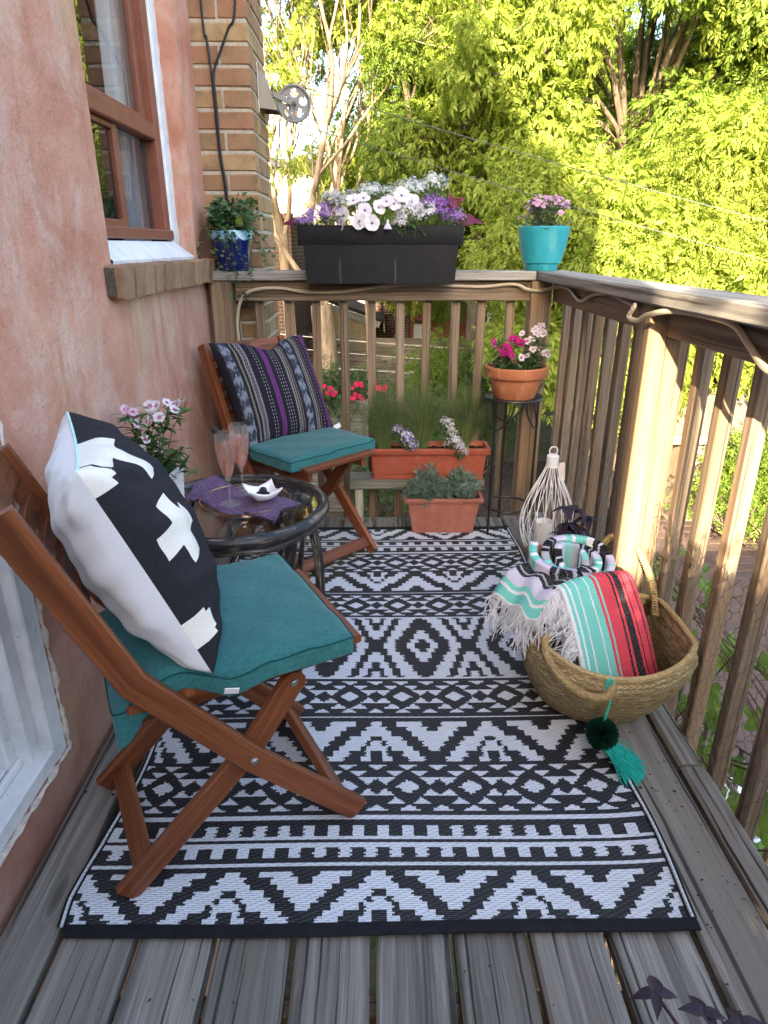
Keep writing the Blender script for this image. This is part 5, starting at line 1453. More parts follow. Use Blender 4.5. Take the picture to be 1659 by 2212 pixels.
def dianthus(label, base, tips, flowers, size, group=None, nleaf=150, leafL=.045, spread=.045, leaf_mat=None, name='dianthus'):
    """tips: list of stem tops; flowers: list of (pos, normal, meshset)"""
    t = thing(name, label, 'flower', base, 0, group); base = np.array(base, float)
    S = []
    for p in tips:
        p = np.array(p, float); b0 = base + (p - base) * np.array((.25, .25, 0)) + np.array((rng.uniform(-.012, .012), rng.uniform(-.012, .012), -.005))
        S.append(catmull([b0, b0 + (p - b0) * .5 + np.array((rng.uniform(-.008, .008), rng.uniform(-.008, .008), .02)), p], 6))
    S = np.array(S); V_, F_ = tubes_np(S, .0016, 5, .6); np_obj('stems', V_, F_, G_STEM, t, smooth=True)
    tv, tf = leaf_t(.24, .10, .35, 3)
    k1 = nrg.integers(0, len(S), nleaf); k2 = np.minimum((nrg.uniform(0, 1, nleaf) ** 1.5 * S.shape[1] * .95).astype(int), S.shape[1] - 1)
    pos = S[k1, k2]; dirs = rand_dirs(nleaf, -.05, .75)
    m2 = nleaf // 2
    pos2 = base + np.stack([nrg.normal(0, spread * .6, m2), nrg.normal(0, spread * .6, m2), nrg.uniform(0, .03, m2)], 1)
    pos = np.concatenate([pos, pos2]); dirs = np.concatenate([dirs, rand_dirs(m2, .1, .9)])
    V_, F_ = scatter(tv, tf, pos, frames(dirs, np.tile((0, 0, 1.0), (len(pos), 1)) + nrg.normal(0, .3, (len(pos), 3))), nrg.uniform(.6, 1.15, len(pos)) * leafL)
    np_obj('leaves', V_, F_, leaf_mat or G_DARK, t, smooth=True)
    for (p, nn, ms) in flowers:
        inst('flower', rng.choice(ms), face_to(nn, rng.uniform(0, 6), size * rng.uniform(.85, 1.12), p), t)
    return t
def nod(k=.9): return (rng.uniform(-k, k), -rng.uniform(.15, 1.0), rng.uniform(.25, 1.0))
# in the white planter on the table
tips, fl = [], []
for (x, y, z, ms, n_) in ((-.655, 1.74, .782, FL_PINK, 3), (-.640, 1.75, .770, FL_PINK, 2), (-.60, 1.76, .79, FL_PALE, 3), (-.585, 1.74, .765, FL_PALE, 2), (-.555, 1.79, .795, FL_PALE, 2), (-.545, 1.77, .785, FL_PALE, 2), (-.515, 1.80, .795, FL_PALE, 1), (-.602, 1.70, .715, FL_PALE, 1), (-.607, 1.70, .695, FL_PALE, 1), (-.622, 1.72, .76, FL_PALE, 2), (-.70, 1.77, .70, FL_PALE, 0), (-.52, 1.73, .68, FL_PALE, 0), (-.66, 1.70, .69, FL_PALE, 0)):
    tips.append((x, y, z))
    for k in range(n_): fl.append(((x + rng.uniform(-.016, .016), y + rng.uniform(-.014, .010), z + rng.uniform(-.008, .012)), nod(), ms))
dianthus('bushy plant with pink and white fringed flowers in the white planter', (-.642, 1.78, .592), tips, fl, .0165, 'dianthus plants', 560, .052, .075)
# magenta and pale pink ones in the terracotta bowl
tips, fl = [], []
for (dx, dy, dz, n_) in ((-.10, -.02, .115, 2), (-.075, -.05, .09, 3), (-.055, -.03, .10, 3), (-.045, -.06, .075, 2), (-.02, -.01, .135, 3), (-.005, -.04, .12, 2), (-.09, 0, .05, 0), (-.05, -.06, .03, 0)):
    p = (SX + dx, SY + dy, .705 + dz); tips.append(p)
    for k in range(n_): fl.append(((p[0] + rng.uniform(-.013, .013), p[1] + rng.uniform(-.012, .008), p[2] + rng.uniform(-.008, .012)), nod(.7), FL_MAG))
dianthus('plant with magenta fringed flowers on the left side of the terracotta bowl', (SX - .045, SY - .01, .708), tips, fl, .0185, 'dianthus plants', 200, .045, .05)
tips, fl = [], []
for (dx, dy, dz, n_) in ((.02, -.03, .07, 2), (.035, -.02, .125, 2), (.06, -.03, .10, 3), (.075, -.01, .165, 4), (.095, 0, .18, 3), (.085, -.03, .15, 3), (.115, -.02, .085, 3), (.125, -.01, .075, 2), (.105, 0, .11, 0), (.03, .03, .14, 1)):
    p = (SX + dx, SY + dy, .705 + dz); tips.append(p)
    for k in range(n_): fl.append(((p[0] + rng.uniform(-.014, .014), p[1] + rng.uniform(-.012, .008), p[2] + rng.uniform(-.008, .014)), nod(.7), FL_PALE))
dianthus('plant with pale pink-centred flowers on the right side of the terracotta bowl', (SX + .04, SY, .708), tips, fl, .0165, 'dianthus plants', 200, .045, .05)
# mauve carnations in the turquoise pot
tips, fl = [], []
for k in range(46):
    a = rng.uniform(0, 2 * PI); r_ = .105 * math.sqrt(rng.random()); p = (.70 + r_ * math.cos(a), 2.985 + r_ * math.sin(a) * .8, 1.372 + rng.uniform(-.018, .014) - 3.4 * r_ * r_ - (.03 if r_ > .09 and rng.random() < .5 else 0))
    tips.append(p); fl.append((p, (r_ * 6 * math.cos(a), r_ * 6 * math.sin(a) - .25, 1), FL_MUM))
    if rng.random() < .6: fl.append(((p[0] + rng.uniform(-.014, .014), p[1] - .008, p[2] - rng.uniform(0, .012)), (rng.uniform(-.4, .4), -.6, .8), FL_MUM))
G_GREY = leafmat('grey_green_leaf', (.07, .11, .075), (.14, .19, .13), .15, scale=25)
dianthus('dense mauve pink carnations with grey green leaves in the turquoise pot', (.70, 2.985, 1.245), tips, fl, .0125, None, 420, .040, .07, G_GREY, 'carnation')

def blossom_heap(name, label, cat, centres, n, mats, size, leaves=True, group=None, hang=0.0):
    """alyssum-like heaps: domes of tiny four-petalled blossoms on thin stems"""
    t = thing(name, label, cat, centres[0][0], 0, group)
    tv = np.array([(0, 0, 0), (.5, .22, .08), (1, 0, .12), (.5, -.22, .08)]); q = []
    TV, TF = [], []
    for k in range(4):
        a = k * PI / 2; c_, s_ = math.cos(a), math.sin(a); b0 = len(TV)
        TV += [(x * c_ - y * s_, x * s_ + y * c_, z) for x, y, z in tv]; TF.append((b0, b0 + 3, b0 + 2, b0 + 1))
    A = Acc(); S = []
    for (c_, r_) in centres:
        c_ = np.array(c_, float); m = int(n * r_[0] / .05)
        heads = max(6, m // 16); hd = rand_dirs(heads, -.15, 1); hp = c_ + hd * np.array(r_) * nrg.uniform(.75, 1.0, (heads, 1))
        k = nrg.integers(0, heads, m); d = rand_dirs(m, -.3, 1); rr = size * 2.6
        pos = hp[k] + d * np.array((rr, rr, rr * 1.2))
        dd = hd[k] + d * .8
        mi = nrg.integers(0, len(mats), m)
        for j in range(len(mats)):
            s_ = mi == j
            if s_.sum(): 
                fr = frames(np.cross(dd[s_], rand_dirs(int(s_.sum()))), dd[s_])
                V_, F_ = scatter(TV, TF, pos[s_], fr, nrg.uniform(.7, 1.15, int(s_.sum())) * size); A.add(V_, F_, j)
        base = c_ - np.array((0, 0, r_[2] * .9)); S += [catmull([base + nrg.normal(0, .01, 3), (base + h) / 2 + nrg.normal(0, .008, 3), h], 3) for h in hp]
    kind(A.build('blossoms', mats, t), 'stuff')
    V_, F_ = tubes_np(np.array(S), .0008, 4, .7); kind(np_obj('stems', V_, F_, G_STEM, t), 'stuff')
    if leaves:
        c0 = np.array([c_ for c_, r_ in centres]); nl = 130 * len(centres); k = nrg.integers(0, len(c0), nl); rr = np.array([r_ for c_, r_ in centres])[k]
        d = rand_dirs(nl, -1, .35); tv2, tf2 = leaf_t(.3, .1, .2, 2)
        V_, F_ = scatter(tv2, tf2, c0[k] + d * rr * nrg.uniform(.3, .85, (nl, 1)), frames(d + nrg.normal(0, .4, (nl, 3)), rand_dirs(nl, .2, 1)), nrg.uniform(.010, .020, nl)); kind(np_obj('leaves', V_, F_, G_DARK, t), 'stuff')
    return t
TB = 2.925
blossom_heap('alyssum', 'purple alyssum spilling over the left end of the black trough', 'flower', [((-.245, TB - .04, 1.283), (.06, .07, .035)), ((-.185, TB - .05, 1.305), (.055, .06, .04)), ((-.285, TB - .05, 1.275), (.03, .05, .025))], 420, [F_PUR, F_LIL, F_LIL], .0056, group='purple alyssum')
blossom_heap('alyssum', 'purple alyssum at the right end of the black trough beside dark red leaves', 'flower', [((.255, TB - .04, 1.315), (.06, .06, .045)), ((.315, TB - .05, 1.285), (.05, .055, .04)), ((.22, TB - .02, 1.345), (.04, .05, .03))], 420, [F_PUR, F_LIL, F_PUR], .0052, group='purple alyssum')
blossom_heap('alyssum', 'white alyssum hanging over the front rim of the black trough, right of the petunias', 'flower', [((.145, TB - .085, 1.293), (.065, .05, .05)), ((.105, TB - .09, 1.265), (.03, .035, .03)), ((.19, TB - .07, 1.310), (.05, .05, .04))], 460, [F_WHT], .0052, group='white alyssum')
F_FROST = fmat('frosty_blossom', (.62, .74, .72))
blossom_heap('euphorbia', 'airy frosty white flower cloud standing tallest at the back right of the trough', 'flower', [((.14, TB + .03, 1.385), (.075, .05, .05)), ((.235, TB + .02, 1.405), (.06, .05, .05)), ((.06, TB + .04, 1.37), (.045, .05, .04))], 330, [F_FROST, F_WHT], .0060, group='airy frosty flowers')
blossom_heap('euphorbia', 'airy frosty white flower cloud at the back left of the trough', 'flower', [((-.115, TB + .02, 1.345), (.07, .05, .045)), ((-.02, TB + .03, 1.385), (.05, .045, .035)), ((-.175, TB + .03, 1.365), (.035, .04, .03))], 330, [F_FROST, F_WHT], .0060, group='airy frosty flowers')
def leafmesh(name, mat, w=.6, fold=.12, curl=.25, n=6, lob=0.0):
    b = MB(); vv, ff = [], []
    for i in range(n + 1):
        t_ = i / n; ww = w / 2 * math.sin(PI * min(1, t_ ** .7 * .97 + .02)) * (1 + lob * math.cos(t_ * 14))
        z = -curl * t_ * t_ + .03 * math.sin(t_ * 9)
        for s_ in (-1, -.5, 0, .5, 1): vv.append((t_, s_ * ww, z + fold * abs(s_) * ww * 2 + .015 * math.sin(t_ * 22) * abs(s_)))
    for i in range(n):
        for j in range(4): ff.append((i * 5 + j, (i + 1) * 5 + j, (i + 1) * 5 + j + 1, i * 5 + j + 1))
    b.add(vv, ff); return b.mesh(name, mat, True, 80)
def leaf_at(me, p, d, s_, par, nz=(0, 0, 1), name='leaf'):
    d = Vector(d).normalized(); n_ = Vector(nz); y = n_.cross(d).normalized(); z = d.cross(y)
    M = Matrix(((d.x, y.x, z.x, p[0]), (d.y, y.y, z.y, p[1]), (d.z, y.z, z.z, p[2]), (0, 0, 0, 1))) @ Matrix.Diagonal((s_, s_, s_, 1))
    return inst(name, me, M, par)
# petunias
pt_ = thing('petunia', 'white and pale lilac petunias with dark throats in the middle of the black trough', 'flower', (-.03, TB - .05, 1.25))
PL = leafmesh('leaf', G_DARK, .7, .1, .35)
for (x, y, z, nn, s_) in ((-.062, -.115, 1.278, (-.1, -1, .1), .031), (-.012, -.120, 1.272, (.15, -1, .15), .031), (-.040, -.10, 1.318, (0, -1, .25), .029), (-.085, -.07, 1.355, (-.2, -.8, .7), .029), (-.045, -.05, 1.365, (.1, -.7, .8), .028), (.045, -.05, 1.352, (-.2, -.8, .7), .028), (.105, -.03, 1.375, (.1, -.95, .35), .032), (.145, -.045, 1.352, (.25, -1, .15), .030), (.075, -.04, 1.345, (.3, -.8, .4), .030), (-.125, -.08, 1.30, (-.6, -.8, .2), .034), (-.135, -.09, 1.275, (-.8, -.6, -.1), .03), (.015, -.06, 1.33, (.5, -.7, .3), .03)):
    p = (x, TB + y, z); inst('flower', rng.choice(FL_PETU), face_to(nn, rng.uniform(0, 6), s_, p), pt_)
    b = MB(); b.tube([p, (x - nn[0] * .02, TB + y + .03, z - .02), (x * .8, TB - .03, 1.24)], .0022, 5); b.build('stem', G_STEM, pt_)
for k in range(34):
    x = rng.uniform(-.15, .17); leaf_at(PL, (x, TB - .06 + rng.uniform(-.03, .03), rng.uniform(1.255, 1.30)), (rng.uniform(-1, 1), -rng.uniform(.3, 1), rng.uniform(-.4, .5)), rng.uniform(.035, .055), pt_)
bell = MB(); bell.lathe([(.0035, 0), (.005, -.012), (.013, -.026), (.017, -.034)], (.048, TB - .122, 1.285), 12); bell.build('closed_flower', F_PETU, pt_)
# sweet potato vine, both ends
MAROON = leafmat('maroon_leaf', (.065, .008, .022), (.14, .018, .045), .25, scale=12); SPL = leafmesh('leaf', MAROON, .62, .10, .2, 6, .25)
for lab, x0, ls in (('dark maroon sweet potato vine leaves at the right end of the black trough', .335, (((0, 0, .02), (1, -.15, -.02), .10, (.1, -.6, .8)), ((-.03, -.02, .04), (-.1, -.2, 1), .075, (0, -1, .1)), ((-.045, -.03, .06), (.7, -.3, .45), .07, (.2, -1, .3)), ((-.02, -.04, .015), (.8, -.5, -.2), .06, (0, -.6, .8)), ((-.06, 0, .05), (-.4, -.3, .8), .07, (0, -1, .2)))),
                   ('single dark maroon pointed leaf at the left end of the black trough', -.30, (((0, -.01, .008), (-1, -.1, .02), .07, (.1, -.7, .7)), ((.02, 0, .012), (-.7, -.5, .1), .05, (0, -.6, .8))))):
    t = thing('sweet_potato_vine', lab, 'plant', (x0, TB, 1.26), 0, None)
    for (o_, d_, s_, nz) in ls: leaf_at(SPL, (x0 + o_[0], TB + o_[1], 1.27 + o_[2]), d_, s_, t, nz)

# mint in the blue pot, with long trailing stems
MINT = leafmat('mint_leaf', (.035, .085, .035), (.085, .155, .06), .22, .6, .3, 40); MSTEM = flat('brown_vine_stem', (.07, .045, .03), .8, .2)
mt = thing('mint_plant', 'leafy green mint with stems trailing over the blue pot and the railing', 'plant', (-.592, 2.975, 1.23))
S = []; c0 = np.array((-.592, 2.975, 1.235))
for k in range(22):     # upright
    a = rng.uniform(0, 2 * PI); r_ = rng.uniform(.02, .095); h_ = rng.uniform(.04, .13); S.append(catmull([c0 + (r_ * .5 * math.cos(a), r_ * .5 * math.sin(a), 0), c0 + (r_ * math.cos(a) + .012, r_ * math.sin(a), h_ * .6), c0 + (r_ * 1.2 * math.cos(a) + .022, r_ * 1.2 * math.sin(a), h_)], 8))
TR = [((-.03, -.09, .02), (-.10, -.12, -.04), (-.13, -.10, -.09)), ((.0, -.10, .01), (.01, -.125, -.08), (.03, -.12, -.18)), ((.01, -.10, .01), (-.005, -.125, -.10), (.015, -.13, -.235)), ((.06, -.07, .02), (.12, -.08, -.04), (.15, -.07, -.12)), ((.07, -.04, .02), (.14, -.06, -.02), (.185, -.06, -.105)), ((-.06, -.06, .02), (-.115, -.05, 0), (-.112, -.09, -.11)), ((.03, -.10, .0), (.06, -.125, -.09), (.10, -.12, -.19)), ((-.02, -.1, .01), (-.05, -.125, -.07), (-.02, -.13, -.14)), ((.05, -.08, .03), (.10, -.1, 0), (.13, -.1, -.07)), ((.02, -.1, 0), (.03, -.13, -.15), (.075, -.135, -.27))]
TRS = [catmull([c0, c0 + np.array(a), c0 + np.array(b), c0 + np.array(c)], 8) for a, b, c in TR]
V_, F_ = tubes_np(np.array(S), .0016, 4, .6); np_obj('stems', V_, F_, G_STEM, mt); V_, F_ = tubes_np(np.array(TRS), .0013, 4, .5); np_obj('trailing_stems', V_, F_, MSTEM, mt)
def leaves_on(paths, per, size, w, jit, par, mat, curl=.2, name='leaves', up=(0, -.5, .8), zr=(-.2, .6)):
    P = np.concatenate(paths); n = per * len(paths); k = nrg.integers(0, len(P), n)
    tv, tf = leaf_t(w, .12, curl, 4); pos = P[k] + nrg.normal(0, jit, (n, 3)); d = rand_dirs(n, *zr)
    V_, F_ = scatter(tv, tf, pos, frames(d, np.tile(up, (n, 1)) + nrg.normal(0, .45, (n, 3))), nrg.uniform(.6, 1.2, n) * size); return np_obj(name, V_, F_, mat, par, smooth=True)
leaves_on(S, 40, .030, .72, .012, mt, MINT); leaves_on(TRS, 40, .017, .85, .006, mt, MINT, name='small_leaves')
b = leafmesh('big_leaf', leafmat('lime_leaf', (.16, .24, .03), (.22, .30, .05), .35), .75, .1, .1); leaf_at(b, (-.545, 2.885, 1.265), (.4, -.4, .6), .045, mt, (.1, -1, .2), 'big_leaf')

# grass and lobelia in the red planter, lavender in the small one
GRASS = leafmat('grass_blade', (.075, .14, .045), (.19, .25, .09), .2, scale=12); STRAWC = leafmat('dry_blade', (.20, .16, .06), (.30, .24, .10), .2)
def grass(label, x, y, z, n, h, sp):
    t = thing('grass_clump', label, 'grass plant', (x, y, z), 0, 'grass clumps in the red planter')
    for mat_, m, nm in ((GRASS, n, 'blades'), (STRAWC, n // 12, 'dry_blades')):
        a = nrg.uniform(0, 2 * PI, m); r0 = nrg.uniform(0, .028, m); l = h * nrg.uniform(.55, 1.12, m); ln = nrg.normal(0, sp, m) + .02; f = np.linspace(0, 1, 8)
        P = np.zeros((m, 8, 3)); dr = np.abs(ln)[:, None] * (f[None] ** 1.8) * l[:, None] / h
        P[:, :, 0] = x + (r0[:, None] + dr) * np.cos(a)[:, None] + .006 * np.sin(f * 5 + a[:, None]); P[:, :, 1] = y + (r0[:, None] + dr * .6) * np.sin(a)[:, None] * .8
        P[:, :, 2] = z + l[:, None] * (f[None] - .35 * (dr / h) * f[None] ** 2 * 2)
        V_, F_ = tubes_np(P, .0011, 3, .3); kind(np_obj(nm, V_, F_, mat_, t), 'stuff')
GZ = .345
for lb, x in (('tall fine grass clump at the left end of the red planter', .035), ('tall fine grass clump in the middle of the red planter', .20), ('tall fine grass clump at the right end of the red planter', .385)):
    grass(lb, x, 2.862, GZ, 700, .31, .12)
blossom_heap('lobelia', 'white and violet blue lobelia hanging in the left half of the red planter', 'flower', [((.125, 2.815, .405), (.035, .03, .04)), ((.145, 2.805, .375), (.032, .025, .03)), ((.09, 2.815, .43), (.018, .02, .03))], 300, [F_WHT, F_WHT, F_BLUE], .0060, group='lobelia plants')
blossom_heap('lobelia', 'white lobelia trailing over the rim in the right half of the red planter', 'flower', [((.315, 2.815, .43), (.03, .03, .055)), ((.335, 2.805, .385), (.036, .028, .035)), ((.365, 2.790, .355), (.028, .018, .03)), ((.30, 2.82, .47), (.016, .02, .025))], 330, [F_WHT], .0060, group='lobelia plants')
LAVE = leafmat('silver_lavender_leaf', (.10, .16, .125), (.22, .29, .235), .12, .7, .2, 30)
for lb, x in (('silvery lavender plant on the left of the small terracotta planter', .215), ('silvery lavender plant on the right of the small terracotta planter', .375)):
    t = thing('lavender_plant', lb, 'plant', (x, 2.752, .15), 0, 'lavender plants')
    S = []
    for k in range(34):
        a = rng.uniform(0, 2 * PI); r_ = .082 * math.sqrt(rng.random()); h_ = .135 * (1.05 - (r_ / .085) ** 2) * rng.uniform(.7, 1.1); b0 = np.array((x, 2.752, .148))
        S.append(catmull([b0 + (r_ * .35 * math.cos(a), r_ * .3 * math.sin(a), 0), b0 + (r_ * .8 * math.cos(a), r_ * .55 * math.sin(a), h_ * .5), b0 + (r_ * 1.05 * math.cos(a), r_ * .65 * math.sin(a), h_)], 5))
    V_, F_ = tubes_np(np.array(S), .0012, 4, .6); kind(np_obj('stems', V_, F_, LAVE, t), 'stuff')
    P = np.array(S); n = 2300; k1, k2 = nrg.integers(0, len(S), n), nrg.integers(2, P.shape[1], n); dd = np.gradient(P, axis=1)[k1, k2]; dd /= np.linalg.norm(dd, axis=1, keepdims=True)
    tv, tf = leaf_t(.17, .05, .1, 2); d = dd * .8 + rand_dirs(n) * .75; V_, F_ = scatter(tv, tf, P[k1, k2], frames(d, rand_dirs(n)), nrg.uniform(.022, .044, n)); kind(np_obj('leaves', V_, F_, LAVE, t, smooth=True), 'stuff')
# purple basil behind the basket and, close to the camera, at the lower right corner
BASIL = leafmat('purple_basil_leaf', (.013, .007, .016), (.036, .020, .038), .06, .45, .4, 30); BSTEM = flat('purple_stem', (.05, .015, .035), .6, .3)
BL = [leafmesh('leaf', BASIL, w_, .20, .6, 7) for w_ in (.55, .66)]
def basil(label, base, stems, s_, cat='plant'):
    t = thing('basil_plant', label, cat, base, 0, 'purple basil plants')
    for (top, n_, sz) in stems:
        top = np.array(top, float); P = catmull([base, (np.array(base) + top) / 2 + np.array((.008, .004, .01)), top], 8); b = MB(); b.tube(P, .0024 * s_, 6); b.build('stem', BSTEM, t)
        for k in range(n_):
            f = 1 - (k // 4) * .34; q = P[max(0, int(f * (len(P) - 1)))]; a = (k % 4) * PI / 2 + (k // 4) * .8 + rng.uniform(-.3, .3); el = .35 if k < 4 else -.05
            leaf_at(rng.choice(BL), q, (math.cos(a), math.sin(a), el + rng.uniform(-.3, .2)), sz * rng.uniform(.8, 1.15) * (1 if k >= 4 else .8), t)
    return t
basil('dark purple basil growing behind the straw basket', (.675, 2.165, .15), [((.655, 2.12, .35), 8, .062), ((.69, 2.14, .335), 8, .06), ((.735, 2.15, .30), 8, .062), ((.645, 2.09, .27), 8, .062), ((.71, 2.08, .25), 8, .06)], 1.0)
gh = thing('thyme_plant', 'low green thyme in the small planter behind the basket', 'plant', (.61, 2.13, .15)); n = 240
tv, tf = leaf_t(.5, .1, .2, 2); V_, F_ = scatter(tv, tf, np.array((.612, 2.12, .150)) + np.stack([nrg.normal(0, .022, n), nrg.normal(0, .02, n), nrg.uniform(0, .04, n)], 1), frames(rand_dirs(n, -.2, 1), rand_dirs(n)), nrg.uniform(.008, .014, n)); kind(np_obj('leaves', V_, F_, THYME, gh), 'stuff')
DX, DY = .43, .565
dk = round_pot('flower_pot', 'plain dark pot at the lower right corner below the camera', (DX + .05, DY - .14, .0), [(.0001, 0), (.06, 0), (.075, .10), (.08, .12), (.074, .12), (.07, .10)], METAL_BLK, .105, .071)
basil('very dark purple basil close to the camera at the lower right corner', (DX + .05, DY - .14, .105), [((DX - .045, DY + .04, .225), 24, .038), ((DX + .015, DY + .02, .215), 22, .037), ((DX + .065, DY + .01, .205), 24, .038), ((DX + .12, DY + .0, .195), 22, .037)], 1.1)

# ------------------------------------------------------------------ hose light along the rail, cables, pulley, chicken wire
HOSE = NT('clear_yellowed_tube', .3, .5).p(Base_Color=(.62, .52, .38, 1), Transmission_Weight=.35, IOR=1.4).mat
hl = MB(); hp = [(-.582, 2.92, .70), (-.585, 2.918, .82), (-.583, 2.918, .902), (-.563, 2.918, .977), (-.512, 2.922, 1.018), (-.406, 2.944, 1.026), (-.291, 2.946, 1.010), (-.137, 2.946, 1.011), (.037, 2.946, 1.034), (.20, 2.946, 1.040), (.34, 2.945, 1.034), (.455, 2.944, 1.031), (.579, 2.940, 1.041), (.633, 2.920, 1.022), (.69, 2.905, 1.017), (.735, 2.82, 1.036), (.738, 2.66, 1.038), (.738, 2.50, 1.006), (.738, 2.35, 1.038), (.738, 2.2, 1.050), (.737, 2.06, 1.040), (.725, 1.93, 1.034), (.69, 1.85, 1.040), (.672, 1.79, 1.046), (.664, 1.800, 1.018), (.668, 1.75, 1.013), (.672, 1.692, 1.033), (.69, 1.592, 1.050), (.735, 1.50, 1.045), (.736, 1.40, 1.038), (.73, 1.318, 1.008), (.72, 1.22, .978), (.73, 1.10, .976), (.735, .95, 1.01), (.735, .7, 1.02), (.735, .4, 1.01)]
hl.tube(catmull(hp, 10), .0068, 8); tag(hl.build('rope_light', HOSE), 'clear yellowed hose wound loosely along the inside of the railings', 'hose')
CABLE = flat('black_cable', (.014, .014, .018), .5, .4)
for lb, P in (('black cable running down the left of the brick pillar', [(-.662, 3.092, 3.0), (-.662, 3.092, 2.053), (-.652, 3.092, 1.941), (-.645, 3.092, 1.834), (-.642, 3.092, 1.732), (-.640, 3.092, 1.622), (-.638, 3.092, 1.532), (-.628, 3.092, 1.44), (-.626, 3.092, 1.345), (-.622, 3.08, 1.22), (-.62, 3.09, .9), (-.62, 3.09, -.3)]),
              ('black cable slanting from the right side of the brick pillar to join the other', [(-.50, 3.088, 2.5), (-.532, 3.090, 2.052), (-.566, 3.090, 1.969), (-.607, 3.090, 1.887), (-.636, 3.090, 1.82), (-.634, 3.088, 1.72), (-.633, 3.088, 1.55), (-.620, 3.088, 1.40), (-.616, 3.08, 1.24), (-.614, 3.09, .9), (-.614, 3.09, -.3)])):
    b = MB(); b.tube(catmull(P, 8), .0048, 7); tag(b.build('cable', CABLE), lb, 'cable', 'cables on the brick pillar')
VENT = flat('tan_metal_hood', (.26, .22, .17), .5, .4, .1, 20)
vh = thing('vent_hood', 'small tan metal vent hood on the side of the brick pillar', 'vent', (-.488, 3.34, 1.75))
b = MB(); b.add([(-.489, 3.27, 1.735), (-.489, 3.41, 1.735), (-.489, 3.41, 1.875), (-.489, 3.27, 1.875), (-.415, 3.28, 1.728), (-.415, 3.40, 1.728), (-.47, 3.40, 1.862), (-.47, 3.28, 1.862)], [(4, 5, 6, 7), (0, 4, 7, 3), (5, 1, 2, 6), (7, 6, 2, 3)]); b.build('hood', VENT, vh, smooth=False)
b = MB(); b.bar((-.4895, 3.262, 1.72), (-.4895, 3.262, 1.90), .006, .003, up=(1, 0, 0)); b.build('flange', flat('galvanised_strip', (.6, .6, .6), .4, .5, .1, 30, Metallic=.6), vh)
PUL = flat('grey_cast_metal', (.25, .25, .255), .5, .45, .14, 40, bump=.1)
pu = thing('clothesline_pulley', 'grey metal clothesline pulley wheel with round holes, tied to the brick pillar', 'pulley', (-.35, 3.35, 1.764))
# wheel turned a little towards the camera: disc in a plane with normal WN
WN = unit((.10, -1, -.12)); WX_ = unit(np.cross((0, 0, 1), WN)); WY_ = np.cross(WN, WX_); PC = np.array((-.35, 3.35, 1.764))
wq = lambda x, y, z=0: PC + WX_ * x + WY_ * y + WN * z
b = MB(); b.tube([wq(.068 * math.cos(a), .068 * math.sin(a), .006) for a in np.linspace(0, 2 * PI, 49)[:-1]], .0055, 8, closed=True); b.tube([wq(.068 * math.cos(a), .068 * math.sin(a), -.008) for a in np.linspace(0, 2 * PI, 49)[:-1]], .0055, 8, closed=True)
# plate with six holes
NA, vv, ff = 120, [], []
for lay in (.004, -.004):
    for k in range(NA):
        a = 2 * PI * k / NA; vv.append(wq(.066 * math.cos(a), .066 * math.sin(a), lay))
h0 = 2
for side, lay in ((0, .004), (1, -.004)):
    rr = np.linspace(.008, .066, 15); base = len(vv)
    for r_ in rr:
        for k in range(NA): a = 2 * PI * k / NA; vv.append(wq(r_ * math.cos(a), r_ * math.sin(a), lay))
    for i in range(14):
        for k in range(NA):
            a = 2 * PI * (k + .5) / NA; r_ = (rr[i] + rr[i + 1]) / 2; da = ((a - .25 + PI / 5) % (2 * PI / 5)) - PI / 5
            if math.hypot(r_ * math.cos(da) - .040, r_ * math.sin(da)) < .0165: continue
            q = (base + i * NA + k, base + i * NA + (k + 1) % NA, base + (i + 1) * NA + (k + 1) % NA, base + (i + 1) * NA + k); ff.append(q if not side else q[::-1])
b.add(vv, ff); b.build('wheel', PUL, pu, ang=50)
b = MB()
for z_ in (.016, -.016): b.bar(wq(-.088, .034, z_), wq(.006, -.003, z_), .020, .004, up=WN, ch=.001)
b.bar(wq(-.092, .036, .018), wq(-.092, .036, -.018), .016, .006, up=WY_, ch=.001); b.bar(wq(.0, .006, .017), wq(-.040, -.086, .012), .011, .004, up=WN, ch=.001)
b.bar(wq(-.036, -.014, .018), wq(-.018, -.050, .016), .010, .004, up=WN, ch=.001); b.build('bracket', PUL, pu)
b = MB(); b.lathe([(.0001, .026), (.007, .026), (.009, .022), (.009, -.02)], PC, 14, M=np.stack([WX_, WY_, WN], 1)); b.build('axle', flat('rusty_axle', (.16, .09, .05), .7, .4), pu)
b = MB(); b.tube(catmull([(-.495, 3.33, 1.795), (-.46, 3.335, 1.792), (-.438, 3.34, 1.785), (-.428, 3.345, 1.795), (-.437, 3.35, 1.806)], 6), .0035, 7); b.build('hook', METAL_BLK, pu)
b = MB(); b.tube([(-.455 + .010 * k / 30 + .009 * math.sin(k * 1.1), 3.338 + .006 * math.cos(k * 1.3), 1.80 + .009 * math.cos(k * 1.1)) for k in range(48)], .0022, 5); b.build('twine', STRAW2, pu)
LINE = flat('clothesline', (.10, .11, .09), .5, .4)
for lb, a, c_ in (('upper clothesline wire running from the pulley out to the right', wq(.0, .072), (8.0, 3.1, .25)), ('lower clothesline wire running from the pulley out to the right', wq(.0, -.072), (8.0, 3.1, .05))):
    a = np.array(a); c_ = np.array(c_)
    b = MB(); b.tube([a + (c_ - a) * f + np.array((0, 0, -.18 * 4 * f * (1 - f))) for f in np.linspace(0, 1, 40)], .0021, 6); tag(b.build('clothesline', LINE), lb, 'clothesline', 'clotheslines')
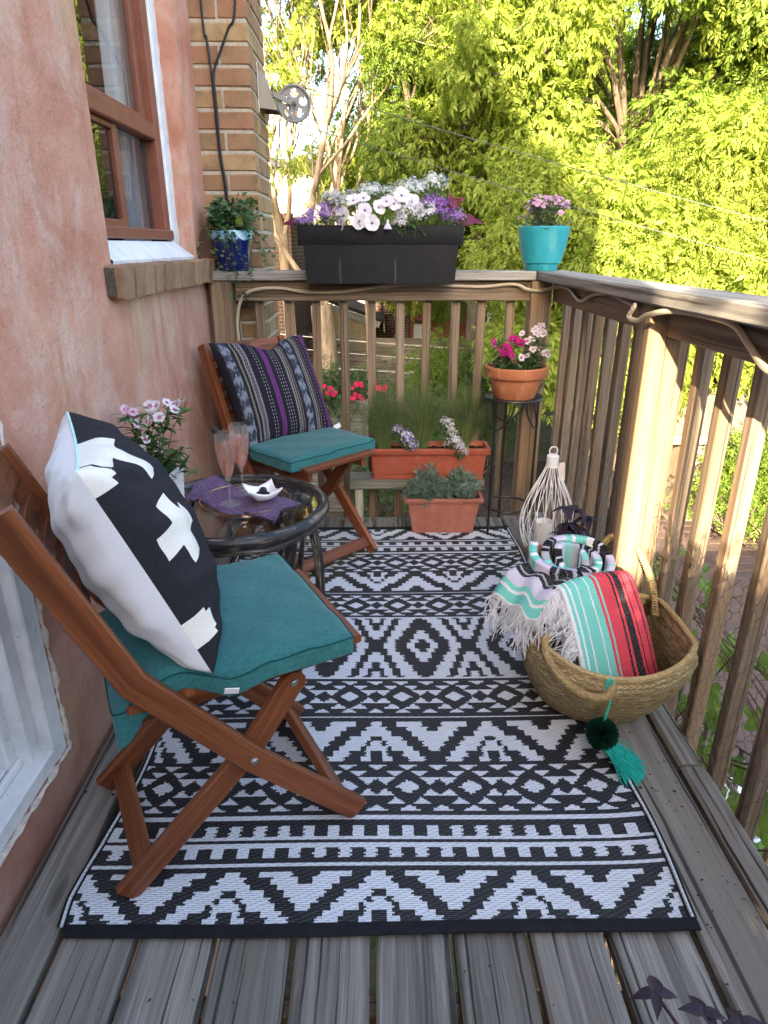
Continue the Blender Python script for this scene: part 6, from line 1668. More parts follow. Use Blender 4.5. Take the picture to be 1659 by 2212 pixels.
# chicken wire: hexagons on the inside of the side balusters
WIRE = flat('chicken_wire', (.12, .11, .10), .5, .4, .2, 30, Metallic=.5)
def chicken(label, o_, ud, vd, lu, lv, cell=.034):
    t = thing('chicken_wire', label, 'wire mesh', tuple(o_), 0, 'chicken wire on the railings')
    o_, ud, vd = np.array(o_, float), np.array(ud, float), np.array(vd, float); nd = np.cross(ud, vd); S = []
    W_, Hc = cell, cell * .86; nu, nv = int(lu / W_), int(lv / Hc)
    jit = {}
    def P(i, j, k):
        key = (i, j, k)
        if key not in jit:
            u = (i + (.5 if j % 2 else 0)) * W_; v = j * Hc + (Hc * .33 if k else 0)
            jit[key] = o_ + ud * (u + rng.gauss(0, .0016)) + vd * (v + rng.gauss(0, .0016)) + nd * (rng.gauss(0, .0012) + .004 * math.sin(u * 9) + (.012 * math.sin(u * 14 + 1) if j > nv - 3 else 0))
        return jit[key]
    for j in range(nv):
        top = nv - 1 - abs(math.sin(j * .1))
        for i in range(nu):
            S.append((P(i, j, 0), P(i, j, 1)))
            if j < nv - 1:
                i2 = i if j % 2 else i - 1
                S.append((P(i, j, 1), P(i2 + 1, j + 1, 0)))
                if i2 >= 0: S.append((P(i, j, 1), P(i2, j + 1, 0)))
    V_, F_ = tubes_np(np.array(S), .00075, 3, 1.0); kind(np_obj('wire', V_, F_, WIRE, t), 'stuff')
chicken('thin chicken wire along the inside of the side railing', (.8075, 2.95, -.03), (0, -1, 0), (0, 0, 1), 2.6, .56)
chicken('thin chicken wire behind the plant stand on the end railing', (.30, 2.988, -.03), (1, 0, 0), (0, 0, 1), .34, .46)
# ------------------------------------------------------------------ the yard below and beyond
GZ0 = -2.6
def groundmat():
    t = NT('yard_soil_and_grass', .95, .1); o = t.coord(); n_ = t.noise(o, 1.3, 6, .6); f = t.noise(o, 25, 4)
    c = t.mix(t.step(n_, .4, .6), (.11, .085, .055), (.06, .085, .025)); t.col(t.mix(t.step(f, .35, .7, 0, .5), c, (.03, .035, .015))); t.bump(f, .8, .03); return t.mat
b = MB(); N = 40
vv = [(x, y, GZ0 - .02 + .03 * math.sin(x * .7) * math.sin(y * .5)) for x in np.linspace(-150, 150, N) for y in np.linspace(-80, 300, N)]
b.add(vv, [(i * N + j, (i + 1) * N + j, (i + 1) * N + j + 1, i * N + j + 1) for i in range(N - 1) for j in range(N - 1)]); kind(b.build('yard_ground', groundmat()), 'structure')
pav = kind(bpy.data.objects.new('paving', None), 'structure'); col.objects.link(pav)
PAV = NT('brown_paver', .85, .2); o = PAV.coord(); r_ = PAV.rnd(); n_ = PAV.noise(PAV.vadd(o, PAV.xyz(PAV.m('MULTIPLY', r_, 20.0), 0.0, 0.0)), 30, 5)
PAV.col(PAV.mix(PAV.step(n_, .3, .7), PAV.ramp(r_, [(0, (.115, .072, .062)), (.5, (.15, .095, .08)), (1, (.10, .07, .065))]), (.085, .06, .055))); PAV.bump(n_, .4); PAV = PAV.mat
pm = [brick_mesh('paver', .395, .195, .06, PAV, 70 + i) for i in range(3)]
b = MB(); b.add([(.9, 1.5, GZ0 + .012), (9, 1.5, GZ0 + .012), (9, 12, GZ0 + .012), (.9, 12, GZ0 + .012)], [(0, 1, 2, 3)]); b.build('joint_sand', flat('joint_sand', (.045, .035, .03), .95, .1, .3, 8), pav)
n_p = 0
for j in range(38):
    for i in range(12):
        x, y = 1.9 + i * .403 + (.2 if j % 2 else 0), 2.6 + j * .203
        if abs(x - (1.3 + .44 * y)) > 1.25: continue
        inst('paver', rng.choice(pm), Matrix.Translation((x, y, GZ0 + rng.uniform(-.004, .004))) @ Matrix.Rotation(R(rng.uniform(-.6, .6)), 4, 'Z'), pav); n_p += 1
def planks(nm, mat, par, specs):
    for s_ in specs: bpart(nm, mat, par, s_[0], s_[1], s_[2], s_[3], up=s_[4] if len(s_) > 4 else (0, 0, 1), ch=.004)
FENCEW = wood('old_fence_wood', (.10, .09, .075), (.19, .17, .145), (.27, .25, .215), crack=.5, gs=14, bump=.4, tint=.22)
fn = thing('wooden_fence', 'long grey fence of horizontal boards across the back of the yard', 'fence', (0, 18, GZ0))
for k, (x0, x1, top) in enumerate(((-3.4, -1.25, -.98), (-1.25, .55, -1.12), (.55, 2.6, -1.03), (2.6, 5.0, -1.05))):
    z = GZ0 + .09
    while z < top:
        bpart('board', FENCEW, fn, (x0, 18 + rng.uniform(-.012, .012), z), (x1, 18 + rng.uniform(-.012, .012), z + rng.uniform(-.012, .012)), .025, .145, ch=.004); z += .152
    bpart('post', FENCEW, fn, (x0, 18.06, GZ0), (x0, 18.06, top + .05), .09, .09, up=(0, 1, 0))
bed = thing('raised_bed', 'tall wooden raised bed of grey boards with pink roses behind the far chair', 'planter bed', (-.4, 9.5, GZ0))
for k in range(11): bpart('board', FENCEW, bed, (-1.1, 9.5 + rng.uniform(-.01, .01), GZ0 + .08 + k * .157), (.2, 9.5 + rng.uniform(-.01, .01), GZ0 + .08 + k * .157 + rng.uniform(-.008, .008)), .03, .15, ch=.004)
for x_ in (-1.1, .2): bpart('corner_post', FENCEW, bed, (x_, 9.56, GZ0), (x_, 9.56, GZ0 + 1.76), .09, .09, up=(0, 1, 0))
bpart('brace', FENCEW, bed, (-.9, 9.475, -1.55), (-.45, 9.475, -1.1), .02, .03)
# beige shed with a sloping dark roof
BEIGE = flat('beige_board_paint', (.36, .30, .19), .8, .2, .1, 8); ROOFD = flat('dark_shingle', (.045, .045, .055), .9, .1, .35, 60); GREYTRIM = flat('grey_trim_paint', (.33, .35, .36), .7, .2, .12, 14)
shd = thing('shed', 'beige board shed with a dark roof sloping down to the right, beyond the fence', 'shed', (-1.6, 19, GZ0))
rl = lambda x: .14 - (x + 2.42) * .352                      # roof line
k = 0; x = -3.6
while x < -.1:
    if x > -2.9: bpart('board', BEIGE, shd, (x, 19, GZ0), (x, 19, min(1.0, rl(x) - .12)), .30, .03, up=(0, 1, 0), ch=.01)
    else: bpart('board', BEIGE, shd, (x, 19, GZ0), (x, 19, .18), .30, .03, up=(0, 1, 0), ch=.01)
    x += .305
bpart('side_wall', BEIGE, shd, (-.02, 20.2, GZ0), (-.02, 20.2, -.85), 2.4, .05, up=(1, 0, 0))
bpart('barge_board', GREYTRIM, shd, (-3.2, 18.93, rl(-3.2) - .09), (.12, 18.93, rl(.12) - .09), .04, .17)
bpart('roof', ROOFD, shd, (-3.2, 20.1, rl(-3.2) + .08), (.22, 20.1, rl(.22) + .08), 2.6, .10)
bpart('fascia', BEIGE, shd, (.24, 18.85, rl(.2) - .10), (.24, 21.2, rl(.2) - .10), .03, .24)
# red sided house with a boarded window and a brick end
RSID = flat('red_brown_siding', (.25, .085, .055), .75, .2, .15, 10)
def farbrick(name, a, b_, m_, sc_=3.2):
    t = NT(name, .9, .1); o = t.coord(); s_ = t.sep(o); v = t.xyz(t.m('ADD', s_[0], s_[1]), s_[2], 0.0)
    bt = t.n('TexBrick', {'Vector': v, 'Color1': (*a, 1), 'Color2': (*b_, 1), 'Mortar': (*m_, 1), 'Scale': sc_, 'Mortar Size': .03, 'Brick Width': .72, 'Row Height': .25})
    c = t.mix(t.step(t.noise(o, 1.2, 5), .4, .7, 0, .5), bt.outputs[0], tuple(q * .6 for q in a)); t.col(c); t.bump(t.m('SUBTRACT', 1.0, bt.outputs[1]), .6, .01); return t.mat
FB = farbrick('dark_brown_brick', (.12, .065, .045), (.085, .05, .04), (.20, .17, .14))
sid = thing('red_house', 'red-brown house with horizontal siding and a pale boarded window, behind the yard', 'house', (2.4, 20, GZ0))
for k in range(26): bpart('siding_board', RSID, sid, (1.0, 20.0, GZ0 + .1 + k * .142), (3.15, 20.0, GZ0 + .1 + k * .142), .03, .16, up=(0, -.12, 1), ch=.004)
b = MB(); quad_wall(b, -.2, .98, 19.98, 24, GZ0, 1.2); b.build('brick_end', FB, sid, smooth=False); b = MB(); quad_wall(b, 1.0, 3.15, 20.03, 24, GZ0, 1.1); b.build('wall', RSID, sid, smooth=False)
bpart('window_board', flat('pale_board', (.55, .60, .60), .7, .2, .05), sid, (1.36, 19.94, -1.5), (1.36, 19.94, -.92), .5, .04, up=(0, 1, 0))
for a, c_ in (((1.08, 19.93, -1.5), (1.08, 19.93, -.86)), ((1.64, 19.93, -1.5), (1.64, 19.93, -.86)), ((1.05, 19.93, -.85), (1.67, 19.93, -.85))): bpart('window_frame', ROOFD, sid, a, c_, .06, .06)
bpart('drain_pipe', GREYTRIM, sid, (.93, 19.93, GZ0), (.93, 19.93, 1.1), .05, .05)
bpart('roof', ROOFD, sid, (-.4, 21.9, 1.3), (3.4, 21.9, 1.3), 4.6, .2)
# dark brick garage and the pale house behind it
gar = thing('brick_garage', 'dark brown brick garage with a flat dark coping, left of the trough', 'garage', (-3.9, 15, GZ0))
b = MB(); quad_wall(b, -6.5, -1.75, 15, 19, GZ0, 1.70); b.build('brick_wall', FB, gar, smooth=False)
bpart('coping', flat('dark_red_coping', (.06, .022, .022), .7, .2), gar, (-6.5, 14.98, 1.76), (-1.7, 14.98, 1.76), .2, .11)
for x_ in (-2.9, -4.6): bpart('door', RSID, gar, (x_, 14.97, GZ0), (x_, 14.97, -.4), .9, .05, up=(0, 1, 0))
pal = thing('pale_house', 'sunlit pale brick house far behind the bare trees', 'house', (-3.2, 25, GZ0))
PB = farbrick('pale_painted_brick', (.66, .60, .50), (.60, .54, .44), (.52, .46, .38)); b = MB(); quad_wall(b, -8, .2, 25, 31, GZ0, 3.6); b.build('wall', PB, pal, smooth=False)
bpart('roof', ROOFD, pal, (-8.2, 28, 3.75), (.4, 28, 3.75), 6.5, .25)
dk_ = thing('dark_gable', 'dark soffit and gable end of a roof just right of the brick pillar', 'roof', (-3.6, 17, 2.4))
b = MB(); b.add([(-6, 19.5, 3.9), (-3.25, 19.5, 3.9), (-2.85, 19.5, 2.62), (-6, 19.5, 2.62), (-6, 21, 3.9), (-3.25, 21, 3.9), (-2.85, 21, 2.62), (-6, 21, 2.62)], [(0, 3, 2, 1), (1, 2, 6, 5), (3, 7, 6, 2), (0, 1, 5, 4)]); b.build('gable', flat('black_shingle', (.02, .02, .024), .8, .2), dk_, smooth=False)
bpart('gable_post', ROOFD, dk_, (-2.95, 19.6, -1), (-2.95, 19.6, 2.6), .12, .12, up=(0, 1, 0)); bpart('eave_strip', GREYTRIM, dk_, (-3.22, 19.47, 3.95), (-2.80, 19.47, 2.62), .04, .06)
# low white shed with a shingled roof, right
ws = thing('low_shed', 'low sunlit cream shed with a grey shingled roof in the right of the yard', 'shed', (6, 9, GZ0))
WSH = flat('cream_wall_paint', (.33, .25, .165), .8, .2, .25, 3)
b = MB(); quad_wall(b, 4.3, 9, 9, 12, GZ0, -1.32); b.build('wall', WSH, ws, smooth=False)
bpart('eave_board', WSH, ws, (4.1, 8.86, -1.28), (9.2, 8.86, -1.28), .05, .16)
SHG = NT('grey_shingle', .9, .1); SHG.col(SHG.mix(SHG.step(SHG.noise(SHG.coord(), 90, 3), .3, .7), SHG.ramp(SHG.rnd(), [(0, (.12, .11, .105)), (.5, (.19, .17, .16)), (1, (.15, .125, .11))]), (.10, .09, .085))); SHG = SHG.mat
sm_ = [brick_mesh('shingle', .325, .30, .014, SHG, 90 + i) for i in range(2)]
sl = math.atan2(1.0, 2.4)
bpart('roof_deck', ROOFD, ws, (6.65, 8.84, -1.235), (6.65, 11.3, -.21), 5.1, .03)
for j in range(13):
    for i in range(13):
        x_ = 4.25 + i * .333 + (.16 if j % 2 else 0); t_ = .1 + j * .19
        inst('shingle', rng.choice(sm_), Matrix.Translation((x_, 8.84 + t_ * math.cos(sl), -1.200 + t_ * math.sin(sl) + rng.uniform(0, .004))) @ Matrix.Rotation(sl - .03, 4, 'X'), ws)
# rain barrel, white slatted condenser box
brl = thing('rain_barrel', 'dark blue rain barrel standing on the pavers beyond the railing', 'barrel', (2.95, 7.1, GZ0))
b = MB(); b.lathe([(.0001, 0), (.26, 0), (.29, .2), (.31, .45), (.29, .7), (.26, .92), (.27, .95), (.22, .96), (.0001, .93)], (2.95, 7.1, GZ0 + .03), 28); b.build('barrel_body', flat('dark_blue_plastic', (.018, .022, .045), .35, .5, .2), brl)
for z_ in (.3, .62): b = MB(); b.lathe([(.30, z_), (.315, z_ + .012), (.30, z_ + .024)], (2.95, 7.1, GZ0 + .03), 28); b.build('hoop', METAL_BLK, brl)
ac = thing('condenser_unit', 'white slatted outdoor unit low beyond the nearest balusters', 'air conditioner', (1.72, 2.0, GZ0))
bpart('casing', WHITE_PAINT, ac, (1.72, 2.0, GZ0 + .02), (1.72, 2.0, -1.05), .72, .62, up=(0, 1, 0))
for k in range(11): bpart('slat', WHITE_PAINT, ac, (1.38, 1.73 + k * .055, -1.02), (2.06, 1.73 + k * .055, -1.02), .035, .02)
# utility wires
UW = flat('pale_wire', (.5, .47, .42), .5, .4)
for k, (z0_, z1_) in enumerate(((-.25, -.75), (-.55, -1.0), (-.95, -1.25), (-1.15, -.9))):
    b = MB(); b.tube([np.array((-4, 14 + k * .3, z0_)) + (np.array((9, 13, z1_)) - np.array((-4, 14 + k * .3, z0_))) * f + np.array((0, 0, -.25 * 4 * f * (1 - f))) for f in np.linspace(0, 1, 30)], .010, 5)
    tag(b.build('utility_wire', UW), ('highest', 'second highest', 'second lowest', 'lowest')[k] + ' of the thin wires sagging across the yard', 'wire', 'utility wires over the yard')

# ------------------------------------------------------------------ trees, shrubs and vines
LEAF_Y = leafmat('yellow_green_leaf', (.155, .215, .026), (.33, .385, .075), .52, .55, .25, .9)
LEAF_G = leafmat('fresh_green_leaf', (.085, .145, .018), (.17, .235, .035), .42, .55, .25, .9)
LEAF_D = leafmat('mid_green_leaf', (.04, .085, .02), (.085, .14, .035), .3, .55, .3, 1.5)
def barkmat(name, a, c):
    t = NT(name, .9, .1); uv = t.coord('UV'); n_ = t.noise(t.vmul(t.coord(), (9, 9, 2.2)), 1.0, 6, .65, .5); t.col(t.ramp(n_, [(.35, a), (.65, c)])); t.bump(n_, .9, .03); return t.mat
BARK_P = barkmat('pale_grey_bark', (.17, .125, .085), (.36, .28, .19)); BARK_D = barkmat('dark_bark', (.06, .048, .034), (.15, .12, .085))
# a drooping spray of leaflets
TV, TF = [], []
lv, lf = np.array([(0, 0, 0), (.42, -.19, .06), (1, 0, -.22), (.42, .19, .06)]), np.array([(0, 1, 2, 3)])
for (x0, ang, dn, s_) in ((.0, 50, .25, .62), (.05, -52, .25, .62), (.25, 42, .35, .75), (.28, -44, .35, .75), (.5, 4, .5, .9)):
    ca, sa = math.cos(R(ang)), math.sin(R(ang)); cd, sd = math.cos(dn), math.sin(dn)
    b0 = len(TV)
    for x, y, z in lv * s_:
        x2, z2 = x * cd + z * sd, -x * sd + z * cd
        TV.append((x0 + x2 * ca - y * sa, x2 * sa + y * ca, z2 - x0 * .25))
    TF += [tuple(b0 + q for q in f) for f in lf]
SPRAY = (np.array(TV), np.array(TF))
TV, TF = [], []
for (x0, ang, dn, s_) in ((.0, 65, .3, .42), (.08, -60, .3, .42), (.25, 48, .4, .46), (.33, -50, .4, .46), (.55, 38, .5, .42), (.62, -36, .5, .42), (.75, 0, .6, .5)):
    ca, sa = math.cos(R(ang)), math.sin(R(ang)); cd, sd = math.cos(dn), math.sin(dn); b0 = len(TV)
    for x, y, z in lv * np.array((s_, s_ * .8, s_)):
        x2, z2 = x * cd + z * sd, -x * sd + z * cd
        TV.append((x0 + x2 * ca - y * sa, x2 * sa + y * ca, z2 - x0 * .3))
    TF += [tuple(b0 + q for q in f) for f in lf]
SPRAY2 = (np.array(TV), np.array(TF))
def foliage(name, par, clumps, per, size, mat, droop=.55, inner=.2, spray=SPRAY, squash=1.0, jit=.06):
    """clumps: (centre, radius); leaves sit mostly in each clump's outer shell, heavier on the sides"""
    C_ = np.array([c for c, r_ in clumps]); Rr = np.array([r_ for c, r_ in clumps]); n = per * len(clumps); k = np.repeat(np.arange(len(clumps)), per)
    d = rand_dirs(n, -.75, 1); rad = (inner + (1 - inner) * nrg.uniform(0, 1, n) ** .45); p = C_[k] + d * (Rr[k] * rad)[:, None] * np.array((1, 1, squash))
    p += nrg.normal(0, jit, (n, 3)); dd = d * .8 + rand_dirs(n) * .6 + np.array((0, 0, -droop)); up = d * .6 + nrg.normal(0, .6, (n, 3)) + np.array((0, -.15, .45))
    V_, F_ = scatter(spray[0], spray[1], p, frames(dd, up), nrg.uniform(.45, 1.3, n) * size)
    o = np_obj(name, V_, F_, mat, par); return o
def limb_net(root, clumps, r0, mat, par, name='limbs', every=1):
    S, rad = [], []
    root = np.array(root, float)
    for (c, r_) in clumps[::every]:
        c = np.array(c); m = root + (c - root) * .45 + nrg.normal(0, .25, 3) + np.array((0, 0, .3)); S.append(catmull([root, m, c, c + (c - m) * .25 + nrg.normal(0, .1, 3)], 3)); rad.append(r0 * rng.uniform(.5, 1))
        for q in range(3):
            e = c + rand_dirs(1, -.3, .8)[0] * r_ * .9; S.append(catmull([m + (c - m) * .5, (m + c) / 2 + (e - m) * .3 + nrg.normal(0, .06, 3), c + (e - c) * .5, e], 3)); rad.append(r0 * .35)
    V_, F_ = tubes_np(np.array(S), np.array(rad), 6, .25); np_obj(name, V_, F_, mat, par, smooth=True)
def crown_clumps(c, rad, n, rmin, rmax, seed, low=-.85):
    q = np.random.default_rng(seed); out = []
    while len(out) < n:
        d = q.normal(0, 1, 3); d /= np.linalg.norm(d)
        if d[2] < low: continue
        f = q.uniform(.25, 1.0) ** .5; out.append((np.array(c) + d * np.array(rad) * f, q.uniform(rmin, rmax)))
    return out
def leafy_tree(label, base, c, rad, n, per, seed, mats, size=.125, r0=.16, rmin=.45, rmax=.85):
    t = thing('leafy_tree', label, 'tree', base, 0, 'leafy trees along the right of the yard')
    cl = crown_clumps(c, rad, n, rmin, rmax, seed); fork = np.array(c) - np.array((0, 0, rad[2] * .55)); base = np.array(base, float)
    b = MB(); P = catmull([base, base + (fork - base) * .5 + np.array((.12, .1, 0)), fork], 8); b.tube(P, list(np.linspace(r0 * 1.35, r0, len(P))), 12); b.build('trunk', BARK_D, t)
    limb_net(fork, cl, r0 * .45, BARK_D, t)
    h = len(cl) * 2 // 3; foliage('crown', t, cl[:h], per, size, mats[0]); foliage('crown', t, cl[h:], per, size * 1.15, mats[1], spray=SPRAY2); return t
leafy_tree('big yellow-green leafy tree filling the middle of the view above the trough', (1.6, 12.4, GZ0), (1.75, 12.0, 2.9), (1.9, 1.7, 2.6), 46, 780, 1, (LEAF_Y, LEAF_G))
leafy_tree('tall leafy tree with darker gaps and sky showing, above the turquoise pot', (4.1, 12.6, GZ0), (4.2, 12.2, 3.9), (2.2, 1.8, 3.0), 44, 780, 2, (LEAF_G, LEAF_Y))
leafy_tree('leafy tree at the top right edge, its lower crown in full sun', (7.0, 11.2, GZ0), (6.9, 10.6, 3.0), (2.1, 1.8, 3.3), 46, 780, 3, (LEAF_Y, LEAF_G))
leafy_tree('lower sunny leafy tree right behind the turquoise pot and corner post', (2.9, 10.2, GZ0), (3.0, 10.0, .3), (1.6, 1.2, 1.75), 40, 780, 4, (LEAF_Y, LEAF_Y), .13, .10, .4, .7)
leafy_tree('bright sunny leafy tree standing over the sunlit handrail on the right', (5.2, 9.6, GZ0), (5.1, 10.2, .85), (2.0, 1.1, 1.75), 44, 780, 5, (LEAF_Y, LEAF_Y), .13, .10, .4, .7)
leafy_tree('leafy tree low behind the shingled shed at the right edge', (7.6, 12.6, GZ0), (7.4, 12.6, .3), (2.0, 1.3, 1.9), 30, 480, 6, (LEAF_Y, LEAF_G), .14, .1)
leafy_tree('far leafy tree behind the others closing the view', (3.4, 17.5, GZ0), (3.2, 17.5, 2.6), (4.2, 1.6, 3.8), 60, 400, 8, (LEAF_Y, LEAF_G), .19, .2, .6, 1.1)
leafy_tree('far leafy tree closing the view on the right', (9.5, 16.5, GZ0), (9.3, 16.0, 3.2), (3.4, 1.8, 4.4), 56, 400, 9, (LEAF_G, LEAF_Y), .17, .2, .6, 1.1)
# the thinly leaved trees on the left
def thin_tree(label, base, r0, seed, spread, up0, nl, forks):
    t = thing('thin_tree', label, 'tree', base, 0, 'thinly leaved trees on the left'); q = random.Random(seed); B = []
    def grow(p, d, r_, L, dep):
        p = np.array(p, float); P = [p]; dd = np.array(d, float)
        for i in range(4):
            dd = unit(dd + np.array((q.gauss(0, .09), q.gauss(0, .09), .05))); p = p + dd * L / 4; P.append(p)
        B.append((P, r_, dep))
        if dep >= 6 or r_ < .006: return
        n = 2 if q.random() < .6 else 3
        for k in range(n):
            a = q.uniform(0, 2 * PI); s_ = spread * (.45 if k == 0 else q.uniform(.8, 1.3)); side = unit(np.cross(dd, (math.cos(a), math.sin(a), .2)))
            grow(P[-1] if k < 2 else P[2], unit(dd + side * s_), r_ * (.74 if k == 0 else q.uniform(.42, .62)), L * q.uniform(.72, .92), dep + 1)
    fk = np.array(base, float) + np.array((0, 0, up0)); tr = MB(); P = catmull([base, (np.array(base) + fk) / 2 + np.array((.06, .03, 0)), fk], 8); tr.tube(P, list(np.linspace(r0 * 1.2, r0 * .95, len(P))), 14); tr.build('trunk', BARK_P, t)
    for d, rr, L in forks: grow(fk - np.array((0, 0, .15)), unit(d), r0 * rr, L, 0)
    S = np.array([catmull(P, 2) for P, r_, dep in B]); rad = np.array([r_ for P, r_, dep in B]); V_, F_ = tubes_np(S, rad, 7, .74); np_obj('branches', V_, F_, BARK_P, t, smooth=True)
    tips = [P[-1] for P, r_, dep in B if dep >= 3]; q.shuffle(tips); cl = [(p, q.uniform(.16, .34)) for p in tips[:nl]]
    foliage('foliage', t, cl, 60, .12, LEAF_Y, .7, .1); return t
thin_tree('pale barked tree with thick forking trunk and few leaves, behind the left of the trough', (-1.02, 13.2, GZ0), .22, 5, .55, 2.75, 150, [((-.06, 0, 1), .40, 1.7), ((.07, .1, 1), .36, 1.8), ((.5, .1, .9), .26, 1.6), ((-.4, .1, 1), .30, 1.4)])
thin_tree('pale barked thin tree just right of the clothesline pulley', (-1.78, 13.9, GZ0), .11, 12, .50, 4.0, 120, [((-.05, 0, 1), .75, 1.5), ((.25, 0, 1), .5, 1.4), ((-.45, 0, .9), .45, 1.3)])
thin_tree('pale leaning tree with long twigs reaching right in front of the green crown', (-.15, 13.6, GZ0), .085, 23, .62, 3.2, 120, [((.45, -.1, 1), .8, 1.5), ((.1, 0, 1), .75, 1.5), ((.9, -.1, .6), .6, 1.5)])
# shrubs in the yard
sv, sf = leaf_t(.5, .1, .2, 2)
TV2, TF2 = [], []
for k, (x, a) in enumerate(((0, 60), (.1, -60), (.35, 50), (.4, -50), (.7, 0))):
    ca, sa = math.cos(R(a)), math.sin(R(a)); b0 = len(TV2); TV2 += [(x + (p[0] * ca - p[1] * sa) * .6, (p[0] * sa + p[1] * ca) * .6, p[2] * .6) for p in sv]; TF2 += [tuple(b0 + q for q in f) for f in sf]
SMALL = (np.array(TV2), np.array(TF2))
def shrub(name, label, c, rad, n, per, size, mat, seed, cat='shrub', group='shrubs in the yard'):
    t = thing(name, label, cat, (c[0], c[1], GZ0), 0, group); cl = crown_clumps(c, rad, n, .16, .34, seed); limb_net((c[0], c[1], GZ0), cl, .02, BARK_D, t, 'stems')
    foliage('foliage', t, cl, per, size, mat, .1, .1, SMALL); return t
shrub('shrub', 'round green shrub behind the grass planter, right of the roses', (.55, 10.2, -1.45), (.55, .4, .65), 18, 130, .07, LEAF_D, 31)
shrub('shrub', 'dark green shrub behind the terracotta bowl', (1.75, 11.0, -1.35), (.7, .5, .8), 24, 140, .075, LEAF_D, 32)
shrub('shrub', 'wide green shrub catching sun at its top, left of the corner post', (1.2, 12.2, -1.3), (.9, .5, .85), 26, 140, .08, LEAF_G, 33)
shrub('shrub', 'low green shrub in front of the raised bed', (.05, 9.0, -1.9), (.55, .3, .6), 16, 120, .07, LEAF_D, 34)
shrub('shrub', 'green shrub at the foot of the fence on the left', (-1.7, 14.5, -1.7), (.9, .5, .8), 22, 120, .08, LEAF_D, 35)
shrub('shrub', 'sunlit shrub in front of the cream shed wall, nearer the post', (4.95, 8.2, -1.75), (.75, .3, .75), 26, 140, .09, LEAF_G, 37)
shrub('shrub', 'sunlit shrub in front of the cream shed wall at the right edge', (6.5, 8.3, -1.8), (.6, .3, .7), 22, 140, .09, LEAF_G, 38)
rose = shrub('rose_bush', 'rose bush with bright pink blooms above the raised bed', (-.42, 9.62, -.80), (.62, .25, .30), 22, 130, .055, LEAF_D, 36, 'rose bush', None)
mr = MB()
for lay, (rr, zz, nn) in enumerate(((1, .0, 7), (.72, .25, 6), (.42, .42, 4))):
    for k in range(nn):
        a = 2 * PI * (k + .5 * lay) / nn; c_, s_ = math.cos(a), math.sin(a); w_ = .42 * rr + .08
        mr.add([(0, 0, zz * .5), (rr * .6 * c_ - w_ * s_, rr * .6 * s_ + w_ * c_, zz + .15), (rr * c_, rr * s_, zz + .12), (rr * .6 * c_ + w_ * s_, rr * .6 * s_ - w_ * c_, zz + .15)], [(0, 3, 2, 1)])
F_RED = fmat('rose_pink_petal', (.75, .04, .14)); RM = mr.mesh('rose', [F_RED], False)
for (x, z, n_) in ((-.645, -.705, 4), (-.60, -.73, 3), (-.37, -.64, 4), (-.33, -.77, 4), (-.24, -.60, 4), (-.22, -.81, 2), (-.72, -.62, 2), (.02, -.62, 2), (.10, -.66, 2), (.13, -.72, 1), (-.05, -.6, 1)):
    for k in range(n_): inst('rose', RM, face_to((rng.uniform(-.6, .6), -1, rng.uniform(.1, .8)), rng.uniform(0, 6), rng.uniform(.032, .046), (x + rng.uniform(-.04, .04), 9.28 + rng.uniform(-.05, .05), z + rng.uniform(-.035, .035))), rose)
# grape vine on a trellis just outside the railing
vine = thing('grape_vine', 'broad-leaved grape vine climbing outside the side railing', 'vine', (1.35, 2.4, GZ0))
GV = leafmat('grape_leaf', (.07, .14, .03), (.15, .24, .05), .35, .5, .35, 6)
gm = []
for s_ in range(3):
    b = MB(); q = random.Random(s_ + 3); n = 30; vv = [(.0, 0, 0)]
    for ring_ in (.5, 1):
        for k in range(n):
            a = -PI * .93 + 2 * PI * .93 * k / (n - 1); r_ = (.62 + .16 * math.cos(a * 2.5) ** 2 + .12 * math.cos(a * 5) + q.uniform(-.04, .04)) * (1.0 + .25 * math.cos(a)); vv.append((ring_ * r_ * math.cos(a) * .75, ring_ * r_ * math.sin(a) * .75, -.12 * ring_ ** 2 + .05 * math.sin(a * 5) * ring_))
    ff = [(0, 1 + k, 2 + k) for k in range(n - 1)] + [(1 + k, 1 + n + k, 2 + n + k, 2 + k) for k in range(n - 1)]; b.add(vv, ff); gm.append(b.mesh('leaf', GV, True, 80))
for k in range(150):
    y = rng.uniform(1.2, 3.3); z = -.18 - abs(rng.gauss(0, .45)) ; x = 1.12 + rng.uniform(0, .40)
    if z < -1.5: continue
    leaf_at(rng.choice(gm), (x, y, z), (rng.uniform(-.6, .2), rng.uniform(-.9, .9), -rng.uniform(.2, 1)), rng.uniform(.05, .10), vine, (-.6, -.5, .7))
S = [catmull([(1.3, rng.uniform(1.4, 3.1), GZ0), (1.3 + rng.uniform(-.1, .1), rng.uniform(1.3, 3.2), -1.2), (1.25 + rng.uniform(-.1, .1), rng.uniform(1.2, 3.3), -.35), (1.2, rng.uniform(1.2, 3.3), -.02)], 6) for _ in range(14)]
V_, F_ = tubes_np(np.array(S), .006, 5, .3); np_obj('vine_stems', V_, F_, MSTEM, vine, smooth=True)
trl = thing('trellis', 'weathered lattice trellis low outside the side railing', 'trellis', (1.3, 2.2, GZ0))
for k in range(9): bpart('lath', FENCEW, trl, (1.36, 1.2 + k * .25, GZ0), (1.36, 1.2 + k * .25, -.55), .03, .012, up=(1, 0, 0)); 
for k in range(8): bpart('lath', FENCEW, trl, (1.345, 1.15, -2.4 + k * .24), (1.345, 3.3, -2.4 + k * .24), .012, .03)

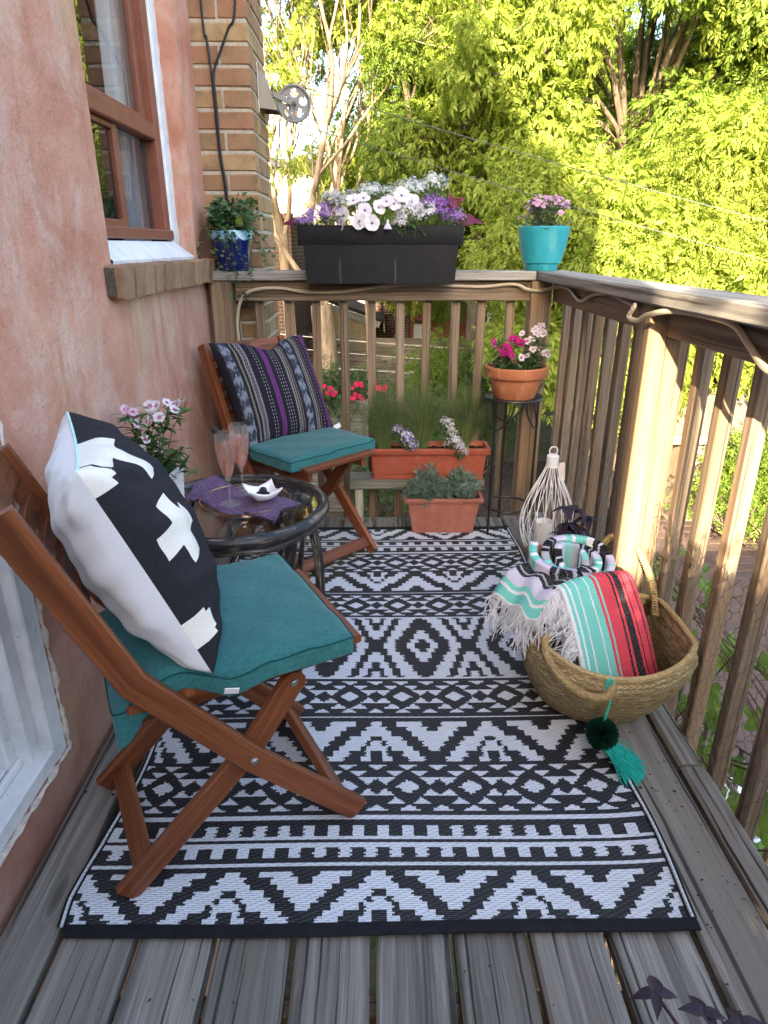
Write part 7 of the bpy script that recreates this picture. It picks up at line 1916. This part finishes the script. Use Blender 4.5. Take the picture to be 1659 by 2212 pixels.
# ------------------------------------------------------------------ unseen shade casters added behind the camera to block and dapple the sun
hd = thing('added_shade_hedge', 'dense boxwood hedge in a long dark planter, added unseen behind the camera to shade the deck', 'hedge', (.42, -1.0, 0))  # added out of view; its top sets how low the sun reaches on the balusters
b = MB(); b.box((.34, -1.0, .2), (.88, .34, .4), ch=.01); b.build('planter_box', METAL_BLK, hd)
cl = [(np.array((.20 + .52 * (k % 7) / 6 + rng.uniform(-.03, .03), -1.0 + rng.uniform(-.10, .10), .46 + .20 * (k // 7))), .12) for k in range(35)] + [(np.array((x_, -1.0, z_)), r_) for x_, z_, r_ in ((.70, 1.36, .12), (.78, 1.26, .12), (.40, 1.40, .10), (.12, 1.36, .09), (.62, 1.46, .06))]
cl += [(np.array((x_, -1.0, z_)), .10) for x_ in (-.08, .04) for z_ in (.5, .7, .9, 1.1, 1.25)]
foliage('foliage', hd, cl, 230, .06, LEAF_D, .1, .0, SMALL, jit=.035)
bb = thing('added_shade_tree', 'slim clipped bay tree in a pot, added unseen behind the camera to dapple the handrail', 'potted tree', (.02, -1.12, 0))  # added out of view; its small crown drops a patch of shade on the handrail
b = MB(); b.lathe([(.0001, 0), (.10, 0), (.14, .26), (.13, .26), (.12, .22), (.0001, .22)], (.02, -1.12, .0), 24); b.build('pot', TERRA, bb)
b = MB(); b.tube([(.02, -1.12, .2), (.03, -1.11, 1.2), (.02, -1.12, 2.1)], .012, 8); b.build('trunk', BARK_D, bb)
foliage('crown', bb, [(np.array((.015, -1.12, 2.20)), .055)], 300, .04, LEAF_D, .1, .0, SMALL, jit=.012)

nb = thing('added_shade_block', 'plain brick block added unseen behind the camera to shade the pavers', 'house', (4, -7, GZ0))  # added out of view only to keep the sun off the near pavers
b = MB(); quad_wall(b, 0.0, 8, -9, -5, GZ0, 2.9); b.build('wall', FB, nb, smooth=False)

lt = MB()
for k in range(150):
    x, y = (rng.gauss(.66, .05), rng.gauss(1.15, .25)) if k < 70 else (rng.uniform(-.68, .7), rng.choice((rng.uniform(.45, .83), rng.uniform(2.8, 2.9), rng.uniform(.5, 2.8))))
    if abs(x) < .60 and y > .84: x = rng.choice((-1, 1)) * rng.uniform(.62, .70)
    a, s_ = rng.uniform(0, 6.3), rng.uniform(.0015, .0045); c_, d_ = math.cos(a), math.sin(a)
    lt.add([(x - s_ * c_, y - s_ * d_, .0025), (x + s_ * d_ * .5, y - s_ * c_ * .5, .004), (x + s_ * c_, y + s_ * d_, .003), (x - s_ * d_ * .5, y + s_ * c_ * .5, .005)], [(0, 1, 2, 3)])
o = lt.build('leaf_litter', flat('dry_crumbs', (.07, .04, .022), .95, .1, .5, 200), smooth=False)
tag(o, 'crumbs of dry leaf and soil scattered along the deck boards', 'leaf litter'); kind(o, 'stuff')
